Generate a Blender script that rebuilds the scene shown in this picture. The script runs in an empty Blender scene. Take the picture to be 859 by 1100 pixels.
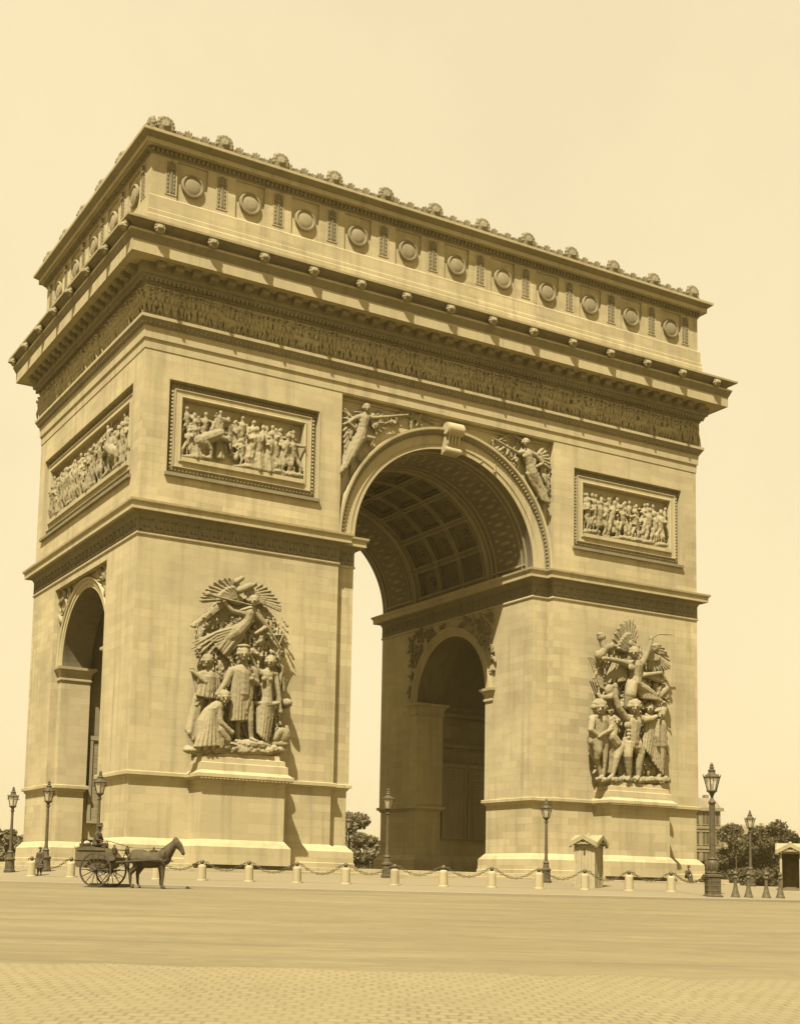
import bpy, bmesh, math, random
from mathutils import Vector, Matrix
PI = math.pi
rad = math.radians
scene = bpy.context.scene
COL = scene.collection
W, D = 22.4, 10.775          # half width and half depth of the arch
AL = .515                    # setback of the arch recesses
JW, TW = 7.31, 4.63          # half openings of the great and the side arches

# ---------------------------------------------------------------- materials
def new_mat(name):
    m = bpy.data.materials.new(name); m.use_nodes = True
    nt = m.node_tree; nt.nodes.clear()
    out = nt.nodes.new('ShaderNodeOutputMaterial')
    b = nt.nodes.new('ShaderNodeBsdfPrincipled')
    nt.links.new(b.outputs[0], out.inputs[0])
    b.inputs['Roughness'].default_value = .9
    b.inputs['Specular IOR Level'].default_value = .2
    return m, nt, b
def N(nt, t, **kw):
    n = nt.nodes.new(t)
    for k, v in kw.items(): setattr(n, k, v)
    return n
def math_n(nt, op, a, b=None, c=None):
    n = N(nt, 'ShaderNodeMath', operation=op)
    for i, x in enumerate((a, b, c)):
        if x is None: continue
        if isinstance(x, (int, float)): n.inputs[i].default_value = x
        else: nt.links.new(x, n.inputs[i])
    return n.outputs[0]
def mixc(nt, fac, a, b, blend='MIX'):
    n = N(nt, 'ShaderNodeMix', data_type='RGBA', blend_type=blend)
    for s, x in ((n.inputs[0], fac), (n.inputs[6], a), (n.inputs[7], b)):
        if isinstance(x, (int, float)): s.default_value = x
        elif isinstance(x, tuple): s.default_value = (*x, 1)
        else: nt.links.new(x, s)
    return n.outputs[2]
def ramp(nt, fac, lo, hi, v0=0., v1=1.):
    n = N(nt, 'ShaderNodeMapRange'); n.inputs[1].default_value = lo; n.inputs[2].default_value = hi
    n.inputs[3].default_value = v0; n.inputs[4].default_value = v1
    nt.links.new(fac, n.inputs[0]); return n.outputs[0]
def noise(nt, vec, scale, detail=4, rough=.55):
    n = N(nt, 'ShaderNodeTexNoise'); n.inputs['Scale'].default_value = scale
    n.inputs['Detail'].default_value = detail; n.inputs['Roughness'].default_value = rough
    if vec is not None: nt.links.new(vec, n.inputs['Vector'])
    return n.outputs['Fac']
def scaled(nt, vec, s):
    n = N(nt, 'ShaderNodeVectorMath', operation='MULTIPLY'); n.inputs[1].default_value = s
    nt.links.new(vec, n.inputs[0]); return n.outputs[0]
def tint(c, k): return tuple(x*k for x in c)

STONE = (.318, .264, .142)
def stone_mat(name, col=STONE, courses=True, row=.5, width=1.7, vary=.12, carve=0.):
    m, nt, b = new_mat(name)
    g = N(nt, 'ShaderNodeNewGeometry'); pos = g.outputs['Position']
    sp = N(nt, 'ShaderNodeSeparateXYZ'); nt.links.new(pos, sp.inputs[0])
    sn = N(nt, 'ShaderNodeSeparateXYZ'); nt.links.new(g.outputs['Normal'], sn.inputs[0])
    big = noise(nt, pos, .22, 5, .6)
    fine = noise(nt, pos, 3.2, 6, .65)
    streak = noise(nt, scaled(nt, pos, (1.6, 1.6, .11)), 1.0, 5, .6)
    c = mixc(nt, ramp(nt, big, .32, .68), tint(col, 1-vary), tint(col, 1+vary*.8))
    c = mixc(nt, ramp(nt, streak, .5, .68, 0, .55), c, tint(col, .58))
    c = mixc(nt, ramp(nt, fine, .3, .75, 0, .3), c, tint(col, .74))
    bump_src = fine
    if courses:
        ax = math_n(nt, 'GREATER_THAN', math_n(nt, 'ABSOLUTE', sn.outputs[0]), .5)
        u = math_n(nt, 'ADD', math_n(nt, 'MULTIPLY', sp.outputs[1], ax), math_n(nt, 'MULTIPLY', sp.outputs[0], math_n(nt, 'SUBTRACT', 1., ax)))
        cv = N(nt, 'ShaderNodeCombineXYZ'); nt.links.new(u, cv.inputs[0]); nt.links.new(sp.outputs[2], cv.inputs[1])
        br = N(nt, 'ShaderNodeTexBrick'); nt.links.new(cv.outputs[0], br.inputs['Vector'])
        br.inputs['Scale'].default_value = 1.; br.inputs['Brick Width'].default_value = width
        br.inputs['Row Height'].default_value = row; br.inputs['Mortar Size'].default_value = .016
        br.inputs['Mortar Smooth'].default_value = .1; br.inputs['Bias'].default_value = -.15
        br.inputs['Color1'].default_value = (1, 1, 1, 1); br.inputs['Color2'].default_value = (.74, .73, .7, 1)
        br.inputs['Mortar'].default_value = (.74, .73, .69, 1)
        patch = noise(nt, pos, .16, 3)
        c = mixc(nt, ramp(nt, patch, .38, .66, .35, 1.), c, mixc(nt, 1., c, br.outputs['Color'], 'MULTIPLY'))
    nt.links.new(c, b.inputs['Base Color'])
    bp = N(nt, 'ShaderNodeBump'); bp.inputs['Strength'].default_value = .25; bp.inputs['Distance'].default_value = .04+carve
    nt.links.new(bump_src, bp.inputs['Height']); nt.links.new(bp.outputs[0], b.inputs['Normal'])
    return m
def plain(name, col, rough=.8, vary=.2, scale=4., metal=0., bump=.0):
    col = (col[0]*.8, col[1]*.8, col[2]*.72)
    m, nt, b = new_mat(name)
    tc = N(nt, 'ShaderNodeTexCoord')
    f = noise(nt, tc.outputs['Object'], scale, 5)
    nt.links.new(mixc(nt, ramp(nt, f, .3, .7), tint(col, 1-vary), tint(col, 1+vary)), b.inputs['Base Color'])
    b.inputs['Roughness'].default_value = rough; b.inputs['Metallic'].default_value = metal
    if bump:
        bp = N(nt, 'ShaderNodeBump'); bp.inputs['Strength'].default_value = bump; bp.inputs['Distance'].default_value = .02
        nt.links.new(f, bp.inputs['Height']); nt.links.new(bp.outputs[0], b.inputs['Normal'])
    return m
M = {}
M['ashlar'] = stone_mat('ashlar_stone', vary=.17)
M['carved'] = stone_mat('carved_stone', tint(STONE, .9), False, vary=.1)
M['ornament'] = stone_mat('weathered_shaded_ornament_stone', tint(STONE, .46), False, vary=.16)  # weathered tone, with the shade under overhangs also put into the colour
M['relief'] = stone_mat('sculpted_stone', tint(STONE, .6), False, vary=.2, carve=.04)
M['frieze'] = stone_mat('shaded_frieze_stone', tint(STONE, .78), False, vary=.16, carve=.03)  # darkened stone: the shade below the cornice is painted into it
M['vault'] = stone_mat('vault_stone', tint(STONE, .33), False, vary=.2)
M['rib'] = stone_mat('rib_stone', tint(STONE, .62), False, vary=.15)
M['passage'] = stone_mat('shaded_passage_stone', tint(STONE, .5), True, vary=.15)  # same stone as the piers, darkened to paint in the passage shade
M['plinth'] = stone_mat('plinth_stone', tint(STONE, .98), True, row=.62, width=2.2, vary=.08)
M['bollard'] = stone_mat('granite', tint(STONE, .88), False, vary=.08)
M['iron'] = plain('dark_iron', (.07, .055, .029), .6, .3, 6.)
M['iron_light'] = plain('bronzed_iron', (.085, .068, .036), .6, .3, 6.)
M['wood'] = plain('painted_boards', (.3, .25, .15), .8, .12, 5.)
M['wood_dark'] = plain('dark_boards', (.16, .125, .065), .85, .2, 5.)
M['roofing'] = plain('pale_sheet_roof', (.25, .21, .12), .75, .12, 4.)
M['horse'] = plain('bay_coat', (.062, .046, .023), .75, .3, 3.)
M['hair'] = plain('dark_hair', (.045, .033, .017), .9, .2, 9.)
M['leather'] = plain('black_leather', (.05, .038, .02), .6, .2, 9.)
M['cloth'] = plain('dark_wool', (.06, .047, .026), .95, .25, 8.)
M['skin'] = plain('skin', (.38, .27, .15), .7, .1, 8.)
M['canvas'] = plain('pale_canvas', (.4, .34, .21), .9, .1, 5.)
M['paint'] = plain('worn_carriage_paint', (.085, .067, .035), .6, .25, 3.)
M['bark'] = plain('bark', (.075, .058, .03), .95, .3, 6., bump=.4)
M['house'] = stone_mat('house_stone', tint(STONE, .5), True, row=.9, width=2.5, vary=.12)
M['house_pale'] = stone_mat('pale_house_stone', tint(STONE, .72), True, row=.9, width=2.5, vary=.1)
M['slate'] = plain('slate', (.17, .14, .085), .7, .2, .6)
M['pane'] = plain('dark_window', (.07, .055, .03), .3, .2, 2.)
def leaf_mat(name, c1, c2):
    m, nt, b = new_mat(name)
    oi = N(nt, 'ShaderNodeNewGeometry')
    f = noise(nt, oi.outputs['Position'], .8, 4)
    c = mixc(nt, oi.outputs['Random Per Island'], c1, c2)
    c = mixc(nt, ramp(nt, f, .35, .65, 0, .5), c, tint(c1, .8))
    nt.links.new(c, b.inputs['Base Color']); b.inputs['Roughness'].default_value = .7
    tr = N(nt, 'ShaderNodeBsdfTranslucent'); nt.links.new(c, tr.inputs[0])
    mx = N(nt, 'ShaderNodeMixShader'); mx.inputs[0].default_value = .25
    nt.links.new(b.outputs[0], mx.inputs[1]); nt.links.new(tr.outputs[0], mx.inputs[2])
    nt.links.new(mx.outputs[0], nt.nodes['Material Output'].inputs[0])
    return m
M['leaf'] = leaf_mat('leaves', (.062, .05, .022), (.115, .094, .043))
M['leaf_pale'] = leaf_mat('haze_paled_leaves', (.12, .1, .05), (.19, .157, .08))  # lightened leaf colour stands in for distance haze
def glass_mat():
    m, nt, b = new_mat('lantern_glass')
    b.inputs['Base Color'].default_value = (.5, .43, .27, 1); b.inputs['Roughness'].default_value = .15
    t = N(nt, 'ShaderNodeBsdfTransparent'); mx = N(nt, 'ShaderNodeMixShader'); mx.inputs[0].default_value = .45
    nt.links.new(t.outputs[0], mx.inputs[1]); nt.links.new(b.outputs[0], mx.inputs[2])
    nt.links.new(mx.outputs[0], nt.nodes['Material Output'].inputs[0]); return m
M['glass'] = glass_mat()
def ground_mat(name, col, kind):
    m, nt, b = new_mat(name)
    g = N(nt, 'ShaderNodeNewGeometry'); pos = g.outputs['Position']
    sp = N(nt, 'ShaderNodeSeparateXYZ'); nt.links.new(pos, sp.inputs[0])
    big = noise(nt, pos, .12, 4); fine = noise(nt, pos, 6., 6, .7)
    h = fine
    c = mixc(nt, ramp(nt, big, .3, .7), tint(col, .9), tint(col, 1.1))
    if kind == 'road':
        r = math_n(nt, 'SQRT', math_n(nt, 'ADD', math_n(nt, 'POWER', sp.outputs[0], 2.), math_n(nt, 'POWER', sp.outputs[1], 2.)))
        th = math_n(nt, 'ARCTAN2', sp.outputs[0], sp.outputs[1])
        cv = N(nt, 'ShaderNodeCombineXYZ'); nt.links.new(r, cv.inputs[0]); nt.links.new(math_n(nt, 'MULTIPLY', th, 9.), cv.inputs[1])
        tracks = noise(nt, scaled(nt, cv.outputs[0], (.55, .55, 1)), 1., 6, .62)
        thin = noise(nt, scaled(nt, cv.outputs[0], (3.2, .5, 1)), 1., 4, .6)
        c = mixc(nt, ramp(nt, tracks, .4, .66, 0, .75), c, tint(col, .66))
        c = mixc(nt, ramp(nt, thin, .5, .74, 0, .55), c, tint(col, 1.25))
        mott = noise(nt, pos, 1.4, 6, .7)
        ruts = noise(nt, scaled(nt, cv.outputs[0], (7., 2.2, 1)), 1., 6, .7)
        c = mixc(nt, ramp(nt, ruts, .52, .7, 0, .6), c, tint(col, .6))
        dust = noise(nt, scaled(nt, cv.outputs[0], (1.3, 3., 1)), 1., 7, .7)
        c = mixc(nt, ramp(nt, dust, .52, .72, 0, .7), c, tint(col, 1.35))
        c = mixc(nt, ramp(nt, mott, .5, .7, 0, .5), c, tint(col, .66))
    if kind == 'cobble':
        rot = N(nt, 'ShaderNodeVectorRotate', rotation_type='Z_AXIS'); rot.inputs['Angle'].default_value = rad(28.8+2.)
        nt.links.new(pos, rot.inputs['Vector'])
        wob = N(nt, 'ShaderNodeTexNoise'); wob.inputs['Scale'].default_value = 1.1; nt.links.new(pos, wob.inputs['Vector'])
        vm = N(nt, 'ShaderNodeVectorMath', operation='MULTIPLY_ADD'); vm.inputs[1].default_value = (.2, .16, 0)
        nt.links.new(wob.outputs['Color'], vm.inputs[0]); nt.links.new(rot.outputs[0], vm.inputs[2])
        br = N(nt, 'ShaderNodeTexBrick'); nt.links.new(vm.outputs[0], br.inputs['Vector'])
        br.inputs['Scale'].default_value = 1.; br.inputs['Brick Width'].default_value = .19; br.inputs['Row Height'].default_value = .24
        br.inputs['Mortar Size'].default_value = .022; br.inputs['Mortar Smooth'].default_value = .35
        br.inputs['Color1'].default_value = (1.05, 1.05, 1.05, 1); br.inputs['Color2'].default_value = (.9, .9, .88, 1)
        br.inputs['Mortar'].default_value = (.68, .66, .61, 1)
        c2 = mixc(nt, 1., c, br.outputs['Color'], 'MULTIPLY')
        dust = noise(nt, pos, .5, 5, .65)
        c = mixc(nt, ramp(nt, dust, .4, .62, .5, 1.), c, c2)
        h = math_n(nt, 'ADD', math_n(nt, 'MULTIPLY', br.outputs['Fac'], -1.2), math_n(nt, 'MULTIPLY', fine, .3))
    c = mixc(nt, ramp(nt, fine, .35, .75, 0, .35), c, tint(col, .8))
    nt.links.new(c, b.inputs['Base Color'])
    bp = N(nt, 'ShaderNodeBump'); bp.inputs['Strength'].default_value = .3; bp.inputs['Distance'].default_value = .02
    nt.links.new(h, bp.inputs['Height']); nt.links.new(bp.outputs[0], b.inputs['Normal'])
    return m
M['pavement'] = ground_mat('trodden_gravel', (.147, .12, .064), 'plain')
M['kerb'] = ground_mat('kerb_granite', (.18, .149, .086), 'plain')
M['road'] = ground_mat('macadam', (.138, .111, .052), 'road')
M['cobble'] = ground_mat('stone_setts', (.158, .128, .063), 'cobble')
M['earth'] = ground_mat('bare_earth', (.13, .106, .057), 'plain')

# ---------------------------------------------------------------- mesh builder
class MB:
    def __init__(s): s.v = []; s.f = []
    def add(s, v, f):
        o = len(s.v); s.v += [tuple(p) for p in v]; s.f += [tuple(i+o for i in q) for q in f]; return s
    def quad(s, *p): return s.add(p, [tuple(range(len(p)))])
    def box(s, x0, x1, y0, y1, z0, z1, T=None):
        v = [(x0,y0,z0),(x1,y0,z0),(x1,y1,z0),(x0,y1,z0),(x0,y0,z1),(x1,y0,z1),(x1,y1,z1),(x0,y1,z1)]
        if T: v = [T(*p) for p in v]
        return s.add(v, [(0,3,2,1),(4,5,6,7),(0,1,5,4),(1,2,6,5),(2,3,7,6),(3,0,4,7)])
    def ring_stack(s, rings, cap=True, loop=False):
        n = len(rings[0]); v = [p for r in rings for p in r]; f = []
        m = len(rings)
        for i in range(m-1 if not loop else m):
            j = (i+1) % m
            for k in range(n):
                l = (k+1) % n
                f.append((i*n+k, i*n+l, j*n+l, j*n+k))
        if cap and not loop: f += [tuple(range(n-1, -1, -1)), tuple((m-1)*n+k for k in range(n))]
        return s.add(v, f)
    def lathe(s, prof, c=(0,0,0), n=16, rot=0., sq=False, sx=1., sy=1.):
        k = math.sqrt(2) if sq else 1
        return s.ring_stack([[(c[0]+r*k*sx*math.cos(rot+2*PI*i/n), c[1]+r*k*sy*math.sin(rot+2*PI*i/n), c[2]+z) for i in range(n)] for r, z in prof])
    def cap(s, p0, p1, r0, r1, n=8, rings=2):
        a, b = Vector(p0), Vector(p1); d = b-a
        ax = d.normalized() if d.length > 1e-6 else Vector((0,0,1))
        x = ax.orthogonal().normalized(); y = ax.cross(x)
        R = []
        for i in range(1, rings+1):
            t = PI/2*(1-i/(rings)); t = PI/2*(rings-i+.35)/(rings+.35) if i < rings else 0
            R.append((a-ax*r0*math.sin(t), r0*math.cos(t)))
        for i in range(rings, 0, -1):
            t = PI/2*(rings-i+.35)/(rings+.35) if i < rings else 0
            R.append((b+ax*r1*math.sin(t), r1*math.cos(t)))
        return s.ring_stack([[tuple(c+(x*math.cos(2*PI*k/n)+y*math.sin(2*PI*k/n))*r) for k in range(n)] for c, r in R])
    def ell(s, c, r, n=10, m=6):
        return s.ring_stack([[(c[0]+r[0]*math.sin(PI*(j+.3)/(m+.6))*math.cos(2*PI*k/n), c[1]+r[1]*math.sin(PI*(j+.3)/(m+.6))*math.sin(2*PI*k/n), c[2]-r[2]*math.cos(PI*(j+.3)/(m+.6))) for k in range(n)] for j in range(m+1)])
    def tube(s, pts, r, n=6, closed=False):
        P = [Vector(p) for p in pts]; R = []
        rr = r if isinstance(r, (list, tuple)) else [r]*len(P)
        x = None
        for i, p in enumerate(P):
            t = (P[(i+1) % len(P)] if (closed or i < len(P)-1) else p)-(P[i-1] if (closed or i > 0) else p)
            t.normalize()
            if x is None: x = t.orthogonal().normalized()
            x = (x-t*x.dot(t)).normalized(); y = t.cross(x)
            R.append([tuple(p+(x*math.cos(2*PI*k/n)+y*math.sin(2*PI*k/n))*rr[i]) for k in range(n)])
        return s.ring_stack(R, cap=not closed, loop=closed)
    def sweep(s, path, prof, closed=True, cap_top=False, cap_bot=False):
        # rectilinear plan path (counter-clockwise = outward to the right) x profile of (projection, z)
        n = len(path); nor = []
        for i in range(n):
            a, b = path[i], path[(i+1) % n]; l = math.hypot(b[0]-a[0], b[1]-a[1])
            nor.append(((b[1]-a[1])/l, -(b[0]-a[0])/l))
        off = []
        for i in range(n):
            n0, n1 = nor[i-1], nor[i]
            if not closed and i == 0: n0 = n1
            if not closed and i == n-1: n1 = n0
            k = 1+n0[0]*n1[0]+n0[1]*n1[1]
            off.append(((n0[0]+n1[0])/k, (n0[1]+n1[1])/k))
        rings = [[(path[i][0]+off[i][0]*p, path[i][1]+off[i][1]*p, z) for i in range(n)] for p, z in prof]
        m = len(rings); v = [q for r in rings for q in r]; f = []
        for j in range(m-1):
            for k in range(n if closed else n-1):
                l = (k+1) % n; f.append((j*n+k, j*n+l, (j+1)*n+l, (j+1)*n+k))
        if cap_bot: f.append(tuple(range(n-1, -1, -1)))
        if cap_top: f.append(tuple((m-1)*n+k for k in range(n)))
        return s.add(v, f)
    def merge(s, o, T=None):
        return s.add([T(*p) for p in o.v] if T else o.v, o.f)
    def mesh(s, name, smooth=False, recalc=False):
        me = bpy.data.meshes.new(name); me.from_pydata(s.v, [], s.f)
        if recalc:
            bm = bmesh.new(); bm.from_mesh(me); bmesh.ops.recalc_face_normals(bm, faces=bm.faces); bm.to_mesh(me); bm.free()
        if smooth:
            me.polygons.foreach_set('use_smooth', [True]*len(me.polygons))
        me.update(); return me
    def build(s, name, mat, parent=None, smooth=False, recalc=False):
        return link(name, s.mesh(name, smooth, recalc), mat, parent)
def link(name, me, mat, parent=None):
    o = bpy.data.objects.new(name, me); COL.objects.link(o)
    if mat is not None and not me.materials: me.materials.append(mat)
    if parent: o.parent = parent
    return o
def smooth_by_angle(o, ang=40):
    me = o.data
    me.polygons.foreach_set('use_smooth', [True]*len(me.polygons))
    try: me.set_sharp_from_angle(angle=rad(ang))
    except Exception: pass
    return o
CLOUDS = bpy.data.textures.new('chisel', 'CLOUDS'); CLOUDS.noise_scale = .22; CLOUDS.noise_depth = 3
def remesh(name, mb, voxel, mat, parent=None, smooth_it=2, rough=0.):
    me = mb.mesh(name+'_raw', recalc=False)
    o = bpy.data.objects.new('tmp', me); COL.objects.link(o)
    md = o.modifiers.new('v', 'REMESH'); md.mode = 'VOXEL'; md.voxel_size = voxel
    if smooth_it:
        sm = o.modifiers.new('s', 'SMOOTH'); sm.factor = .5; sm.iterations = smooth_it
    if rough:
        dp = o.modifiers.new('d', 'DISPLACE'); dp.texture = CLOUDS; dp.strength = rough; dp.mid_level = .5; dp.texture_coords = 'LOCAL'
    dg = bpy.context.evaluated_depsgraph_get(); dg.update()
    out = bpy.data.meshes.new_from_object(o.evaluated_get(dg))
    bpy.data.objects.remove(o); bpy.data.meshes.remove(me)
    out.name = name; out.materials.clear()
    out.polygons.foreach_set('use_smooth', [True]*len(out.polygons))
    return link(name, out, mat, parent)
def mark(o, mat, pred):
    me = o.data; me.materials.append(mat); i = len(me.materials)-1
    for p in me.polygons:
        if pred(p.center, p.index): p.material_index = i
    return o
def empty(name, loc=(0,0,0), rz=0.):
    o = bpy.data.objects.new(name, None); COL.objects.link(o); o.location = loc; o.rotation_euler = (0,0,rz); o.empty_display_size = .3
    return o
def tag(o, label=None, cat=None, group=None, kind=None):
    if label: o['label'] = label
    if cat: o['category'] = cat
    if group: o['group'] = group
    if kind: o['kind'] = kind
    return o
def copy_tree(o, parent=None):
    c = o.copy(); COL.objects.link(c)
    if parent: c.parent = parent
    for ch in list(o.children): copy_tree(ch, c)
    return c
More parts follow.
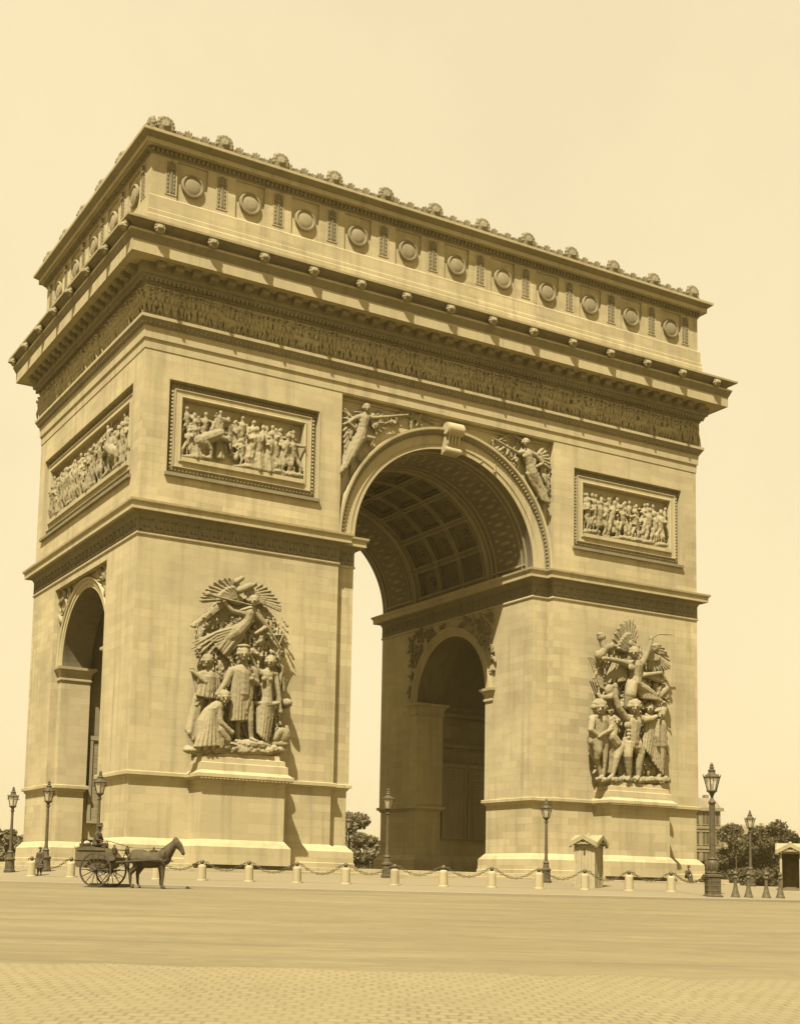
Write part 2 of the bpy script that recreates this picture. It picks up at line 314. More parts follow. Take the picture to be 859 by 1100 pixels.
# local face frames: u along the wall seen from outside, d out of the wall, z up
def FRONT(base=D): return lambda u, d, z: (u, -base-d, z)
def LEFT(base=W): return lambda u, d, z: (-base-d, -u, z)
def JAMB(base=JW): return lambda u, d, z: (base-d, -u, z)      # right-hand wall inside the great arch
def TUN(base): return lambda u, d, z: (u, base-d, z)          # wall of the side passage facing the front
def lerp_prof(prof): return prof
CARVINGS = {
 'left': [
('figure',[('e',[-15.94,12.65,1.55],[0.35,0.47,0.4],0,0),('c',[-16.08,12.56,1.95],[-16.1,12.43,2.0],0.07,0.08),('c',[-16.23,12.61,1.93],[-15.93,12.64,1.93],0.07,0.07),('e',[-16.04,12.29,1.85],[0.13,0.1,0.1],0,0),('e',[-15.6,12.71,1.53],[0.16,0.16,0.21],0,0),('e',[-15.67,12.9,1.53],[0.16,0.16,0.21],0,0),('e',[-15.84,13.01,1.53],[0.16,0.16,0.21],0,0),('e',[-16.05,12.99,1.53],[0.16,0.16,0.21],0,0),('e',[-16.21,12.84,1.53],[0.16,0.16,0.21],0,0),('e',[-16.26,12.64,1.53],[0.16,0.16,0.21],0,0),('c',[-15.82,12.32,1.4],[-15.79,11.98,1.35],0.22,0.27),('c',[-16.55,11.57,1.3],[-15.83,11.78,1.35],0.32,0.37),('c',[-15.83,11.78,1.35],[-15.16,11.76,1.3],0.37,0.29),('c',[-15.88,11.5,1.3],[-15.89,10.19,1.3],0.64,0.64),('c',[-16.65,11.53,1.35],[-17.09,10.71,1.5],0.29,0.22),('c',[-17.09,10.71,1.5],[-17.5,10.13,1.55],0.22,0.16),('e',[-17.56,10.05,1.55],[0.17,0.15,0.15],0,0),('c',[-15.12,11.69,1.35],[-14.93,10.98,1.4],0.29,0.22),('c',[-14.93,10.98,1.4],[-15.4,11.07,1.75],0.22,0.17),('e',[-15.45,11.14,1.8],[0.17,0.15,0.15],0,0),('c',[-16.54,11.65,1.47],[-16.72,8.55,1.47],0.06,0.07),('c',[-16.48,11.64,1.54],[-16.67,8.54,1.59],0.06,0.07),('c',[-16.42,11.64,1.6],[-16.57,8.56,1.6],0.06,0.07),('c',[-16.35,11.64,1.65],[-16.51,8.56,1.7],0.06,0.07),('c',[-16.27,11.65,1.68],[-16.4,8.58,1.68],0.06,0.07),('c',[-16.19,11.65,1.7],[-16.32,8.58,1.75],0.06,0.07),('c',[-16.1,11.66,1.71],[-16.2,8.6,1.71],0.06,0.07),('c',[-16.01,11.67,1.7],[-16.11,8.61,1.75],0.06,0.07),('c',[-15.91,11.68,1.68],[-15.97,8.63,1.68],0.06,0.07),('c',[-15.8,11.7,1.65],[-15.87,8.65,1.7],0.06,0.07),('c',[-15.69,11.72,1.6],[-15.72,8.67,1.6],0.06,0.07),('c',[-15.57,11.73,1.54],[-15.61,8.69,1.59],0.06,0.07),('c',[-15.44,11.76,1.47],[-15.44,8.72,1.47],0.06,0.07),('c',[-15.45,11.4,1.5],[-15.75,9.0,1.5],0.1,0.12),('c',[-15.4,11.39,1.59],[-15.68,9.31,1.64],0.1,0.12),('c',[-15.32,11.4,1.59],[-15.51,9.64,1.59],0.1,0.12),('c',[-15.19,11.42,1.5],[-15.36,9.97,1.55],0.1,0.12),('c',[-15.85,10.21,1.2],[-15.87,9.02,1.2],0.61,0.61),('c',[-15.4,9.76,1.3],[-15.33,8.68,1.45],0.37,0.25),('c',[-15.33,8.68,1.45],[-15.17,7.7,1.35],0.25,0.16),('c',[-16.02,9.02,1.1],[-15.97,8.32,1.05],0.29,0.22),('c',[-15.97,8.32,1.05],[-15.88,7.56,1.0],0.22,0.16),('c',[-15.19,7.58,1.4],[-14.99,7.44,1.65],0.15,0.12),('c',[-15.88,7.5,1.0],[-16.14,7.36,1.3],0.15,0.12),('e',[-15.9,13.11,1.5],[0.44,0.15,0.38],0,0)]),
('figure',[('e',[-13.96,12.42,1.2],[0.29,0.38,0.33],0,0),('c',[-14.19,12.34,1.53],[-14.21,12.23,1.57],0.05,0.07),('c',[-14.3,12.39,1.51],[-14.04,12.41,1.51],0.05,0.05),('e',[-14.13,12.12,1.45],[0.1,0.09,0.09],0,0),('e',[-13.67,12.47,1.18],[0.13,0.13,0.17],0,0),('e',[-13.73,12.64,1.18],[0.13,0.13,0.17],0,0),('e',[-13.87,12.73,1.18],[0.13,0.13,0.17],0,0),('e',[-14.04,12.71,1.18],[0.13,0.13,0.17],0,0),('e',[-14.18,12.59,1.18],[0.13,0.13,0.17],0,0),('e',[-14.22,12.42,1.18],[0.13,0.13,0.17],0,0),('c',[-13.99,12.17,1.1],[-14.06,11.89,1.05],0.17,0.21),('c',[-14.58,11.65,1.1],[-14.08,11.76,1.1],0.22,0.29),('c',[-14.08,11.76,1.1],[-13.55,11.68,1.1],0.29,0.22),('c',[-14.13,11.58,1.1],[-14.11,10.86,1.1],0.47,0.37),('c',[-14.11,10.86,1.1],[-14.11,10.07,1.1],0.37,0.44),('e',[-14.5,11.28,1.45],[0.17,0.15,0.12],0,0),('e',[-14.03,11.3,1.42],[0.17,0.15,0.12],0,0),('c',[-14.61,11.62,1.1],[-15.04,12.13,1.2],0.2,0.16),('c',[-15.04,12.13,1.2],[-15.63,13.04,1.35],0.16,0.12),('c',[-13.52,11.63,1.1],[-13.37,10.54,1.25],0.2,0.16),('c',[-13.37,10.54,1.25],[-13.23,9.53,1.3],0.16,0.12),('e',[-13.22,9.41,1.3],[0.13,0.17,0.12],0,0),('c',[-14.79,9.76,1.2],[-14.73,8.04,1.2],0.07,0.09),('c',[-14.72,9.77,1.28],[-14.73,7.97,1.33],0.07,0.09),('c',[-14.64,9.78,1.35],[-14.67,7.92,1.35],0.07,0.09),('c',[-14.55,9.8,1.4],[-14.65,7.85,1.45],0.07,0.09),('c',[-14.45,9.81,1.43],[-14.57,7.8,1.43],0.07,0.09),('c',[-14.35,9.83,1.45],[-14.54,7.74,1.5],0.07,0.09),('c',[-14.23,9.85,1.45],[-14.45,7.69,1.45],0.07,0.09),('c',[-14.11,9.87,1.43],[-14.4,7.63,1.48],0.07,0.09),('c',[-13.98,9.9,1.4],[-14.29,7.59,1.4],0.07,0.09),('c',[-13.85,9.93,1.35],[-14.22,7.53,1.4],0.07,0.09),('c',[-13.7,9.96,1.28],[-14.1,7.49,1.28],0.07,0.09),('c',[-13.54,9.99,1.2],[-14.01,7.44,1.25],0.07,0.09),('c',[-14.15,9.89,1.1],[-14.26,8.46,1.0],0.52,0.37),('c',[-14.88,9.81,1.25],[-14.16,9.71,1.4],0.15,0.16),('c',[-14.16,9.71,1.4],[-13.3,9.94,1.3],0.16,0.12),('c',[-14.34,8.07,1.2],[-14.22,7.37,1.2],0.22,0.15)]),
('figure',[('e',[-18.04,12.09,1.0],[0.31,0.41,0.35],0,0),('c',[-18.25,12.0,1.35],[-18.27,11.89,1.4],0.06,0.07),('c',[-18.36,12.05,1.33],[-18.1,12.08,1.33],0.06,0.06),('e',[-18.19,11.77,1.26],[0.11,0.09,0.09],0,0),('e',[-17.75,12.14,0.98],[0.14,0.14,0.18],0,0),('e',[-17.81,12.31,0.98],[0.14,0.14,0.18],0,0),('e',[-17.96,12.41,0.98],[0.14,0.14,0.18],0,0),('e',[-18.13,12.39,0.98],[0.14,0.14,0.18],0,0),('e',[-18.27,12.26,0.98],[0.14,0.14,0.18],0,0),('e',[-18.32,12.08,0.98],[0.14,0.14,0.18],0,0),('c',[-17.97,11.81,0.95],[-17.93,11.53,0.9],0.2,0.25),('c',[-18.47,11.18,0.9],[-17.91,11.34,0.95],0.27,0.32),('c',[-17.91,11.34,0.95],[-17.38,11.17,0.9],0.32,0.27),('c',[-17.93,11.11,0.95],[-17.91,10.17,0.95],0.49,0.49),('c',[-18.51,11.14,1.0],[-18.25,10.74,1.25],0.22,0.18),('c',[-18.25,10.74,1.25],[-19.1,11.33,1.2],0.18,0.13),('c',[-17.37,11.16,0.95],[-17.24,10.46,1.0],0.22,0.17),('c',[-18.46,11.15,1.12],[-18.72,9.96,1.12],0.06,0.07),('c',[-18.38,11.13,1.2],[-18.62,9.92,1.25],0.06,0.07),('c',[-18.3,11.12,1.26],[-18.48,9.91,1.26],0.06,0.07),('c',[-18.2,11.11,1.3],[-18.38,9.88,1.35],0.06,0.07),('c',[-18.1,11.11,1.32],[-18.22,9.87,1.32],0.06,0.07),('c',[-17.99,11.11,1.32],[-18.09,9.85,1.37],0.06,0.07),('c',[-17.86,11.11,1.3],[-17.92,9.85,1.3],0.06,0.07),('c',[-17.73,11.11,1.26],[-17.78,9.84,1.31],0.06,0.07),('c',[-17.6,11.12,1.2],[-17.58,9.84,1.2],0.06,0.07),('c',[-17.45,11.13,1.12],[-17.42,9.83,1.17],0.06,0.07),('c',[-18.56,10.13,0.75],[-19.05,7.87,0.75],0.16,0.2),('c',[-18.49,10.13,0.82],[-18.97,7.69,0.88],0.16,0.2),('c',[-18.39,10.13,0.85],[-18.83,7.53,0.85],0.16,0.2),('c',[-18.28,10.15,0.82],[-18.71,7.36,0.88],0.16,0.2),('c',[-18.14,10.17,0.75],[-18.53,7.21,0.75],0.16,0.2)]),
('tablet',[('c',[-19.12,11.56,1.05],[-18.64,10.09,1.05],0.07,0.09),('c',[-19.05,11.57,1.05],[-18.59,10.09,1.1],0.07,0.09),('c',[-18.97,11.58,1.05],[-18.49,10.1,1.05],0.07,0.09)]),
('figure',[('e',[-17.2,9.88,1.75],[0.33,0.44,0.37],0,0),('c',[-17.27,9.81,2.12],[-17.28,9.7,2.17],0.06,0.08),('c',[-17.42,9.87,2.1],[-17.14,9.89,2.1],0.06,0.06),('e',[-17.24,9.57,2.03],[0.12,0.1,0.1],0,0),('e',[-16.89,9.93,1.73],[0.15,0.15,0.2],0,0),('e',[-16.96,10.11,1.73],[0.15,0.15,0.2],0,0),('e',[-17.11,10.21,1.73],[0.15,0.15,0.2],0,0),('e',[-17.3,10.2,1.73],[0.15,0.15,0.2],0,0),('e',[-17.45,10.07,1.73],[0.15,0.15,0.2],0,0),('e',[-17.5,9.88,1.73],[0.15,0.15,0.2],0,0),('c',[-17.29,9.62,1.6],[-17.49,9.32,1.5],0.22,0.32),('c',[-17.55,9.26,1.5],[-17.97,8.83,1.4],0.47,0.54),('c',[-17.97,8.83,1.4],[-18.2,8.23,1.35],0.54,0.64),('c',[-18.2,8.23,1.35],[-18.23,7.42,1.35],0.64,0.69),('c',[-17.54,9.19,1.65],[-17.4,8.37,1.75],0.27,0.22),('c',[-17.4,8.37,1.75],[-16.72,7.84,1.8],0.22,0.17),('e',[-16.67,7.82,1.8],[0.2,0.17,0.16],0,0),('c',[-18.16,9.14,1.62],[-18.94,6.82,1.62],0.07,0.09),('c',[-18.16,9.13,1.7],[-18.86,6.83,1.75],0.07,0.09),('c',[-18.15,9.12,1.77],[-18.72,6.84,1.77],0.07,0.09),('c',[-18.13,9.12,1.82],[-18.63,6.85,1.87],0.07,0.09),('c',[-18.11,9.11,1.86],[-18.48,6.87,1.86],0.07,0.09),('c',[-18.08,9.11,1.9],[-18.38,6.88,1.95],0.07,0.09),('c',[-18.05,9.11,1.91],[-18.22,6.9,1.91],0.07,0.09),('c',[-18.01,9.12,1.92],[-18.11,6.91,1.97],0.07,0.09),('c',[-17.97,9.12,1.91],[-17.94,6.94,1.91],0.07,0.09),('c',[-17.92,9.13,1.9],[-17.81,6.95,1.95],0.07,0.09),('c',[-17.87,9.14,1.86],[-17.63,6.98,1.86],0.07,0.09),('c',[-17.81,9.14,1.82],[-17.49,7.0,1.87],0.07,0.09),('c',[-17.74,9.16,1.77],[-17.31,7.03,1.77],0.07,0.09),('c',[-17.67,9.17,1.7],[-17.15,7.05,1.75],0.07,0.09),('c',[-17.6,9.18,1.62],[-16.95,7.08,1.62],0.07,0.09),('c',[-18.28,7.62,1.6],[-18.74,6.72,1.6],0.14,0.17),('c',[-18.05,7.63,1.71],[-18.32,6.77,1.76],0.14,0.17),('c',[-17.79,7.65,1.75],[-17.82,6.83,1.75],0.14,0.17),('c',[-17.49,7.67,1.71],[-17.33,6.9,1.76],0.14,0.17),('c',[-17.16,7.71,1.6],[-16.75,6.98,1.6],0.14,0.17),('c',[-18.71,6.85,1.5],[-16.83,6.92,1.5],0.2,0.22),('c',[-17.42,7.92,1.6],[-16.89,7.38,1.6],0.37,0.32)]),
('figure',[('e',[-15.2,16.07,1.2],[0.27,0.36,0.3],0,0),('c',[-15.41,15.97,1.5],[-15.44,15.87,1.54],0.05,0.06),('c',[-15.51,16.01,1.49],[-15.27,16.04,1.49],0.05,0.05),('e',[-15.36,15.77,1.43],[0.1,0.08,0.08],0,0),('e',[-14.94,16.12,1.18],[0.12,0.12,0.16],0,0),('e',[-14.99,16.27,1.18],[0.12,0.12,0.16],0,0),('e',[-15.12,16.35,1.18],[0.12,0.12,0.16],0,0),('e',[-15.28,16.33,1.18],[0.12,0.12,0.16],0,0),('e',[-15.41,16.22,1.18],[0.12,0.12,0.16],0,0),('e',[-15.45,16.06,1.18],[0.12,0.12,0.16],0,0),('c',[-15.21,15.81,1.1],[-15.31,15.56,1.05],0.16,0.2),('c',[-15.87,15.32,1.0],[-15.31,15.54,1.05],0.25,0.27),('c',[-15.31,15.54,1.05],[-14.89,15.44,1.0],0.27,0.2),('c',[-15.41,15.31,1.0],[-15.59,14.69,1.0],0.42,0.37),('c',[-15.59,14.69,1.0],[-16.19,14.02,0.95],0.39,0.49),('c',[-15.81,15.19,1.1],[-16.61,15.25,1.2],0.21,0.17),('c',[-16.61,15.25,1.2],[-17.17,15.76,1.2],0.17,0.12),('c',[-15.0,15.35,1.1],[-14.28,14.57,1.2],0.2,0.16),('c',[-14.28,14.57,1.2],[-15.03,14.06,1.25],0.16,0.12),('c',[-15.84,14.42,1.0],[-17.22,14.03,0.95],0.15,0.11),('c',[-17.22,14.03,0.95],[-18.95,13.14,0.8],0.11,0.06),('c',[-15.86,14.46,1.05],[-17.52,13.86,1.05],0.1,0.07),('c',[-17.52,13.86,1.05],[-18.8,13.03,0.85],0.07,0.05),('c',[-15.83,14.32,1.0],[-17.22,13.86,0.95],0.15,0.11),('c',[-17.22,13.86,0.95],[-18.99,12.78,0.8],0.11,0.06),('c',[-15.86,14.36,1.05],[-17.51,13.68,1.05],0.1,0.07),('c',[-17.51,13.68,1.05],[-18.83,12.68,0.85],0.07,0.05),('c',[-15.83,14.23,1.0],[-17.21,13.69,0.95],0.15,0.11),('c',[-17.21,13.69,0.95],[-18.81,12.45,0.8],0.11,0.06),('c',[-15.86,14.26,1.05],[-17.51,13.5,1.05],0.1,0.07),('c',[-17.51,13.5,1.05],[-18.66,12.34,0.85],0.07,0.05),('c',[-15.83,14.13,1.0],[-17.21,13.53,0.95],0.15,0.11),('c',[-17.21,13.53,0.95],[-18.66,13.47,0.8],0.11,0.06),('c',[-15.85,14.17,1.05],[-17.5,13.33,1.05],0.1,0.07),('c',[-17.5,13.33,1.05],[-18.51,13.36,0.85],0.07,0.05),('c',[-15.82,14.03,1.0],[-17.2,13.36,0.95],0.15,0.11),('c',[-17.2,13.36,0.95],[-18.24,12.39,0.8],0.11,0.06),('c',[-15.85,14.07,1.05],[-17.49,13.15,1.05],0.1,0.07),('c',[-17.49,13.15,1.05],[-18.08,12.28,0.85],0.07,0.05),('c',[-15.82,13.94,1.0],[-17.19,13.2,0.95],0.15,0.11),('c',[-17.19,13.2,0.95],[-18.04,13.78,0.8],0.11,0.06),('c',[-15.85,13.98,1.05],[-17.49,12.97,1.05],0.1,0.07),('c',[-17.49,12.97,1.05],[-17.88,13.67,0.85],0.07,0.05),('c',[-16.45,14.6,0.9],[-17.42,13.06,0.9],0.13,0.16),('c',[-16.28,14.43,0.98],[-17.31,12.9,1.03],0.13,0.16),('c',[-16.09,14.27,1.0],[-17.14,12.78,1.0],0.13,0.16),('c',[-15.88,14.12,0.98],[-16.98,12.64,1.03],0.13,0.16),('c',[-15.64,13.97,0.9],[-16.76,12.53,0.9],0.13,0.16),('c',[-16.19,14.02,0.95],[-17.0,13.36,0.8],0.42,0.29)]),
('trumpet',[('c',[-15.37,15.74,1.35],[-17.11,15.9,1.4],0.05,0.07),('c',[-17.11,15.9,1.4],[-18.07,16.01,1.4],0.07,0.12),('c',[-18.07,16.01,1.4],[-18.33,16.04,1.4],0.12,0.22)]),
('staff',[('c',[-14.97,15.54,1.25],[-14.27,14.55,1.3],0.07,0.09),('c',[-14.27,14.55,1.3],[-13.25,13.33,1.15],0.09,0.09),('c',[-14.09,14.08,0.95],[-13.02,14.26,0.95],0.06,0.06),('c',[-13.02,14.26,0.95],[-13.37,13.35,0.95],0.06,0.06),('c',[-13.37,13.35,0.95],[-14.09,14.08,0.95],0.06,0.06)]),
('wing',[('c',[-16.24,16.13,0.75],[-18.39,15.67,0.75],0.06,0.08),('c',[-16.25,16.11,0.89],[-17.46,15.85,0.91],0.06,0.08),('c',[-16.24,16.15,0.75],[-18.59,15.72,0.84],0.06,0.08),('c',[-16.25,16.12,0.89],[-17.48,15.89,0.98],0.06,0.08),('c',[-16.23,16.16,0.75],[-18.35,15.87,0.75],0.06,0.08),('c',[-16.24,16.13,0.89],[-17.44,15.97,0.91],0.06,0.08),('c',[-16.23,16.17,0.75],[-18.55,15.94,0.84],0.06,0.08),('c',[-16.24,16.15,0.89],[-17.45,16.01,0.98],0.06,0.08),('c',[-16.22,16.19,0.75],[-18.27,16.1,0.75],0.06,0.08),('c',[-16.23,16.16,0.89],[-17.39,16.11,0.91],0.06,0.08),('c',[-16.21,16.21,0.75],[-18.42,16.22,0.84],0.06,0.08),('c',[-16.23,16.17,0.89],[-17.38,16.17,0.98],0.06,0.08),('c',[-16.21,16.22,0.75],[-18.15,16.37,0.75],0.06,0.08),('c',[-16.22,16.19,0.89],[-17.31,16.26,0.91],0.06,0.08),('c',[-16.19,16.24,0.75],[-18.24,16.47,0.84],0.06,0.08),('c',[-16.21,16.2,0.89],[-17.28,16.31,0.98],0.06,0.08),('c',[-16.18,16.25,0.75],[-17.94,16.58,0.75],0.06,0.08),('c',[-16.2,16.21,0.89],[-17.19,16.39,0.91],0.06,0.08),('c',[-16.16,16.27,0.75],[-18.02,16.7,0.84],0.06,0.08),('c',[-16.19,16.22,0.89],[-17.16,16.43,0.98],0.06,0.08),('c',[-16.15,16.28,0.75],[-17.69,16.81,0.75],0.06,0.08),('c',[-16.17,16.24,0.89],[-17.04,16.52,0.91],0.06,0.08),('c',[-16.13,16.3,0.75],[-17.7,16.96,0.84],0.06,0.08),('c',[-16.15,16.25,0.89],[-16.98,16.58,0.98],0.06,0.08),('c',[-16.11,16.31,0.75],[-17.4,17.06,0.75],0.06,0.08),('c',[-16.14,16.26,0.89],[-16.86,16.67,0.91],0.06,0.08),('c',[-16.09,16.32,0.75],[-17.38,17.17,0.84],0.06,0.08),('c',[-16.12,16.27,0.89],[-16.8,16.69,0.98],0.06,0.08),('c',[-16.07,16.33,0.75],[-17.08,17.19,0.75],0.06,0.08),('c',[-16.1,16.28,0.89],[-16.68,16.75,0.91],0.06,0.08),('c',[-16.05,16.34,0.75],[-17.04,17.31,0.84],0.06,0.08),('c',[-16.09,16.28,0.89],[-16.62,16.77,0.98],0.06,0.08),('c',[-16.03,16.34,0.75],[-16.78,17.27,0.75],0.06,0.08),('c',[-16.07,16.29,0.89],[-16.5,16.8,0.91],0.06,0.08),('c',[-16.01,16.34,0.75],[-16.74,17.35,0.84],0.06,0.08),('c',[-16.06,16.29,0.89],[-16.45,16.79,0.98],0.06,0.08),('c',[-15.99,16.35,0.75],[-16.5,17.31,0.75],0.06,0.08),('c',[-16.04,16.29,0.89],[-16.33,16.82,0.91],0.06,0.08),('e',[-16.1,16.09,0.6],[0.49,0.32,0.3],0,0)]),
('wing',[('c',[-15.63,16.51,0.75],[-15.44,17.15,0.75],0.06,0.08),('c',[-15.7,16.46,0.89],[-15.6,16.81,0.91],0.06,0.08),('c',[-15.61,16.52,0.75],[-15.29,17.22,0.84],0.06,0.08),('c',[-15.68,16.47,0.89],[-15.54,16.81,0.98],0.06,0.08),('c',[-15.59,16.52,0.75],[-15.11,17.22,0.75],0.06,0.08),('c',[-15.67,16.47,0.89],[-15.41,16.85,0.91],0.06,0.08),('c',[-15.57,16.53,0.75],[-14.94,17.3,0.84],0.06,0.08),('c',[-15.65,16.47,0.89],[-15.35,16.86,0.98],0.06,0.08),('c',[-15.54,16.52,0.75],[-14.76,17.23,0.75],0.06,0.08),('c',[-15.63,16.47,0.89],[-15.21,16.86,0.91],0.06,0.08),('c',[-15.52,16.52,0.75],[-14.54,17.24,0.84],0.06,0.08),('c',[-15.61,16.47,0.89],[-15.13,16.82,0.98],0.06,0.08),('c',[-15.5,16.51,0.75],[-14.39,17.17,0.75],0.06,0.08),('c',[-15.59,16.46,0.89],[-14.99,16.82,0.91],0.06,0.08),('c',[-15.48,16.5,0.75],[-14.2,17.12,0.84],0.06,0.08),('c',[-15.58,16.46,0.89],[-14.95,16.76,0.98],0.06,0.08),('c',[-15.46,16.49,0.75],[-14.14,17.0,0.75],0.06,0.08),('c',[-15.56,16.45,0.89],[-14.84,16.72,0.91],0.06,0.08),('c',[-15.45,16.48,0.75],[-13.93,16.93,0.84],0.06,0.08),('c',[-15.55,16.44,0.89],[-14.8,16.65,0.98],0.06,0.08),('c',[-15.43,16.47,0.75],[-13.9,16.81,0.75],0.06,0.08),('c',[-15.54,16.43,0.89],[-14.7,16.61,0.91],0.06,0.08),('c',[-15.42,16.46,0.75],[-13.69,16.71,0.84],0.06,0.08),('c',[-15.53,16.42,0.89],[-14.67,16.54,0.98],0.06,0.08),('c',[-15.41,16.44,0.75],[-13.69,16.61,0.75],0.06,0.08),('c',[-15.51,16.41,0.89],[-14.57,16.49,0.91],0.06,0.08),('c',[-15.4,16.43,0.75],[-13.48,16.5,0.84],0.06,0.08),('c',[-15.5,16.39,0.89],[-14.55,16.42,0.98],0.06,0.08),('c',[-15.38,16.42,0.75],[-13.49,16.41,0.75],0.06,0.08),('c',[-15.49,16.38,0.89],[-14.46,16.37,0.91],0.06,0.08),('c',[-15.37,16.4,0.75],[-13.27,16.28,0.84],0.06,0.08),('c',[-15.48,16.37,0.89],[-14.44,16.3,0.98],0.06,0.08),('c',[-15.37,16.39,0.75],[-13.37,16.2,0.75],0.06,0.08),('c',[-15.48,16.36,0.89],[-14.39,16.25,0.91],0.06,0.08),('c',[-15.36,16.38,0.75],[-13.21,16.04,0.84],0.06,0.08),('c',[-15.48,16.35,0.89],[-14.41,16.17,0.98],0.06,0.08),('c',[-15.36,16.36,0.75],[-13.31,15.97,0.75],0.06,0.08),('c',[-15.48,16.34,0.89],[-14.36,16.12,0.91],0.06,0.08),('c',[-15.36,16.35,0.75],[-13.19,15.86,0.84],0.06,0.08),('c',[-15.48,16.33,0.89],[-14.4,16.07,0.98],0.06,0.08),('c',[-15.36,16.35,0.75],[-13.33,15.86,0.75],0.06,0.08),('c',[-15.48,16.32,0.89],[-14.37,16.05,0.91],0.06,0.08),('c',[-15.36,16.34,0.75],[-13.21,15.73,0.84],0.06,0.08),('c',[-15.48,16.32,0.89],[-14.41,16.0,0.98],0.06,0.08)]),
('standard',[('c',[-16.32,17.13,1.0],[-15.94,17.43,1.0],0.2,0.17),('c',[-16.11,16.62,1.0],[-15.4,17.01,1.0],0.25,0.25),('c',[-16.28,17.28,0.9],[-16.11,16.62,1.0],0.15,0.12)]),
('banner',[('c',[-17.11,15.82,0.7],[-19.0,14.16,0.7],0.09,0.11),('c',[-16.98,15.78,0.7],[-18.91,14.12,0.75],0.09,0.11),('c',[-16.85,15.73,0.7],[-18.77,14.1,0.7],0.09,0.11),('c',[-15.57,14.05,0.45],[-15.0,13.02,0.45],0.14,0.17),('c',[-15.35,14.05,0.5],[-14.73,13.02,0.55],0.14,0.17),('c',[-15.12,14.06,0.53],[-14.4,13.04,0.53],0.14,0.17),('c',[-14.88,14.06,0.55],[-14.11,13.05,0.6],0.14,0.17),('c',[-14.63,14.07,0.55],[-13.76,13.07,0.55],0.14,0.17),('c',[-14.38,14.09,0.53],[-13.45,13.08,0.58],0.14,0.17),('c',[-14.11,14.1,0.5],[-13.08,13.12,0.5],0.14,0.17),('c',[-13.84,14.13,0.45],[-12.76,13.13,0.5],0.14,0.17),('c',[-14.66,13.78,0.5],[-13.83,13.02,0.5],0.12,0.15),('c',[-14.24,13.82,0.54],[-13.61,13.02,0.59],0.12,0.15),('c',[-13.82,13.87,0.55],[-13.32,13.04,0.55],0.12,0.15),('c',[-13.37,13.92,0.54],[-13.07,13.04,0.59],0.12,0.15),('c',[-12.92,13.98,0.5],[-12.75,13.07,0.5],0.12,0.15)]),
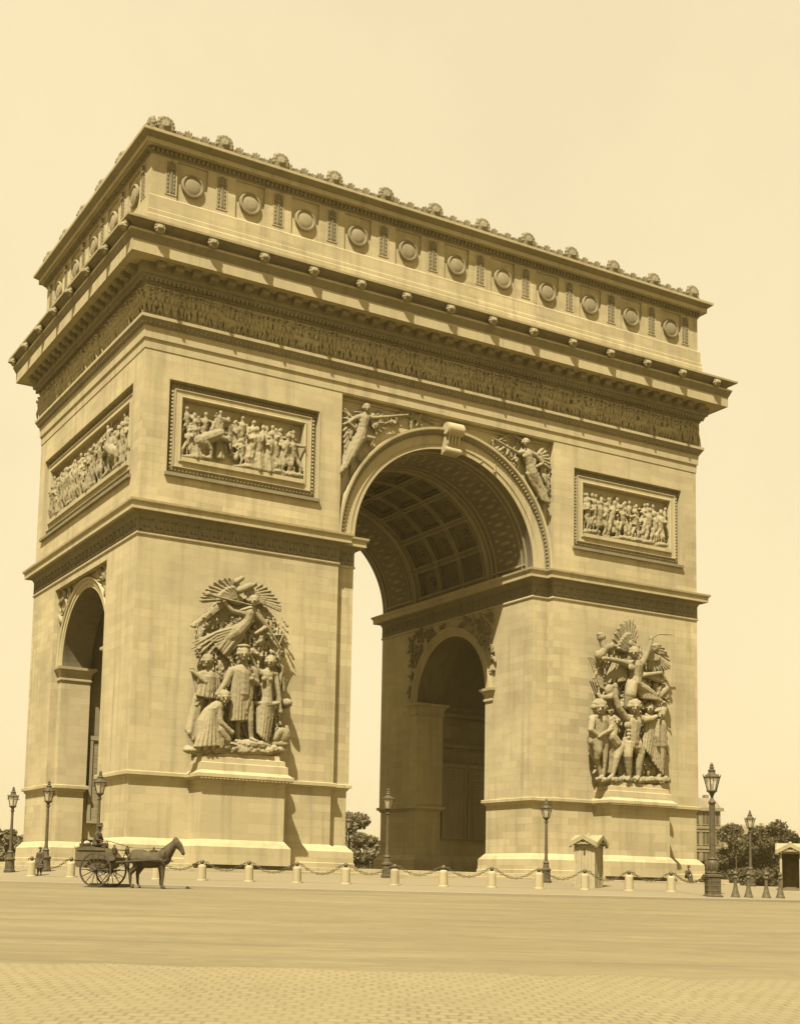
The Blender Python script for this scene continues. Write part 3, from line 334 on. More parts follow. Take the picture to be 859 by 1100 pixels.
('drapery_mass',[('e',[-15.53,11.3,0.3],[2.94,4.05,0.45],0,0),('e',[-16.61,8.69,0.3],[2.09,1.72,0.6],0,0),('e',[-13.87,9.03,0.3],[1.35,1.72,0.5],0,0),('e',[-15.59,14.21,0.2],[2.7,2.33,0.35],0,0),('c',[-15.04,12.97,0.8],[-14.5,12.78,0.8],0.27,0.22),('c',[-14.51,12.56,0.7],[-14.38,13.04,0.8],0.22,0.17),('c',[-17.21,12.02,0.8],[-17.03,11.62,0.85],0.25,0.25),('c',[-17.03,11.62,0.85],[-17.07,11.09,0.8],0.25,0.2),('c',[-17.98,12.99,0.73],[-18.03,12.41,0.86],0.09,0.04),('c',[-18.61,12.94,0.81],[-18.41,12.47,0.75],0.05,0.08),('c',[-17.44,12.84,0.76],[-17.44,12.59,0.73],0.1,0.05),('c',[-16.38,14.94,0.73],[-16.33,14.56,0.69],0.08,0.05),('c',[-17.54,13.87,0.76],[-17.45,13.1,0.68],0.09,0.1),('c',[-13.82,15.03,0.8],[-13.89,14.54,0.9],0.09,0.06),('c',[-13.97,13.8,0.83],[-13.77,13.01,0.8],0.08,0.04),('c',[-17.33,13.18,0.66],[-17.65,12.68,0.83],0.08,0.08),('c',[-16.62,14.02,0.72],[-16.16,13.64,0.63],0.08,0.04),('c',[-14.65,13.06,0.72],[-14.63,12.42,0.77],0.06,0.1),('c',[-14.35,14.04,0.86],[-14.4,13.47,0.76],0.08,0.06),('c',[-15.62,13.0,0.82],[-15.58,12.75,0.89],0.1,0.08),('c',[-14.11,14.12,0.84],[-13.91,13.9,0.68],0.08,0.07),('c',[-16.0,14.27,0.75],[-15.93,13.8,0.8],0.09,0.07),('c',[-18.67,14.22,0.82],[-18.85,13.42,0.86],0.1,0.05),('c',[-13.8,13.84,0.62],[-14.05,13.52,0.85],0.05,0.05),('c',[-18.15,13.45,0.75],[-18.08,13.12,0.7],0.06,0.08),('c',[-16.12,14.35,0.63],[-16.23,13.77,0.75],0.07,0.05),('c',[-18.16,12.85,0.82],[-17.87,12.3,0.63],0.05,0.05),('c',[-14.65,14.85,0.79],[-14.57,14.16,0.69],0.08,0.1),('c',[-14.14,14.13,0.76],[-14.2,13.61,0.81],0.07,0.04),('c',[-17.01,12.84,0.7],[-17.46,12.11,0.71],0.1,0.09),('c',[-14.41,14.34,0.63],[-14.51,13.46,0.91],0.1,0.07),('c',[-17.79,12.96,0.8],[-17.78,12.1,0.73],0.08,0.06),('c',[-17.61,13.4,0.79],[-17.51,13.11,0.77],0.07,0.06),('c',[-13.63,13.36,0.67],[-13.77,13.05,0.92],0.07,0.09),('c',[-16.84,14.49,0.71],[-16.55,13.7,0.83],0.1,0.07),('c',[-12.97,14.9,0.64],[-12.57,14.34,0.89],0.06,0.05),('c',[-14.33,13.93,0.69],[-14.48,13.44,0.8],0.1,0.1),('c',[-13.58,15.05,0.65],[-13.34,14.49,0.64],0.05,0.09),('c',[-14.16,13.45,0.71],[-13.87,12.75,0.69],0.08,0.04),('c',[-17.27,12.96,0.85],[-17.48,12.42,0.7],0.08,0.09),('c',[-14.04,15.24,0.84],[-13.93,14.95,0.69],0.05,0.1),('c',[-16.36,14.76,0.68],[-16.28,14.43,0.65],0.09,0.09),('c',[-16.57,12.88,0.74],[-16.71,12.46,0.82],0.05,0.04),('c',[-18.69,12.62,0.77],[-18.56,12.22,0.71],0.08,0.04),('c',[-13.42,13.21,0.77],[-13.5,12.82,0.78],0.11,0.08),('c',[-14.94,14.61,0.7],[-14.87,14.02,0.64],0.06,0.06),('c',[-13.01,14.42,0.72],[-12.67,13.62,0.72],0.07,0.06),('c',[-13.79,13.35,0.7],[-13.6,12.96,0.79],0.08,0.07),('c',[-17.37,14.85,0.64],[-17.43,14.22,0.81],0.05,0.06),('c',[-14.13,14.2,0.66],[-14.34,13.33,0.86],0.08,0.04),('c',[-13.23,15.0,0.7],[-13.4,14.18,0.77],0.06,0.09),('c',[-17.11,12.97,0.85],[-16.72,12.89,0.71],0.05,0.09),('c',[-14.03,13.3,0.66],[-14.28,12.61,0.67],0.07,0.08),('c',[-14.98,14.59,0.86],[-14.77,14.39,0.78],0.1,0.07),('c',[-13.76,14.33,0.63],[-13.68,13.92,0.75],0.09,0.07),('c',[-18.39,14.01,0.65],[-18.55,13.64,0.87],0.06,0.06),('c',[-16.47,13.66,0.75],[-16.45,13.07,0.75],0.09,0.08),('c',[-14.55,14.7,0.74],[-14.56,14.12,0.74],0.06,0.07),('c',[-13.4,13.35,0.64],[-13.48,13.03,0.88],0.08,0.05),('c',[-14.32,13.3,0.79],[-14.54,12.91,0.73],0.1,0.08),('c',[-14.5,13.92,0.76],[-14.93,13.12,0.7],0.06,0.05),('c',[-15.49,13.45,0.79],[-15.27,13.27,0.72],0.09,0.07),('c',[-17.83,13.25,0.78],[-18.59,12.8,0.89],0.06,0.1),('c',[-17.98,13.14,0.78],[-18.17,12.37,0.75],0.09,0.09),('c',[-13.08,14.56,0.7],[-13.22,14.16,0.89],0.06,0.1),('c',[-18.05,13.53,0.65],[-17.84,13.08,0.69],0.07,0.08),('c',[-18.79,14.3,0.77],[-18.67,13.68,0.68],0.1,0.06),('c',[-15.64,14.5,0.68],[-15.72,13.84,0.86],0.09,0.09),('c',[-13.08,14.19,0.76],[-12.44,13.72,0.71],0.07,0.05),('c',[-14.11,15.01,0.76],[-14.17,14.24,0.85],0.11,0.1),('c',[-17.98,13.74,0.71],[-17.74,13.24,0.62],0.08,0.07),('c',[-16.24,14.34,0.82],[-16.12,13.86,0.77],0.09,0.08),('c',[-16.68,14.51,0.84],[-16.84,13.9,0.77],0.1,0.1),('c',[-16.13,13.21,0.81],[-16.07,12.72,0.71],0.11,0.05),('c',[-15.18,13.99,0.73],[-15.22,13.46,0.88],0.07,0.07),('c',[-14.49,13.26,0.74],[-14.52,12.51,0.81],0.09,0.08),('c',[-15.18,14.24,0.82],[-14.81,13.48,0.85],0.1,0.09),('c',[-15.31,14.36,0.8],[-15.11,14.0,0.78],0.1,0.05),('c',[-13.96,14.21,0.81],[-13.82,13.66,0.73],0.07,0.08),('c',[-18.68,13.63,0.79],[-18.69,12.77,0.83],0.07,0.07),('c',[-17.64,14.39,0.83],[-17.66,14.12,0.73],0.08,0.07),('c',[-14.55,14.84,0.8],[-14.33,14.21,0.7],0.1,0.08),('c',[-17.43,13.67,0.7],[-17.77,12.84,0.91],0.06,0.08),('c',[-13.91,15.22,0.78],[-14.41,14.48,0.75],0.07,0.08),('c',[-14.23,14.84,0.73],[-14.08,13.96,0.84],0.1,0.07),('c',[-17.24,13.77,0.65],[-17.2,13.44,0.73],0.09,0.08),('c',[-17.38,13.34,0.72],[-17.31,13.05,0.65],0.08,0.05),('c',[-18.42,13.49,0.67],[-18.17,12.72,0.83],0.05,0.09),('c',[-13.15,14.02,0.79],[-12.97,13.75,0.74],0.05,0.07),('c',[-16.67,14.59,0.83],[-16.9,14.25,0.79],0.08,0.05),('c',[-14.59,14.51,0.63],[-14.02,13.86,0.88],0.1,0.06),('c',[-16.56,13.72,0.72],[-16.17,13.0,0.85],0.1,0.05),('c',[-13.46,15.32,0.71],[-13.58,15.03,0.76],0.06,0.09),('c',[-13.56,15.24,0.83],[-13.63,15.0,0.7],0.05,0.05),('c',[-18.33,14.69,0.83],[-17.97,14.12,0.74],0.09,0.08),('c',[-13.04,14.0,0.64],[-12.89,13.63,0.8],0.1,0.06),('c',[-15.26,13.91,0.72],[-15.25,13.42,0.88],0.06,0.06),('c',[-14.95,13.6,0.8],[-14.86,12.89,0.7],0.09,0.1),('c',[-17.84,12.87,0.64],[-18.01,12.59,0.76],0.1,0.06),('c',[-13.04,15.31,0.73],[-12.64,14.86,0.74],0.06,0.08),('c',[-13.61,15.29,0.64],[-13.49,14.52,0.74],0.05,0.08),('c',[-17.05,14.62,0.82],[-16.95,13.89,0.71],0.1,0.06),('c',[-17.42,13.66,0.86],[-17.16,12.97,0.65],0.08,0.08),('c',[-16.2,12.87,0.83],[-16.39,12.18,0.78],0.09,0.09),('c',[-13.9,14.67,0.64],[-14.09,14.04,0.79],0.07,0.04),('c',[-14.0,13.86,0.69],[-14.15,13.41,0.72],0.07,0.08),('c',[-15.87,13.92,0.7],[-16.2,13.46,0.91],0.05,0.07),('c',[-13.45,13.29,0.82],[-14.11,12.54,0.9],0.1,0.09),('c',[-18.03,13.67,0.8],[-17.27,13.43,0.73],0.09,0.09),('c',[-15.12,14.25,0.86],[-14.69,13.87,0.67],0.08,0.05),('c',[-14.82,13.95,0.8],[-14.85,13.46,0.65],0.05,0.07),('c',[-17.3,14.65,0.78],[-17.17,14.28,0.64],0.08,0.04),('c',[-13.79,13.9,0.71],[-13.95,13.62,0.83],0.1,0.06),('c',[-13.62,14.0,0.84],[-14.17,13.31,0.82],0.07,0.07),('c',[-13.2,13.63,0.68],[-13.14,12.7,0.84],0.06,0.08),('c',[-15.86,13.99,0.84],[-15.46,13.66,0.8],0.1,0.04),('c',[-13.76,14.32,0.62],[-13.88,13.59,0.71],0.06,0.09),('c',[-14.41,13.11,0.76],[-14.61,12.51,0.78],0.08,0.07),('c',[-13.37,8.31,1.0],[-13.44,7.53,0.91],0.09,0.07),('c',[-15.32,10.0,0.93],[-15.39,9.64,1.04],0.07,0.1),('c',[-13.39,10.37,0.83],[-13.34,10.11,0.92],0.08,0.06),('c',[-13.74,10.42,0.88],[-13.81,9.8,0.92],0.05,0.05),('c',[-15.82,7.87,1.02],[-15.72,7.06,1.09],0.09,0.08),('c',[-14.42,11.21,1.06],[-14.17,10.37,1.05],0.06,0.08),('c',[-16.17,10.16,1.03],[-15.7,9.85,1.08],0.07,0.09),('c',[-16.15,9.98,1.0],[-16.12,9.16,0.89],0.08,0.06),('c',[-14.87,12.13,0.9],[-15.15,11.28,1.03],0.11,0.07),('c',[-15.78,9.61,0.9],[-15.68,9.0,0.97],0.06,0.09),('c',[-15.29,12.55,0.87],[-15.5,11.73,0.84],0.09,0.08),('c',[-17.16,11.61,0.85],[-16.76,10.94,1.08],0.08,0.05),('c',[-17.4,8.34,0.91],[-17.29,8.12,1.02],0.06,0.04),('c',[-13.44,13.01,0.83],[-13.77,12.24,1.06],0.06,0.05),('c',[-17.55,9.26,0.86],[-17.46,8.39,0.92],0.05,0.08),('c',[-14.61,12.44,0.83],[-14.74,11.93,1.05],0.08,0.08),('c',[-13.64,9.27,0.88],[-13.88,8.74,0.91],0.09,0.05),('c',[-16.15,8.46,0.97],[-15.99,8.19,0.97],0.07,0.05),('c',[-13.44,11.8,0.96],[-13.28,11.59,0.84],0.06,0.04),('c',[-17.82,12.18,0.95],[-17.69,11.54,1.1],0.11,0.1),('c',[-17.41,10.48,1.02],[-17.33,9.86,0.9],0.09,0.06),('c',[-15.86,12.84,0.92],[-16.05,12.58,1.04],0.06,0.05),('c',[-18.13,11.72,0.94],[-18.16,11.13,1.01],0.07,0.05),('c',[-13.61,8.22,0.93],[-13.84,7.51,0.99],0.08,0.04),('c',[-16.35,10.19,0.91],[-16.47,9.4,1.1],0.08,0.08),('c',[-16.92,7.87,0.82],[-17.0,7.4,0.85],0.09,0.06),('c',[-14.03,9.65,0.94],[-14.28,9.16,1.0],0.06,0.04),('c',[-17.07,10.89,0.84],[-17.09,10.04,0.88],0.09,0.07),('c',[-16.48,10.49,0.85],[-16.57,10.14,1.08],0.05,0.08),('c',[-13.38,9.6,0.98],[-13.29,9.36,1.04],0.09,0.07),('c',[-16.7,10.49,0.94],[-16.8,9.89,1.06],0.11,0.09),('c',[-14.12,11.54,0.94],[-13.98,11.18,0.95],0.06,0.08),('c',[-13.67,10.1,1.07],[-13.63,9.64,0.95],0.06,0.04),('c',[-18.08,8.2,0.98],[-17.87,7.37,0.91],0.06,0.05),('c',[-14.97,9.52,0.96],[-14.85,9.24,1.05],0.11,0.04),('c',[-15.85,9.27,1.04],[-15.91,8.87,1.03],0.08,0.06),('c',[-13.09,9.18,0.83],[-13.09,8.63,1.08],0.08,0.05),('c',[-15.9,10.43,1.0],[-15.84,9.93,1.03],0.1,0.07),('c',[-13.45,11.42,1.03],[-13.4,10.68,1.01],0.06,0.06),('c',[-14.88,8.06,0.82],[-14.56,7.52,1.03],0.08,0.09),('c',[-15.07,8.84,0.97],[-15.74,8.36,1.09],0.1,0.05),('c',[-14.18,9.15,1.01],[-14.15,8.8,0.88],0.08,0.09),('c',[-17.84,9.62,0.94],[-17.72,9.04,1.11],0.06,0.04),('c',[-18.6,10.17,0.98],[-18.66,9.4,0.97],0.09,0.08),('c',[-16.89,11.41,1.01],[-16.87,11.12,1.05],0.06,0.09),('c',[-16.45,9.42,1.04],[-16.35,8.7,0.87],0.06,0.06),('c',[-16.14,11.36,0.91],[-16.58,10.55,0.93],0.08,0.07),('c',[-13.92,11.5,0.94],[-14.0,10.8,1.09],0.08,0.04),('c',[-14.17,11.5,0.92],[-13.8,10.93,0.85],0.1,0.08),('c',[-16.54,10.13,1.02],[-16.01,9.52,0.91],0.09,0.05),('c',[-16.24,11.65,1.02],[-16.13,11.36,0.93],0.07,0.06),('c',[-18.19,10.35,0.93],[-18.56,10.11,1.09],0.07,0.09),('c',[-16.19,9.63,0.88],[-16.35,9.32,1.02],0.06,0.06),('c',[-16.69,8.81,1.02],[-16.57,8.44,0.94],0.09,0.09),('c',[-16.76,8.38,1.06],[-17.04,7.74,1.05],0.09,0.09),('c',[-13.46,9.29,0.89],[-13.29,8.43,1.02],0.09,0.06),('c',[-16.6,11.9,1.04],[-16.82,11.35,1.11],0.06,0.05),('c',[-18.52,10.83,1.05],[-18.45,10.38,1.05],0.1,0.06),('c',[-15.76,11.68,0.98],[-15.81,11.26,0.91],0.06,0.09),('c',[-18.14,11.92,0.88],[-18.0,11.59,0.9],0.07,0.06),('c',[-17.37,11.5,1.01],[-17.15,11.08,0.86],0.05,0.09),('c',[-16.26,8.93,0.95],[-16.16,8.63,0.92],0.1,0.08),('c',[-15.36,10.92,0.97],[-15.62,10.38,1.07],0.07,0.07),('c',[-15.5,10.18,1.07],[-15.41,9.32,0.96],0.1,0.06),('c',[-15.92,12.61,1.05],[-16.23,12.4,1.09],0.09,0.04),('c',[-16.88,8.79,0.85],[-17.07,8.61,0.87],0.07,0.05),('c',[-15.12,12.46,1.04],[-15.23,12.23,0.96],0.06,0.07),('c',[-17.83,10.17,0.87],[-17.88,9.87,1.07],0.1,0.07),('c',[-14.83,8.57,0.85],[-14.94,8.25,0.88],0.06,0.04),('c',[-17.52,10.79,1.03],[-17.74,10.17,1.04],0.1,0.07),('c',[-13.65,12.28,0.87],[-14.05,11.68,0.91],0.07,0.06),('c',[-16.37,10.8,1.02],[-16.68,10.1,0.96],0.08,0.06),('c',[-14.41,8.03,0.98],[-14.45,7.34,0.99],0.05,0.05),('c',[-17.57,9.8,0.98],[-17.98,9.23,1.03],0.09,0.07),('c',[-18.24,8.81,0.83],[-18.45,8.21,0.85],0.06,0.08),('c',[-15.8,11.91,1.06],[-15.13,11.32,0.96],0.1,0.06),('c',[-17.44,8.61,0.96],[-17.32,7.81,0.94],0.07,0.08),('c',[-16.16,9.53,1.0],[-16.09,9.22,1.09],0.07,0.05),('c',[-16.79,10.09,0.87],[-16.49,9.32,1.03],0.09,0.09),('c',[-16.22,10.55,0.94],[-16.32,10.1,0.88],0.06,0.07),('c',[-17.6,10.34,0.97],[-17.44,10.04,0.89],0.1,0.08),('c',[-14.97,8.51,0.9],[-14.92,7.82,1.07],0.06,0.06),('c',[-18.43,8.31,0.88],[-18.49,7.86,0.92],0.09,0.07),('c',[-16.31,8.65,0.96],[-16.35,8.42,0.87],0.06,0.07),('c',[-16.68,12.45,0.94],[-16.24,11.99,1.09],0.1,0.05),('c',[-16.89,7.96,0.87],[-16.55,7.23,1.08],0.09,0.07),('c',[-14.84,10.32,0.99],[-14.85,10.04,1.01],0.06,0.06),('c',[-16.19,7.98,0.94],[-16.29,7.51,0.88],0.07,0.05),('c',[-15.64,8.8,0.83],[-16.21,8.28,0.94],0.09,0.07),('c',[-18.09,10.09,1.02],[-18.38,9.57,1.03],0.08,0.08),('c',[-17.5,12.57,0.9],[-17.46,12.24,1.0],0.08,0.08),('c',[-13.51,12.61,0.84],[-13.56,11.97,0.95],0.09,0.05),('c',[-16.9,9.47,0.91],[-16.53,9.22,1.0],0.1,0.05),('c',[-14.41,11.17,0.98],[-14.59,10.29,1.09],0.1,0.07),('c',[-13.45,12.98,0.99],[-13.36,12.76,1.03],0.11,0.09),('c',[-18.18,9.95,0.93],[-18.61,9.39,1.06],0.07,0.05),('c',[-18.32,9.68,0.89],[-18.75,9.15,0.83],0.1,0.05),('c',[-14.33,8.5,1.05],[-14.21,8.01,1.0],0.06,0.04),('c',[-17.4,11.76,0.89],[-17.59,11.23,0.84],0.09,0.07),('c',[-15.75,10.86,0.85],[-15.79,10.01,0.96],0.07,0.06),('c',[-13.36,10.2,1.06],[-13.08,9.75,1.01],0.1,0.05),('c',[-15.42,12.28,0.83],[-15.52,11.76,1.11],0.09,0.08),('c',[-15.57,11.64,0.89],[-15.39,11.16,1.05],0.06,0.1),('c',[-14.12,9.9,0.9],[-14.26,9.61,1.11],0.1,0.07),('c',[-15.56,9.44,1.03],[-15.54,8.97,1.02],0.08,0.07),('c',[-15.78,10.55,1.01],[-16.28,9.81,0.97],0.07,0.09),('c',[-14.57,9.7,0.98],[-14.74,9.05,1.11],0.08,0.1),('c',[-16.52,9.71,0.99],[-16.48,8.97,1.06],0.07,0.06),('c',[-17.84,9.35,1.07],[-17.63,8.84,0.94],0.1,0.09),('c',[-15.6,10.84,1.02],[-15.34,10.24,1.02],0.1,0.08),('c',[-16.53,12.59,0.91],[-16.39,11.75,1.04],0.08,0.05),('c',[-14.14,11.39,0.97],[-14.21,11.07,1.1],0.07,0.07),('c',[-18.14,12.54,0.83],[-18.5,11.86,0.96],0.07,0.09),('c',[-13.28,8.69,0.96],[-13.35,8.02,1.0],0.06,0.05),('c',[-16.9,8.63,0.89],[-16.61,8.19,0.99],0.08,0.05),('c',[-13.92,8.11,0.88],[-13.88,7.75,1.04],0.1,0.05),('c',[-15.47,11.71,0.86],[-15.71,11.14,0.96],0.07,0.06),('c',[-17.75,11.66,1.05],[-17.41,11.07,1.0],0.1,0.09),('c',[-17.98,11.59,1.01],[-17.9,11.32,0.88],0.06,0.06),('c',[-14.14,13.0,0.9],[-14.12,12.17,0.96],0.08,0.05),('c',[-13.51,12.2,1.06],[-13.56,11.7,0.86],0.05,0.07),('c',[-18.18,8.62,1.02],[-17.65,8.27,0.83],0.07,0.09),('c',[-17.48,10.63,0.87],[-17.69,10.1,0.92],0.05,0.09),('c',[-17.85,11.51,0.98],[-18.09,10.89,1.01],0.1,0.09),('c',[-17.73,8.1,1.01],[-17.82,7.79,1.1],0.08,0.1),('c',[-13.47,9.98,1.06],[-13.39,9.53,0.88],0.09,0.07),('c',[-18.61,12.47,1.01],[-18.26,11.78,1.04],0.06,0.1),('c',[-14.91,10.55,0.84],[-14.81,10.14,1.11],0.09,0.05),('c',[-14.08,8.52,0.9],[-13.99,8.2,1.08],0.08,0.07),('c',[-18.08,8.03,1.01],[-18.39,7.53,0.92],0.06,0.04),('c',[-17.6,10.51,0.9],[-17.23,9.85,1.02],0.1,0.06),('c',[-17.49,7.97,0.83],[-17.72,7.31,0.93],0.09,0.06),('c',[-14.47,11.89,0.84],[-14.48,11.03,1.04],0.1,0.05),('c',[-15.03,9.82,0.95],[-15.38,9.17,0.97],0.07,0.05),('c',[-16.17,10.8,0.92],[-16.33,10.32,1.04],0.08,0.05),('c',[-15.62,11.2,0.85],[-15.79,10.77,1.1],0.11,0.09),('c',[-17.7,11.93,0.82],[-17.92,11.39,1.03],0.07,0.09),('c',[-17.67,12.66,0.92],[-17.79,11.92,0.87],0.07,0.06),('c',[-17.21,11.44,0.9],[-17.25,10.67,0.97],0.07,0.09),('c',[-14.42,8.04,1.02],[-14.58,7.72,0.99],0.07,0.07),('c',[-15.6,11.26,1.04],[-15.52,10.44,0.85],0.08,0.09),('c',[-15.89,10.51,0.86],[-15.97,9.82,1.06],0.06,0.08),('c',[-13.32,10.91,1.04],[-13.68,10.51,0.84],0.06,0.09),('c',[-17.87,10.09,0.99],[-17.76,9.39,1.06],0.06,0.04),('c',[-15.55,8.39,1.0],[-15.25,7.56,1.09],0.1,0.09),('c',[-15.44,8.77,0.88],[-15.37,8.22,0.9],0.07,0.04),('c',[-15.26,10.92,0.87],[-15.34,10.16,0.91],0.07,0.1),('c',[-15.09,10.6,0.83],[-15.18,10.2,1.11],0.07,0.07),('c',[-14.87,8.54,0.88],[-15.11,8.03,1.02],0.07,0.05),('c',[-14.86,11.48,0.86],[-14.96,10.79,0.95],0.1,0.09),('c',[-13.36,10.16,0.98],[-13.68,9.31,0.96],0.09,0.09),('c',[-13.62,10.0,0.85],[-13.65,9.36,0.88],0.05,0.08),('c',[-13.95,9.17,0.88],[-14.01,8.9,1.0],0.05,0.09),('c',[-13.82,12.53,0.99],[-13.73,11.86,0.94],0.09,0.05),('c',[-13.71,8.51,0.89],[-13.67,8.26,0.89],0.06,0.05),('c',[-15.03,9.52,1.05],[-14.86,9.21,1.11],0.05,0.07),('c',[-15.13,11.53,0.85],[-15.02,11.18,0.89],0.1,0.05),('c',[-16.0,11.91,0.89],[-15.79,11.64,1.07],0.05,0.07),('c',[-15.07,11.49,0.83],[-15.21,10.58,0.85],0.07,0.07),('c',[-15.11,9.87,1.06],[-14.69,9.64,1.12],0.09,0.06)]),
('orb',[('e',[-12.51,10.03,0.6],[0.32,0.32,0.6],0,0)]),
('fallen_trophy',[('c',[-13.4,7.7,0.8],[-13.07,8.2,0.9],0.32,0.32),('c',[-13.07,8.2,0.9],[-12.51,8.5,0.7],0.32,0.22),('c',[-13.84,7.36,0.9],[-12.6,7.52,0.8],0.22,0.27),('e',[-12.75,8.05,0.8],[0.49,0.61,0.35],0,0)]),
('lyre',[('c',[-12.91,12.25,0.6],[-12.67,10.81,0.6],0.17,0.12),('c',[-13.21,12.39,0.7],[-12.9,12.23,0.7],0.17,0.15),('c',[-12.9,12.23,0.7],[-13.04,11.12,0.7],0.15,0.1)]),
('helmet_pile',[('e',[-18.96,6.62,1.3],[0.56,0.22,0.4],0,0),('e',[-19.19,6.72,1.2],[0.25,0.22,0.3],0,0),('e',[-18.66,6.75,1.4],[0.27,0.25,0.3],0,0),('c',[-18.88,7.76,0.8],[-19.01,7.87,0.8],0.27,0.17)]),
('rock_base',[('e',[-15.4,6.89,0.9],[2.33,0.42,0.85],0,0),('e',[-15.06,7.21,1.0],[1.35,0.37,0.8],0,0),('e',[-18.37,6.73,1.15],[0.27,0.2,0.3],0,0),('e',[-18.13,6.68,1.39],[0.31,0.29,0.3],0,0),('e',[-17.72,6.67,1.23],[0.34,0.28,0.3],0,0),('e',[-17.49,6.75,1.47],[0.38,0.27,0.3],0,0),('e',[-17.08,6.75,1.31],[0.42,0.26,0.3],0,0),('e',[-16.66,6.74,1.15],[0.29,0.25,0.3],0,0),('e',[-16.43,6.82,1.39],[0.33,0.23,0.3],0,0),('e',[-16.01,6.82,1.23],[0.37,0.22,0.3],0,0),('e',[-15.78,6.77,1.47],[0.4,0.21,0.3],0,0),('e',[-15.36,6.89,1.31],[0.28,0.2,0.3],0,0),('e',[-14.93,6.88,1.15],[0.32,0.29,0.3],0,0),('e',[-14.7,6.97,1.39],[0.36,0.28,0.3],0,0),('e',[-14.27,6.96,1.23],[0.39,0.27,0.3],0,0),('e',[-14.03,6.91,1.47],[0.27,0.26,0.3],0,0),('e',[-13.6,7.04,1.31],[0.31,0.25,0.3],0,0),('e',[-13.16,7.03,1.15],[0.34,0.23,0.3],0,0)]),
 ],
 'right': [
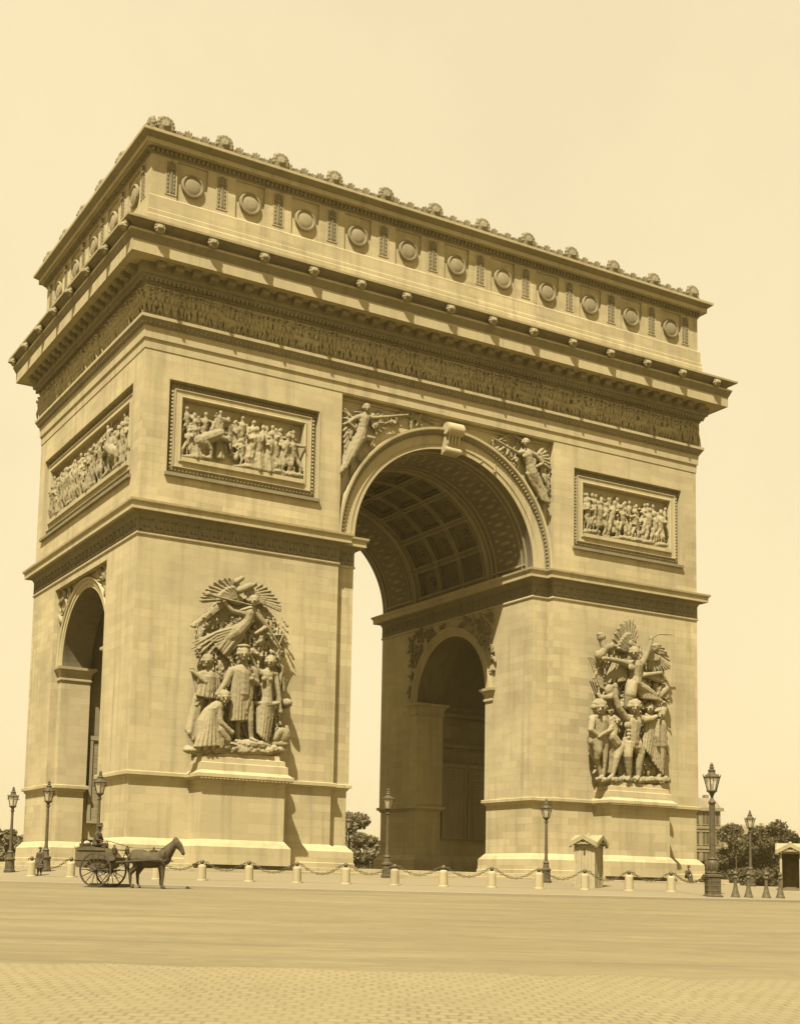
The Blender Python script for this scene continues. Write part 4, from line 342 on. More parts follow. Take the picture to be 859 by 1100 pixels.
('figure',[('e',[14.84,16.02,1.5],[0.34,0.45,0.38],0,0),('c',[14.45,15.91,1.88],[14.4,15.79,1.93],0.06,0.08),('c',[14.31,15.96,1.86],[14.64,15.99,1.86],0.06,0.06),('e',[14.54,15.68,1.79],[0.12,0.1,0.1],0,0),('e',[15.21,16.08,1.48],[0.15,0.15,0.2],0,0),('e',[15.14,16.25,1.48],[0.15,0.15,0.2],0,0),('e',[14.96,16.35,1.48],[0.15,0.15,0.2],0,0),('e',[14.75,16.32,1.48],[0.15,0.15,0.2],0,0),('e',[14.57,16.19,1.48],[0.15,0.15,0.2],0,0),('e',[14.51,16.01,1.48],[0.15,0.15,0.2],0,0),('c',[14.99,15.73,1.35],[15.08,15.47,1.3],0.23,0.29),('e',[14.61,16.66,1.4],[0.2,0.26,0.15],0,0),('c',[14.61,16.66,1.4],[15.2,16.46,1.4],0.17,0.23),('c',[14.53,15.18,1.25],[15.11,15.34,1.3],0.32,0.4),('c',[15.11,15.34,1.3],[15.83,15.32,1.25],0.4,0.29),('c',[15.11,15.11,1.3],[15.12,14.34,1.25],0.63,0.54),('c',[15.12,14.34,1.25],[15.03,13.82,1.2],0.54,0.63),('e',[14.43,14.86,1.65],[0.26,0.22,0.14],0,0),('e',[15.1,14.9,1.65],[0.26,0.22,0.14],0,0),('c',[15.71,15.32,1.35],[16.13,16.16,1.45],0.29,0.23),('c',[16.13,16.16,1.45],[16.42,17.04,1.5],0.23,0.17),('e',[16.46,17.17,1.5],[0.2,0.23,0.15],0,0),('c',[14.44,15.13,1.35],[13.28,15.25,1.5],0.29,0.22),('c',[13.28,15.25,1.5],[12.13,15.28,1.55],0.22,0.17),('e',[12.0,15.27,1.55],[0.2,0.17,0.15],0,0),('c',[14.78,13.72,1.3],[14.46,12.96,1.5],0.49,0.49),('c',[14.46,12.96,1.5],[14.36,12.08,1.3],0.49,0.29),('c',[15.37,13.72,1.2],[16.9,13.24,1.0],0.49,0.37),('c',[16.9,13.24,1.0],[17.76,12.81,0.8],0.37,0.23),('c',[14.75,14.57,1.15],[15.66,12.85,1.15],0.07,0.09),('c',[14.77,14.56,1.19],[15.71,12.83,1.24],0.07,0.09),('c',[14.8,14.55,1.23],[15.86,12.84,1.23],0.07,0.09),('c',[14.84,14.54,1.26],[15.92,12.83,1.31],0.07,0.09),('c',[14.89,14.53,1.28],[16.09,12.83,1.28],0.07,0.09),('c',[14.94,14.52,1.29],[16.16,12.82,1.34],0.07,0.09),('c',[15.0,14.52,1.3],[16.34,12.83,1.3],0.07,0.09),('c',[15.06,14.51,1.3],[16.43,12.83,1.35],0.07,0.09),('c',[15.13,14.51,1.29],[16.62,12.84,1.29],0.07,0.09),('c',[15.21,14.51,1.28],[16.72,12.83,1.33],0.07,0.09),('c',[15.29,14.51,1.26],[16.93,12.85,1.26],0.07,0.09),('c',[15.38,14.52,1.23],[17.04,12.85,1.28],0.07,0.09),('c',[15.48,14.52,1.19],[17.26,12.87,1.19],0.07,0.09),('c',[15.58,14.52,1.15],[17.39,12.87,1.2],0.07,0.09),('c',[13.67,15.25,1.05],[13.67,13.84,1.05],0.07,0.09),('c',[13.73,15.21,1.09],[13.69,13.84,1.14],0.07,0.09),('c',[13.8,15.17,1.12],[13.8,13.87,1.12],0.07,0.09),('c',[13.87,15.13,1.14],[13.83,13.88,1.19],0.07,0.09),('c',[13.95,15.09,1.15],[13.95,13.91,1.15],0.07,0.09),('c',[14.05,15.06,1.15],[14.0,13.92,1.2],0.07,0.09),('c',[14.15,15.03,1.14],[14.15,13.96,1.14],0.07,0.09),('c',[14.26,15.0,1.12],[14.21,13.97,1.17],0.07,0.09),('c',[14.38,14.97,1.09],[14.37,14.01,1.09],0.07,0.09),('c',[14.5,14.95,1.05],[14.46,14.03,1.1],0.07,0.09),('c',[13.31,15.11,0.9],[12.66,13.63,0.9],0.14,0.17),('c',[13.51,15.11,0.99],[12.92,13.72,1.04],0.14,0.17),('c',[13.78,15.14,0.99],[13.34,13.86,0.99],0.14,0.17),('c',[14.14,15.19,0.9],[13.76,13.99,0.95],0.14,0.17),('c',[15.1,14.3,1.5],[16.29,14.57,1.3],0.2,0.2),('c',[16.29,14.57,1.3],[17.75,14.87,1.1],0.2,0.17),('c',[17.75,14.87,1.1],[18.1,14.46,1.0],0.17,0.14),('c',[15.87,14.68,1.2],[17.24,14.38,1.0],0.2,0.23),('c',[17.24,14.38,1.0],[18.02,14.27,0.9],0.23,0.17)]),
('wing',[('c',[16.89,16.51,0.85],[18.7,15.68,0.85],0.07,0.09),('c',[16.72,16.5,0.99],[17.7,16.03,1.01],0.07,0.08),('c',[16.89,16.5,0.85],[18.75,15.5,0.94],0.07,0.09),('c',[16.72,16.49,0.99],[17.62,15.97,1.08],0.07,0.08),('c',[16.89,16.49,0.85],[18.66,15.52,0.85],0.07,0.09),('c',[16.71,16.48,0.99],[17.68,15.94,1.01],0.07,0.08),('c',[16.88,16.48,0.85],[18.72,15.32,0.94],0.07,0.09),('c',[16.71,16.47,0.99],[17.6,15.87,1.08],0.07,0.08),('c',[16.87,16.47,0.85],[18.53,15.39,0.85],0.07,0.09),('c',[16.7,16.46,0.99],[17.6,15.86,1.01],0.07,0.08),('c',[16.85,16.47,0.85],[18.46,15.23,0.94],0.07,0.09),('c',[16.69,16.46,0.99],[17.46,15.82,1.08],0.07,0.08),('c',[16.84,16.46,0.85],[18.29,15.31,0.85],0.07,0.09),('c',[16.67,16.46,0.99],[17.46,15.81,1.01],0.07,0.08),('c',[16.82,16.46,0.85],[18.21,15.15,0.94],0.07,0.09),('c',[16.66,16.45,0.99],[17.33,15.78,1.08],0.07,0.08),('c',[16.81,16.45,0.85],[18.06,15.24,0.85],0.07,0.09),('c',[16.65,16.45,0.99],[17.32,15.77,1.01],0.07,0.08),('c',[16.79,16.45,0.85],[17.95,15.07,0.94],0.07,0.09),('c',[16.64,16.44,0.99],[17.19,15.73,1.08],0.07,0.08),('c',[16.77,16.44,0.85],[17.79,15.18,0.85],0.07,0.09),('c',[16.62,16.44,0.99],[17.16,15.74,1.01],0.07,0.08),('c',[16.75,16.44,0.85],[17.63,15.02,0.94],0.07,0.09),('c',[16.6,16.44,0.99],[17.01,15.71,1.08],0.07,0.08),('c',[16.74,16.44,0.85],[17.49,15.13,0.85],0.07,0.09),('c',[16.59,16.44,0.99],[16.99,15.71,1.01],0.07,0.08),('c',[16.72,16.44,0.85],[17.33,14.99,0.94],0.07,0.09),('c',[16.57,16.44,0.99],[16.85,15.69,1.08],0.07,0.08),('c',[16.7,16.44,0.85],[17.22,15.12,0.85],0.07,0.09),('c',[16.56,16.43,0.99],[16.83,15.7,1.01],0.07,0.08),('c',[16.68,16.44,0.85],[17.04,14.98,0.94],0.07,0.09),('c',[16.55,16.43,0.99],[16.69,15.68,1.08],0.07,0.08),('c',[16.67,16.44,0.85],[16.96,15.13,0.85],0.07,0.09),('c',[16.53,16.43,0.99],[16.68,15.7,1.01],0.07,0.08),('c',[16.65,16.44,0.85],[16.76,15.01,0.94],0.07,0.09),('c',[16.52,16.44,0.99],[16.53,15.69,1.08],0.07,0.08),('c',[16.63,16.44,0.85],[16.7,15.15,0.85],0.07,0.09),('c',[16.5,16.44,0.99],[16.52,15.72,1.01],0.07,0.08),('c',[16.88,16.82,0.8],[17.71,17.07,0.8],0.08,0.1),('c',[16.73,16.78,0.94],[17.17,16.91,0.96],0.08,0.09),('c',[16.9,16.81,0.8],[17.88,16.98,0.89],0.08,0.1),('c',[16.75,16.77,0.94],[17.2,16.85,1.03],0.08,0.09),('c',[16.92,16.8,0.8],[18.03,16.9,0.8],0.08,0.1),('c',[16.76,16.76,0.94],[17.36,16.81,0.96],0.08,0.09),('c',[16.94,16.79,0.8],[18.22,16.8,0.89],0.08,0.1),('c',[16.78,16.75,0.94],[17.39,16.75,1.03],0.08,0.09),('c',[16.95,16.77,0.8],[18.3,16.68,0.8],0.08,0.1),('c',[16.79,16.74,0.94],[17.52,16.69,0.96],0.08,0.09),('c',[16.97,16.75,0.8],[18.45,16.51,0.89],0.08,0.1),('c',[16.8,16.72,0.94],[17.52,16.59,1.03],0.08,0.09),('c',[16.98,16.74,0.8],[18.51,16.42,0.8],0.08,0.1),('c',[16.81,16.71,0.94],[17.64,16.53,0.96],0.08,0.09),('c',[16.99,16.72,0.8],[18.63,16.22,0.89],0.08,0.1),('c',[16.82,16.7,0.94],[17.62,16.43,1.03],0.08,0.09),('c',[17.0,16.7,0.8],[18.64,16.15,0.8],0.08,0.1),('c',[16.83,16.68,0.94],[17.72,16.37,0.96],0.08,0.09),('c',[17.01,16.68,0.8],[18.77,15.93,0.89],0.08,0.1),('c',[16.84,16.67,0.94],[17.69,16.27,1.03],0.08,0.09)]),
('wing',[('c',[14.99,16.23,0.4],[13.8,16.36,0.45],0.11,0.13),('c',[14.9,16.2,0.54],[14.2,16.26,0.61],0.11,0.13),('c',[15.0,16.26,0.4],[13.66,16.57,0.54],0.11,0.13),('c',[14.9,16.22,0.54],[14.15,16.36,0.68],0.11,0.13),('c',[15.0,16.29,0.4],[13.86,16.77,0.45],0.11,0.13),('c',[14.9,16.24,0.54],[14.23,16.5,0.61],0.11,0.13),('c',[15.01,16.31,0.4],[13.72,17.01,0.54],0.11,0.13),('c',[14.91,16.26,0.54],[14.19,16.6,0.68],0.11,0.13),('c',[15.02,16.34,0.4],[13.99,17.17,0.45],0.11,0.13),('c',[14.92,16.28,0.54],[14.31,16.73,0.61],0.11,0.13),('c',[15.03,16.36,0.4],[13.93,17.43,0.54],0.11,0.13),('c',[14.93,16.3,0.54],[14.31,16.83,0.68],0.11,0.13),('c',[15.04,16.39,0.4],[14.19,17.55,0.45],0.11,0.13),('c',[14.94,16.32,0.54],[14.43,16.96,0.61],0.11,0.13),('c',[15.06,16.41,0.4],[14.19,17.82,0.54],0.11,0.13),('c',[14.96,16.34,0.54],[14.45,17.05,0.68],0.11,0.13),('c',[15.08,16.43,0.4],[14.47,17.91,0.45],0.11,0.13),('c',[14.97,16.36,0.54],[14.59,17.17,0.61],0.11,0.13),('c',[15.1,16.46,0.4],[14.49,18.21,0.54],0.11,0.13),('c',[14.99,16.38,0.54],[14.62,17.26,0.68],0.11,0.13),('c',[15.12,16.47,0.4],[14.78,18.22,0.45],0.11,0.13),('c',[15.0,16.39,0.54],[14.78,17.35,0.61],0.11,0.13),('c',[15.14,16.49,0.4],[14.86,18.49,0.54],0.11,0.13),('c',[15.02,16.41,0.54],[14.82,17.41,0.68],0.11,0.13),('c',[15.17,16.5,0.4],[15.13,18.48,0.45],0.11,0.13),('c',[15.04,16.42,0.54],[14.98,17.51,0.61],0.11,0.13),('c',[15.19,16.51,0.4],[15.22,18.65,0.54],0.11,0.13),('c',[15.06,16.42,0.54],[15.01,17.5,0.68],0.11,0.13),('c',[15.21,16.51,0.4],[15.44,18.52,0.45],0.11,0.13),('c',[15.07,16.43,0.54],[15.17,17.53,0.61],0.11,0.13),('c',[15.23,16.51,0.4],[15.55,18.69,0.54],0.11,0.13),('c',[15.09,16.43,0.54],[15.2,17.52,0.68],0.11,0.13),('c',[15.24,16.49,0.4],[15.69,18.37,0.45],0.11,0.13),('c',[15.1,16.41,0.54],[15.31,17.44,0.61],0.11,0.13),('c',[15.25,16.47,0.4],[15.74,18.34,0.54],0.11,0.13),('c',[15.11,16.39,0.54],[15.3,17.33,0.68],0.11,0.13),('c',[15.26,16.45,0.4],[15.86,18.05,0.45],0.11,0.13),('c',[15.12,16.38,0.54],[15.42,17.25,0.61],0.11,0.13),('c',[15.27,16.42,0.4],[15.88,17.95,0.54],0.11,0.13),('c',[15.12,16.35,0.54],[15.38,17.12,0.68],0.11,0.13),('c',[15.27,16.4,0.4],[15.95,17.65,0.45],0.11,0.13),('c',[15.13,16.33,0.54],[15.46,17.02,0.61],0.11,0.13),('c',[15.28,16.37,0.4],[15.97,17.53,0.54],0.11,0.13),('c',[15.13,16.31,0.54],[15.43,16.88,0.68],0.11,0.13)]),
('sword',[('c',[16.53,17.31,1.5],[17.14,17.61,1.5],0.09,0.06),('c',[17.14,17.61,1.5],[18.52,17.74,1.5],0.06,0.04)]),
('standard_beast',[('e',[12.24,16.91,1.0],[0.34,0.37,0.3],0,0),('e',[12.16,17.09,1.0],[0.32,0.17,0.25],0,0),('c',[12.32,16.66,1.0],[12.48,16.08,1.1],0.29,0.32),('c',[12.48,16.08,1.1],[12.08,15.48,1.0],0.32,0.34),('c',[12.52,16.15,1.1],[13.23,16.37,1.0],0.37,0.23),('e',[11.92,15.57,1.1],[0.32,0.37,0.3],0,0),('c',[13.4,16.55,0.8],[13.15,15.99,0.9],0.2,0.29),('e',[12.84,16.25,1.1],[0.26,0.2,0.25],0,0)]),
('spear_bundle',[('c',[11.3,15.46,0.7],[12.35,13.29,0.8],0.07,0.07),('c',[11.52,15.45,0.7],[12.5,13.26,0.8],0.07,0.07),('c',[11.75,15.43,0.7],[12.64,13.22,0.8],0.07,0.07),('c',[11.98,15.42,0.7],[12.79,13.18,0.8],0.07,0.07),('c',[12.21,15.4,0.7],[12.94,13.14,0.8],0.07,0.07),('c',[12.43,15.39,0.7],[13.08,13.11,0.8],0.07,0.07)]),
('figure',[('e',[11.8,11.79,1.3],[0.49,0.64,0.54],0,0),('c',[11.43,11.68,1.84],[11.37,11.52,1.92],0.09,0.11),('c',[11.21,11.75,1.82],[11.66,11.79,1.82],0.09,0.09),('e',[11.52,11.35,1.71],[0.17,0.14,0.14],0,0),('e',[12.3,11.86,1.28],[0.22,0.22,0.29],0,0),('e',[12.2,12.11,1.28],[0.22,0.22,0.29],0,0),('e',[11.96,12.24,1.28],[0.22,0.22,0.29],0,0),('e',[11.66,12.22,1.28],[0.22,0.22,0.29],0,0),('e',[11.42,12.04,1.28],[0.22,0.22,0.29],0,0),('e',[11.33,11.78,1.28],[0.22,0.22,0.29],0,0),('c',[11.83,11.43,1.2],[11.88,11.18,1.15],0.34,0.4),('c',[11.36,10.96,1.1],[11.91,11.12,1.2],0.34,0.46),('c',[11.91,11.12,1.2],[12.73,11.07,1.1],0.46,0.34),('c',[11.96,10.88,1.15],[11.93,9.86,1.15],0.69,0.6),('c',[11.27,10.88,1.2],[10.95,10.14,1.4],0.29,0.24),('c',[10.95,10.14,1.4],[11.58,9.68,1.5],0.24,0.2),('c',[12.72,11.0,1.2],[12.87,10.55,1.4],0.32,0.26),('c',[12.87,10.55,1.4],[12.22,9.98,1.5],0.26,0.2),('c',[11.59,9.58,1.2],[11.62,8.69,1.4],0.49,0.34),('c',[11.62,8.69,1.4],[11.59,8.2,1.3],0.34,0.23),('c',[12.32,9.65,1.1],[12.36,8.39,1.15],0.46,0.29),('c',[12.36,8.39,1.15],[12.29,7.07,1.1],0.29,0.19),('c',[11.68,8.09,1.2],[12.08,7.06,1.1],0.17,0.17),('c',[12.29,7.0,1.1],[11.71,6.77,1.4],0.17,0.14),('c',[11.11,10.18,1.2],[11.11,9.3,1.2],0.16,0.2),('c',[11.29,10.06,1.27],[11.37,9.24,1.32],0.16,0.2),('c',[11.51,9.95,1.3],[11.75,9.21,1.3],0.16,0.2),('c',[11.77,9.84,1.27],[12.09,9.17,1.32],0.16,0.2),('c',[12.08,9.75,1.2],[12.56,9.15,1.2],0.16,0.2)]),
('shield',[('c',[11.49,9.74,0.75],[11.65,8.87,0.75],0.32,0.37),('c',[11.65,8.87,0.75],[12.1,8.02,0.7],0.37,0.26),('c',[11.15,9.69,1.0],[12.03,9.42,1.25],0.13,0.13)]),
('figure',[('e',[14.65,12.06,1.7],[0.44,0.58,0.49],0,0),('c',[14.32,11.96,2.19],[14.28,11.81,2.26],0.08,0.1),('c',[14.12,12.02,2.16],[14.53,12.05,2.16],0.08,0.08),('e',[14.41,11.66,2.07],[0.15,0.13,0.13],0,0),('e',[15.11,12.12,1.68],[0.2,0.2,0.26],0,0),('e',[15.03,12.35,1.68],[0.2,0.2,0.26],0,0),('e',[14.8,12.47,1.68],[0.2,0.2,0.26],0,0),('e',[14.53,12.45,1.68],[0.2,0.2,0.26],0,0),('e',[14.3,12.28,1.68],[0.2,0.2,0.26],0,0),('e',[14.22,12.05,1.68],[0.2,0.2,0.26],0,0),('c',[14.78,11.69,1.7],[15.0,11.4,1.6],0.32,0.26),('c',[14.84,11.78,1.5],[14.85,11.4,1.4],0.34,0.4),('c',[14.15,11.16,1.4],[14.8,11.27,1.45],0.37,0.46),('c',[14.8,11.27,1.45],[15.68,11.25,1.4],0.46,0.37),('c',[14.72,10.94,1.45],[14.63,10.17,1.45],0.72,0.63),('c',[14.63,10.17,1.45],[14.64,9.47,1.4],0.63,0.6),('e',[13.98,10.66,1.78],[0.34,0.26,0.12],0,0),('e',[14.05,10.29,1.78],[0.17,0.13,0.1],0,0),('e',[14.05,10.03,1.78],[0.17,0.13,0.1],0,0),('e',[14.05,9.78,1.78],[0.17,0.13,0.1],0,0),('e',[14.6,10.71,1.78],[0.34,0.26,0.12],0,0),('e',[14.49,10.32,1.78],[0.17,0.13,0.1],0,0),('e',[14.49,10.07,1.78],[0.17,0.13,0.1],0,0),('e',[14.49,9.81,1.78],[0.17,0.13,0.1],0,0),('c',[14.03,11.16,1.5],[13.23,11.88,1.65],0.34,0.26),('c',[13.23,11.88,1.65],[12.94,12.55,1.7],0.26,0.22),('c',[12.94,12.55,1.7],[12.86,13.17,1.75],0.22,0.16),('e',[12.87,13.36,1.75],[0.2,0.26,0.15],0,0),('c',[15.65,11.2,1.5],[16.43,11.33,1.5],0.32,0.24),('c',[16.43,11.33,1.5],[16.95,11.57,1.45],0.24,0.17),('c',[14.17,9.31,1.5],[14.0,8.52,1.75],0.52,0.37),('c',[14.0,8.52,1.75],[14.19,7.72,1.6],0.37,0.29),('c',[14.19,7.72,1.6],[14.33,7.04,1.5],0.29,0.19),('c',[15.09,9.38,1.4],[15.38,8.82,1.5],0.52,0.4),('c',[15.38,8.82,1.5],[15.29,7.93,1.45],0.4,0.29),('c',[15.29,7.93,1.45],[15.29,7.17,1.4],0.29,0.19),('c',[14.33,6.98,1.5],[13.9,6.78,1.8],0.17,0.14),('c',[15.29,7.1,1.4],[14.89,6.87,1.7],0.17,0.14),('c',[13.84,9.72,1.6],[13.76,9.14,1.6],0.15,0.19),('c',[14.01,9.72,1.66],[13.94,9.14,1.71],0.15,0.19),('c',[14.2,9.74,1.69],[14.22,9.15,1.69],0.15,0.19),('c',[14.41,9.75,1.7],[14.44,9.15,1.75],0.15,0.19),('c',[14.64,9.77,1.69],[14.77,9.16,1.69],0.15,0.19),('c',[14.89,9.79,1.66],[15.03,9.17,1.71],0.15,0.19),('c',[15.16,9.81,1.6],[15.4,9.19,1.6],0.15,0.19)]),
('figure',[('e',[13.41,10.99,1.2],[0.34,0.45,0.38],0,0),('c',[13.17,10.91,1.58],[13.13,10.8,1.63],0.06,0.08),('c',[13.01,10.96,1.56],[13.32,10.99,1.56],0.06,0.06),('e',[13.23,10.68,1.49],[0.12,0.1,0.1],0,0),('e',[13.77,11.04,1.18],[0.15,0.15,0.2],0,0),('e',[13.7,11.21,1.18],[0.15,0.15,0.2],0,0),('e',[13.53,11.3,1.18],[0.15,0.15,0.2],0,0),('e',[13.32,11.29,1.18],[0.15,0.15,0.2],0,0),('e',[13.15,11.16,1.18],[0.15,0.15,0.2],0,0),('e',[13.08,10.98,1.18],[0.15,0.15,0.2],0,0),('c',[13.29,10.72,1.2],[12.8,9.79,1.3],0.34,0.52),('c',[12.8,9.79,1.3],[13.29,9.32,1.3],0.52,0.49),('c',[13.04,10.43,1.4],[12.06,10.02,1.6],0.23,0.19),('c',[12.06,10.02,1.6],[11.49,9.67,1.6],0.19,0.16),('c',[13.69,9.22,1.4],[13.19,8.29,1.5],0.4,0.29),('c',[13.19,8.29,1.5],[12.95,7.15,1.4],0.29,0.19),('c',[12.95,7.09,1.4],[12.46,6.8,1.5],0.17,0.16),('c',[13.05,9.31,1.2],[13.06,8.19,1.0],0.37,0.26),('c',[13.06,8.19,1.0],[13.02,7.31,1.0],0.26,0.17),('c',[12.47,10.9,1.3],[12.56,10.15,1.3],0.13,0.16),('c',[12.57,10.97,1.38],[12.69,10.15,1.43],0.13,0.16),('c',[12.71,11.04,1.4],[12.96,10.17,1.4],0.13,0.16),('c',[12.9,11.12,1.38],[13.18,10.19,1.43],0.13,0.16),('c',[13.12,11.21,1.3],[13.53,10.23,1.3],0.13,0.16),('c',[13.71,9.0,1.0],[13.87,7.23,1.0],0.1,0.13),('c',[13.84,9.0,1.04],[13.98,7.22,1.09],0.1,0.13),('c',[13.99,9.01,1.05],[14.2,7.22,1.05],0.1,0.13),('c',[14.17,9.02,1.04],[14.35,7.21,1.09],0.1,0.13),('c',[14.37,9.04,1.0],[14.61,7.21,1.0],0.1,0.13)]),
('figure',[('e',[17.64,11.78,1.2],[0.34,0.45,0.38],0,0),('c',[17.21,11.69,1.58],[17.16,11.57,1.63],0.06,0.08),('c',[17.08,11.74,1.56],[17.41,11.77,1.56],0.06,0.06),('e',[17.31,11.45,1.49],[0.12,0.1,0.1],0,0),('e',[17.69,12.05,1.15],[0.49,0.29,0.36],0,0),('c',[17.13,12.0,1.2],[18.16,12.29,1.1],0.14,0.14),('c',[17.73,11.47,1.1],[17.73,11.21,1.1],0.26,0.32),('c',[17.64,11.08,1.1],[17.81,9.54,1.0],0.49,0.52),('c',[17.81,9.54,1.0],[17.71,7.72,1.0],0.43,0.29),('c',[17.68,7.59,1.0],[17.35,7.11,1.2],0.2,0.16),('c',[16.15,11.72,1.25],[15.81,9.38,1.25],0.08,0.1),('c',[16.23,11.66,1.31],[15.8,9.28,1.36],0.08,0.1),('c',[16.32,11.61,1.35],[15.9,9.21,1.35],0.08,0.1),('c',[16.42,11.56,1.38],[15.92,9.12,1.43],0.08,0.1),('c',[16.54,11.51,1.4],[16.04,9.04,1.4],0.08,0.1),('c',[16.67,11.46,1.4],[16.09,8.96,1.45],0.08,0.1),('c',[16.82,11.42,1.38],[16.24,8.89,1.38],0.08,0.1),('c',[16.97,11.37,1.35],[16.31,8.8,1.4],0.08,0.1),('c',[17.15,11.34,1.31],[16.49,8.74,1.31],0.08,0.1),('c',[17.33,11.3,1.25],[16.6,8.66,1.3],0.08,0.1),('c',[16.24,10.96,1.15],[16.56,8.67,1.15],0.08,0.1),('c',[16.32,10.96,1.18],[16.6,8.55,1.23],0.08,0.1),('c',[16.4,10.97,1.21],[16.74,8.44,1.21],0.08,0.1),('c',[16.49,10.97,1.23],[16.79,8.32,1.28],0.08,0.1),('c',[16.58,10.98,1.24],[16.94,8.22,1.24],0.08,0.1),('c',[16.69,10.99,1.25],[17.0,8.1,1.3],0.08,0.1),('c',[16.79,11.0,1.25],[17.16,8.0,1.25],0.08,0.1),('c',[16.91,11.01,1.24],[17.24,7.89,1.29],0.08,0.1),('c',[17.03,11.02,1.23],[17.41,7.78,1.23],0.08,0.1),('c',[17.15,11.03,1.21],[17.5,7.67,1.26],0.08,0.1),('c',[17.29,11.04,1.18],[17.68,7.57,1.18],0.08,0.1),('c',[17.43,11.06,1.15],[17.78,7.46,1.2],0.08,0.1),('c',[17.12,11.15,1.3],[17.06,10.1,1.45],0.26,0.19),('c',[17.06,10.1,1.45],[17.18,9.46,1.4],0.19,0.16)]),
('figure',[('e',[16.73,12.19,0.9],[0.34,0.45,0.38],0,0),('c',[16.38,12.1,1.28],[16.33,11.99,1.33],0.06,0.08),('c',[16.23,12.16,1.26],[16.56,12.18,1.26],0.06,0.06),('e',[16.46,11.87,1.19],[0.12,0.1,0.1],0,0),('e',[17.1,12.24,0.88],[0.15,0.15,0.2],0,0),('e',[17.03,12.42,0.88],[0.15,0.15,0.2],0,0),('e',[16.86,12.52,0.88],[0.15,0.15,0.2],0,0),('e',[16.64,12.5,0.88],[0.15,0.15,0.2],0,0),('e',[16.46,12.37,0.88],[0.15,0.15,0.2],0,0),('e',[16.39,12.18,0.88],[0.15,0.15,0.2],0,0),('e',[17.59,12.42,0.7],[0.29,0.39,0.33],0,0),('c',[17.29,12.34,1.03],[17.25,12.24,1.07],0.06,0.07),('c',[17.16,12.39,1.01],[17.45,12.41,1.01],0.06,0.06),('e',[17.36,12.14,0.95],[0.1,0.09,0.09],0,0),('e',[17.92,12.46,0.68],[0.13,0.13,0.17],0,0),('e',[17.86,12.62,0.68],[0.13,0.13,0.17],0,0),('e',[17.71,12.7,0.68],[0.13,0.13,0.17],0,0),('e',[17.52,12.68,0.68],[0.13,0.13,0.17],0,0),('e',[17.36,12.57,0.68],[0.13,0.13,0.17],0,0),('e',[17.3,12.41,0.68],[0.13,0.13,0.17],0,0),('e',[13.15,11.71,0.8],[0.32,0.42,0.35],0,0),('c',[12.84,11.63,1.15],[12.8,11.52,1.2],0.06,0.07),('c',[12.71,11.67,1.14],[13.01,11.7,1.14],0.06,0.06),('e',[12.92,11.41,1.07],[0.11,0.09,0.09],0,0),('e',[13.49,11.75,0.78],[0.14,0.14,0.19],0,0),('e',[13.43,11.91,0.78],[0.14,0.14,0.19],0,0),('e',[13.27,12.0,0.78],[0.14,0.14,0.19],0,0),('e',[13.07,11.99,0.78],[0.14,0.14,0.19],0,0),('e',[12.91,11.87,0.78],[0.14,0.14,0.19],0,0),('e',[12.85,11.7,0.78],[0.14,0.14,0.19],0,0),('e',[14.22,12.12,0.8],[0.29,0.39,0.33],0,0),('c',[13.93,12.04,1.13],[13.89,11.94,1.17],0.06,0.07),('c',[13.81,12.09,1.11],[14.09,12.11,1.11],0.06,0.06),('e',[14.0,11.84,1.05],[0.1,0.09,0.09],0,0),('e',[14.54,12.16,0.78],[0.13,0.13,0.17],0,0),('e',[14.48,12.31,0.78],[0.13,0.13,0.17],0,0),('e',[14.33,12.39,0.78],[0.13,0.13,0.17],0,0),('e',[14.15,12.38,0.78],[0.13,0.13,0.17],0,0),('e',[14.0,12.27,0.78],[0.13,0.13,0.17],0,0),('e',[13.94,12.11,0.78],[0.13,0.13,0.17],0,0),('c',[16.9,11.96,0.8],[16.82,11.31,0.7],0.34,0.49),('c',[14.39,11.9,0.6],[14.39,10.61,0.6],0.37,0.57)]),
('horse_head',[('c',[16.84,14.44,0.7],[17.47,14.62,0.85],0.26,0.34),('c',[17.47,14.62,0.85],[18.02,14.33,0.9],0.34,0.2),('c',[18.55,13.82,0.7],[17.86,13.23,0.7],0.32,0.34),('c',[17.86,13.23,0.7],[17.52,13.98,0.7],0.34,0.29),('c',[18.47,14.07,0.7],[18.64,13.18,0.6],0.23,0.32)]),
('curved_horn',[('c',[11.84,12.77,1.1],[12.07,12.52,1.2],0.14,0.22),('c',[12.07,12.52,1.2],[12.8,12.59,1.2],0.22,0.26),('c',[12.8,12.59,1.2],[13.38,13.02,1.2],0.26,0.26),('c',[13.38,13.02,1.2],[13.3,13.53,1.2],0.26,0.2),('e',[12.98,13.14,1.0],[0.43,0.49,0.3],0,0),('c',[11.52,12.89,0.9],[11.68,12.27,0.9],0.09,0.17)]),
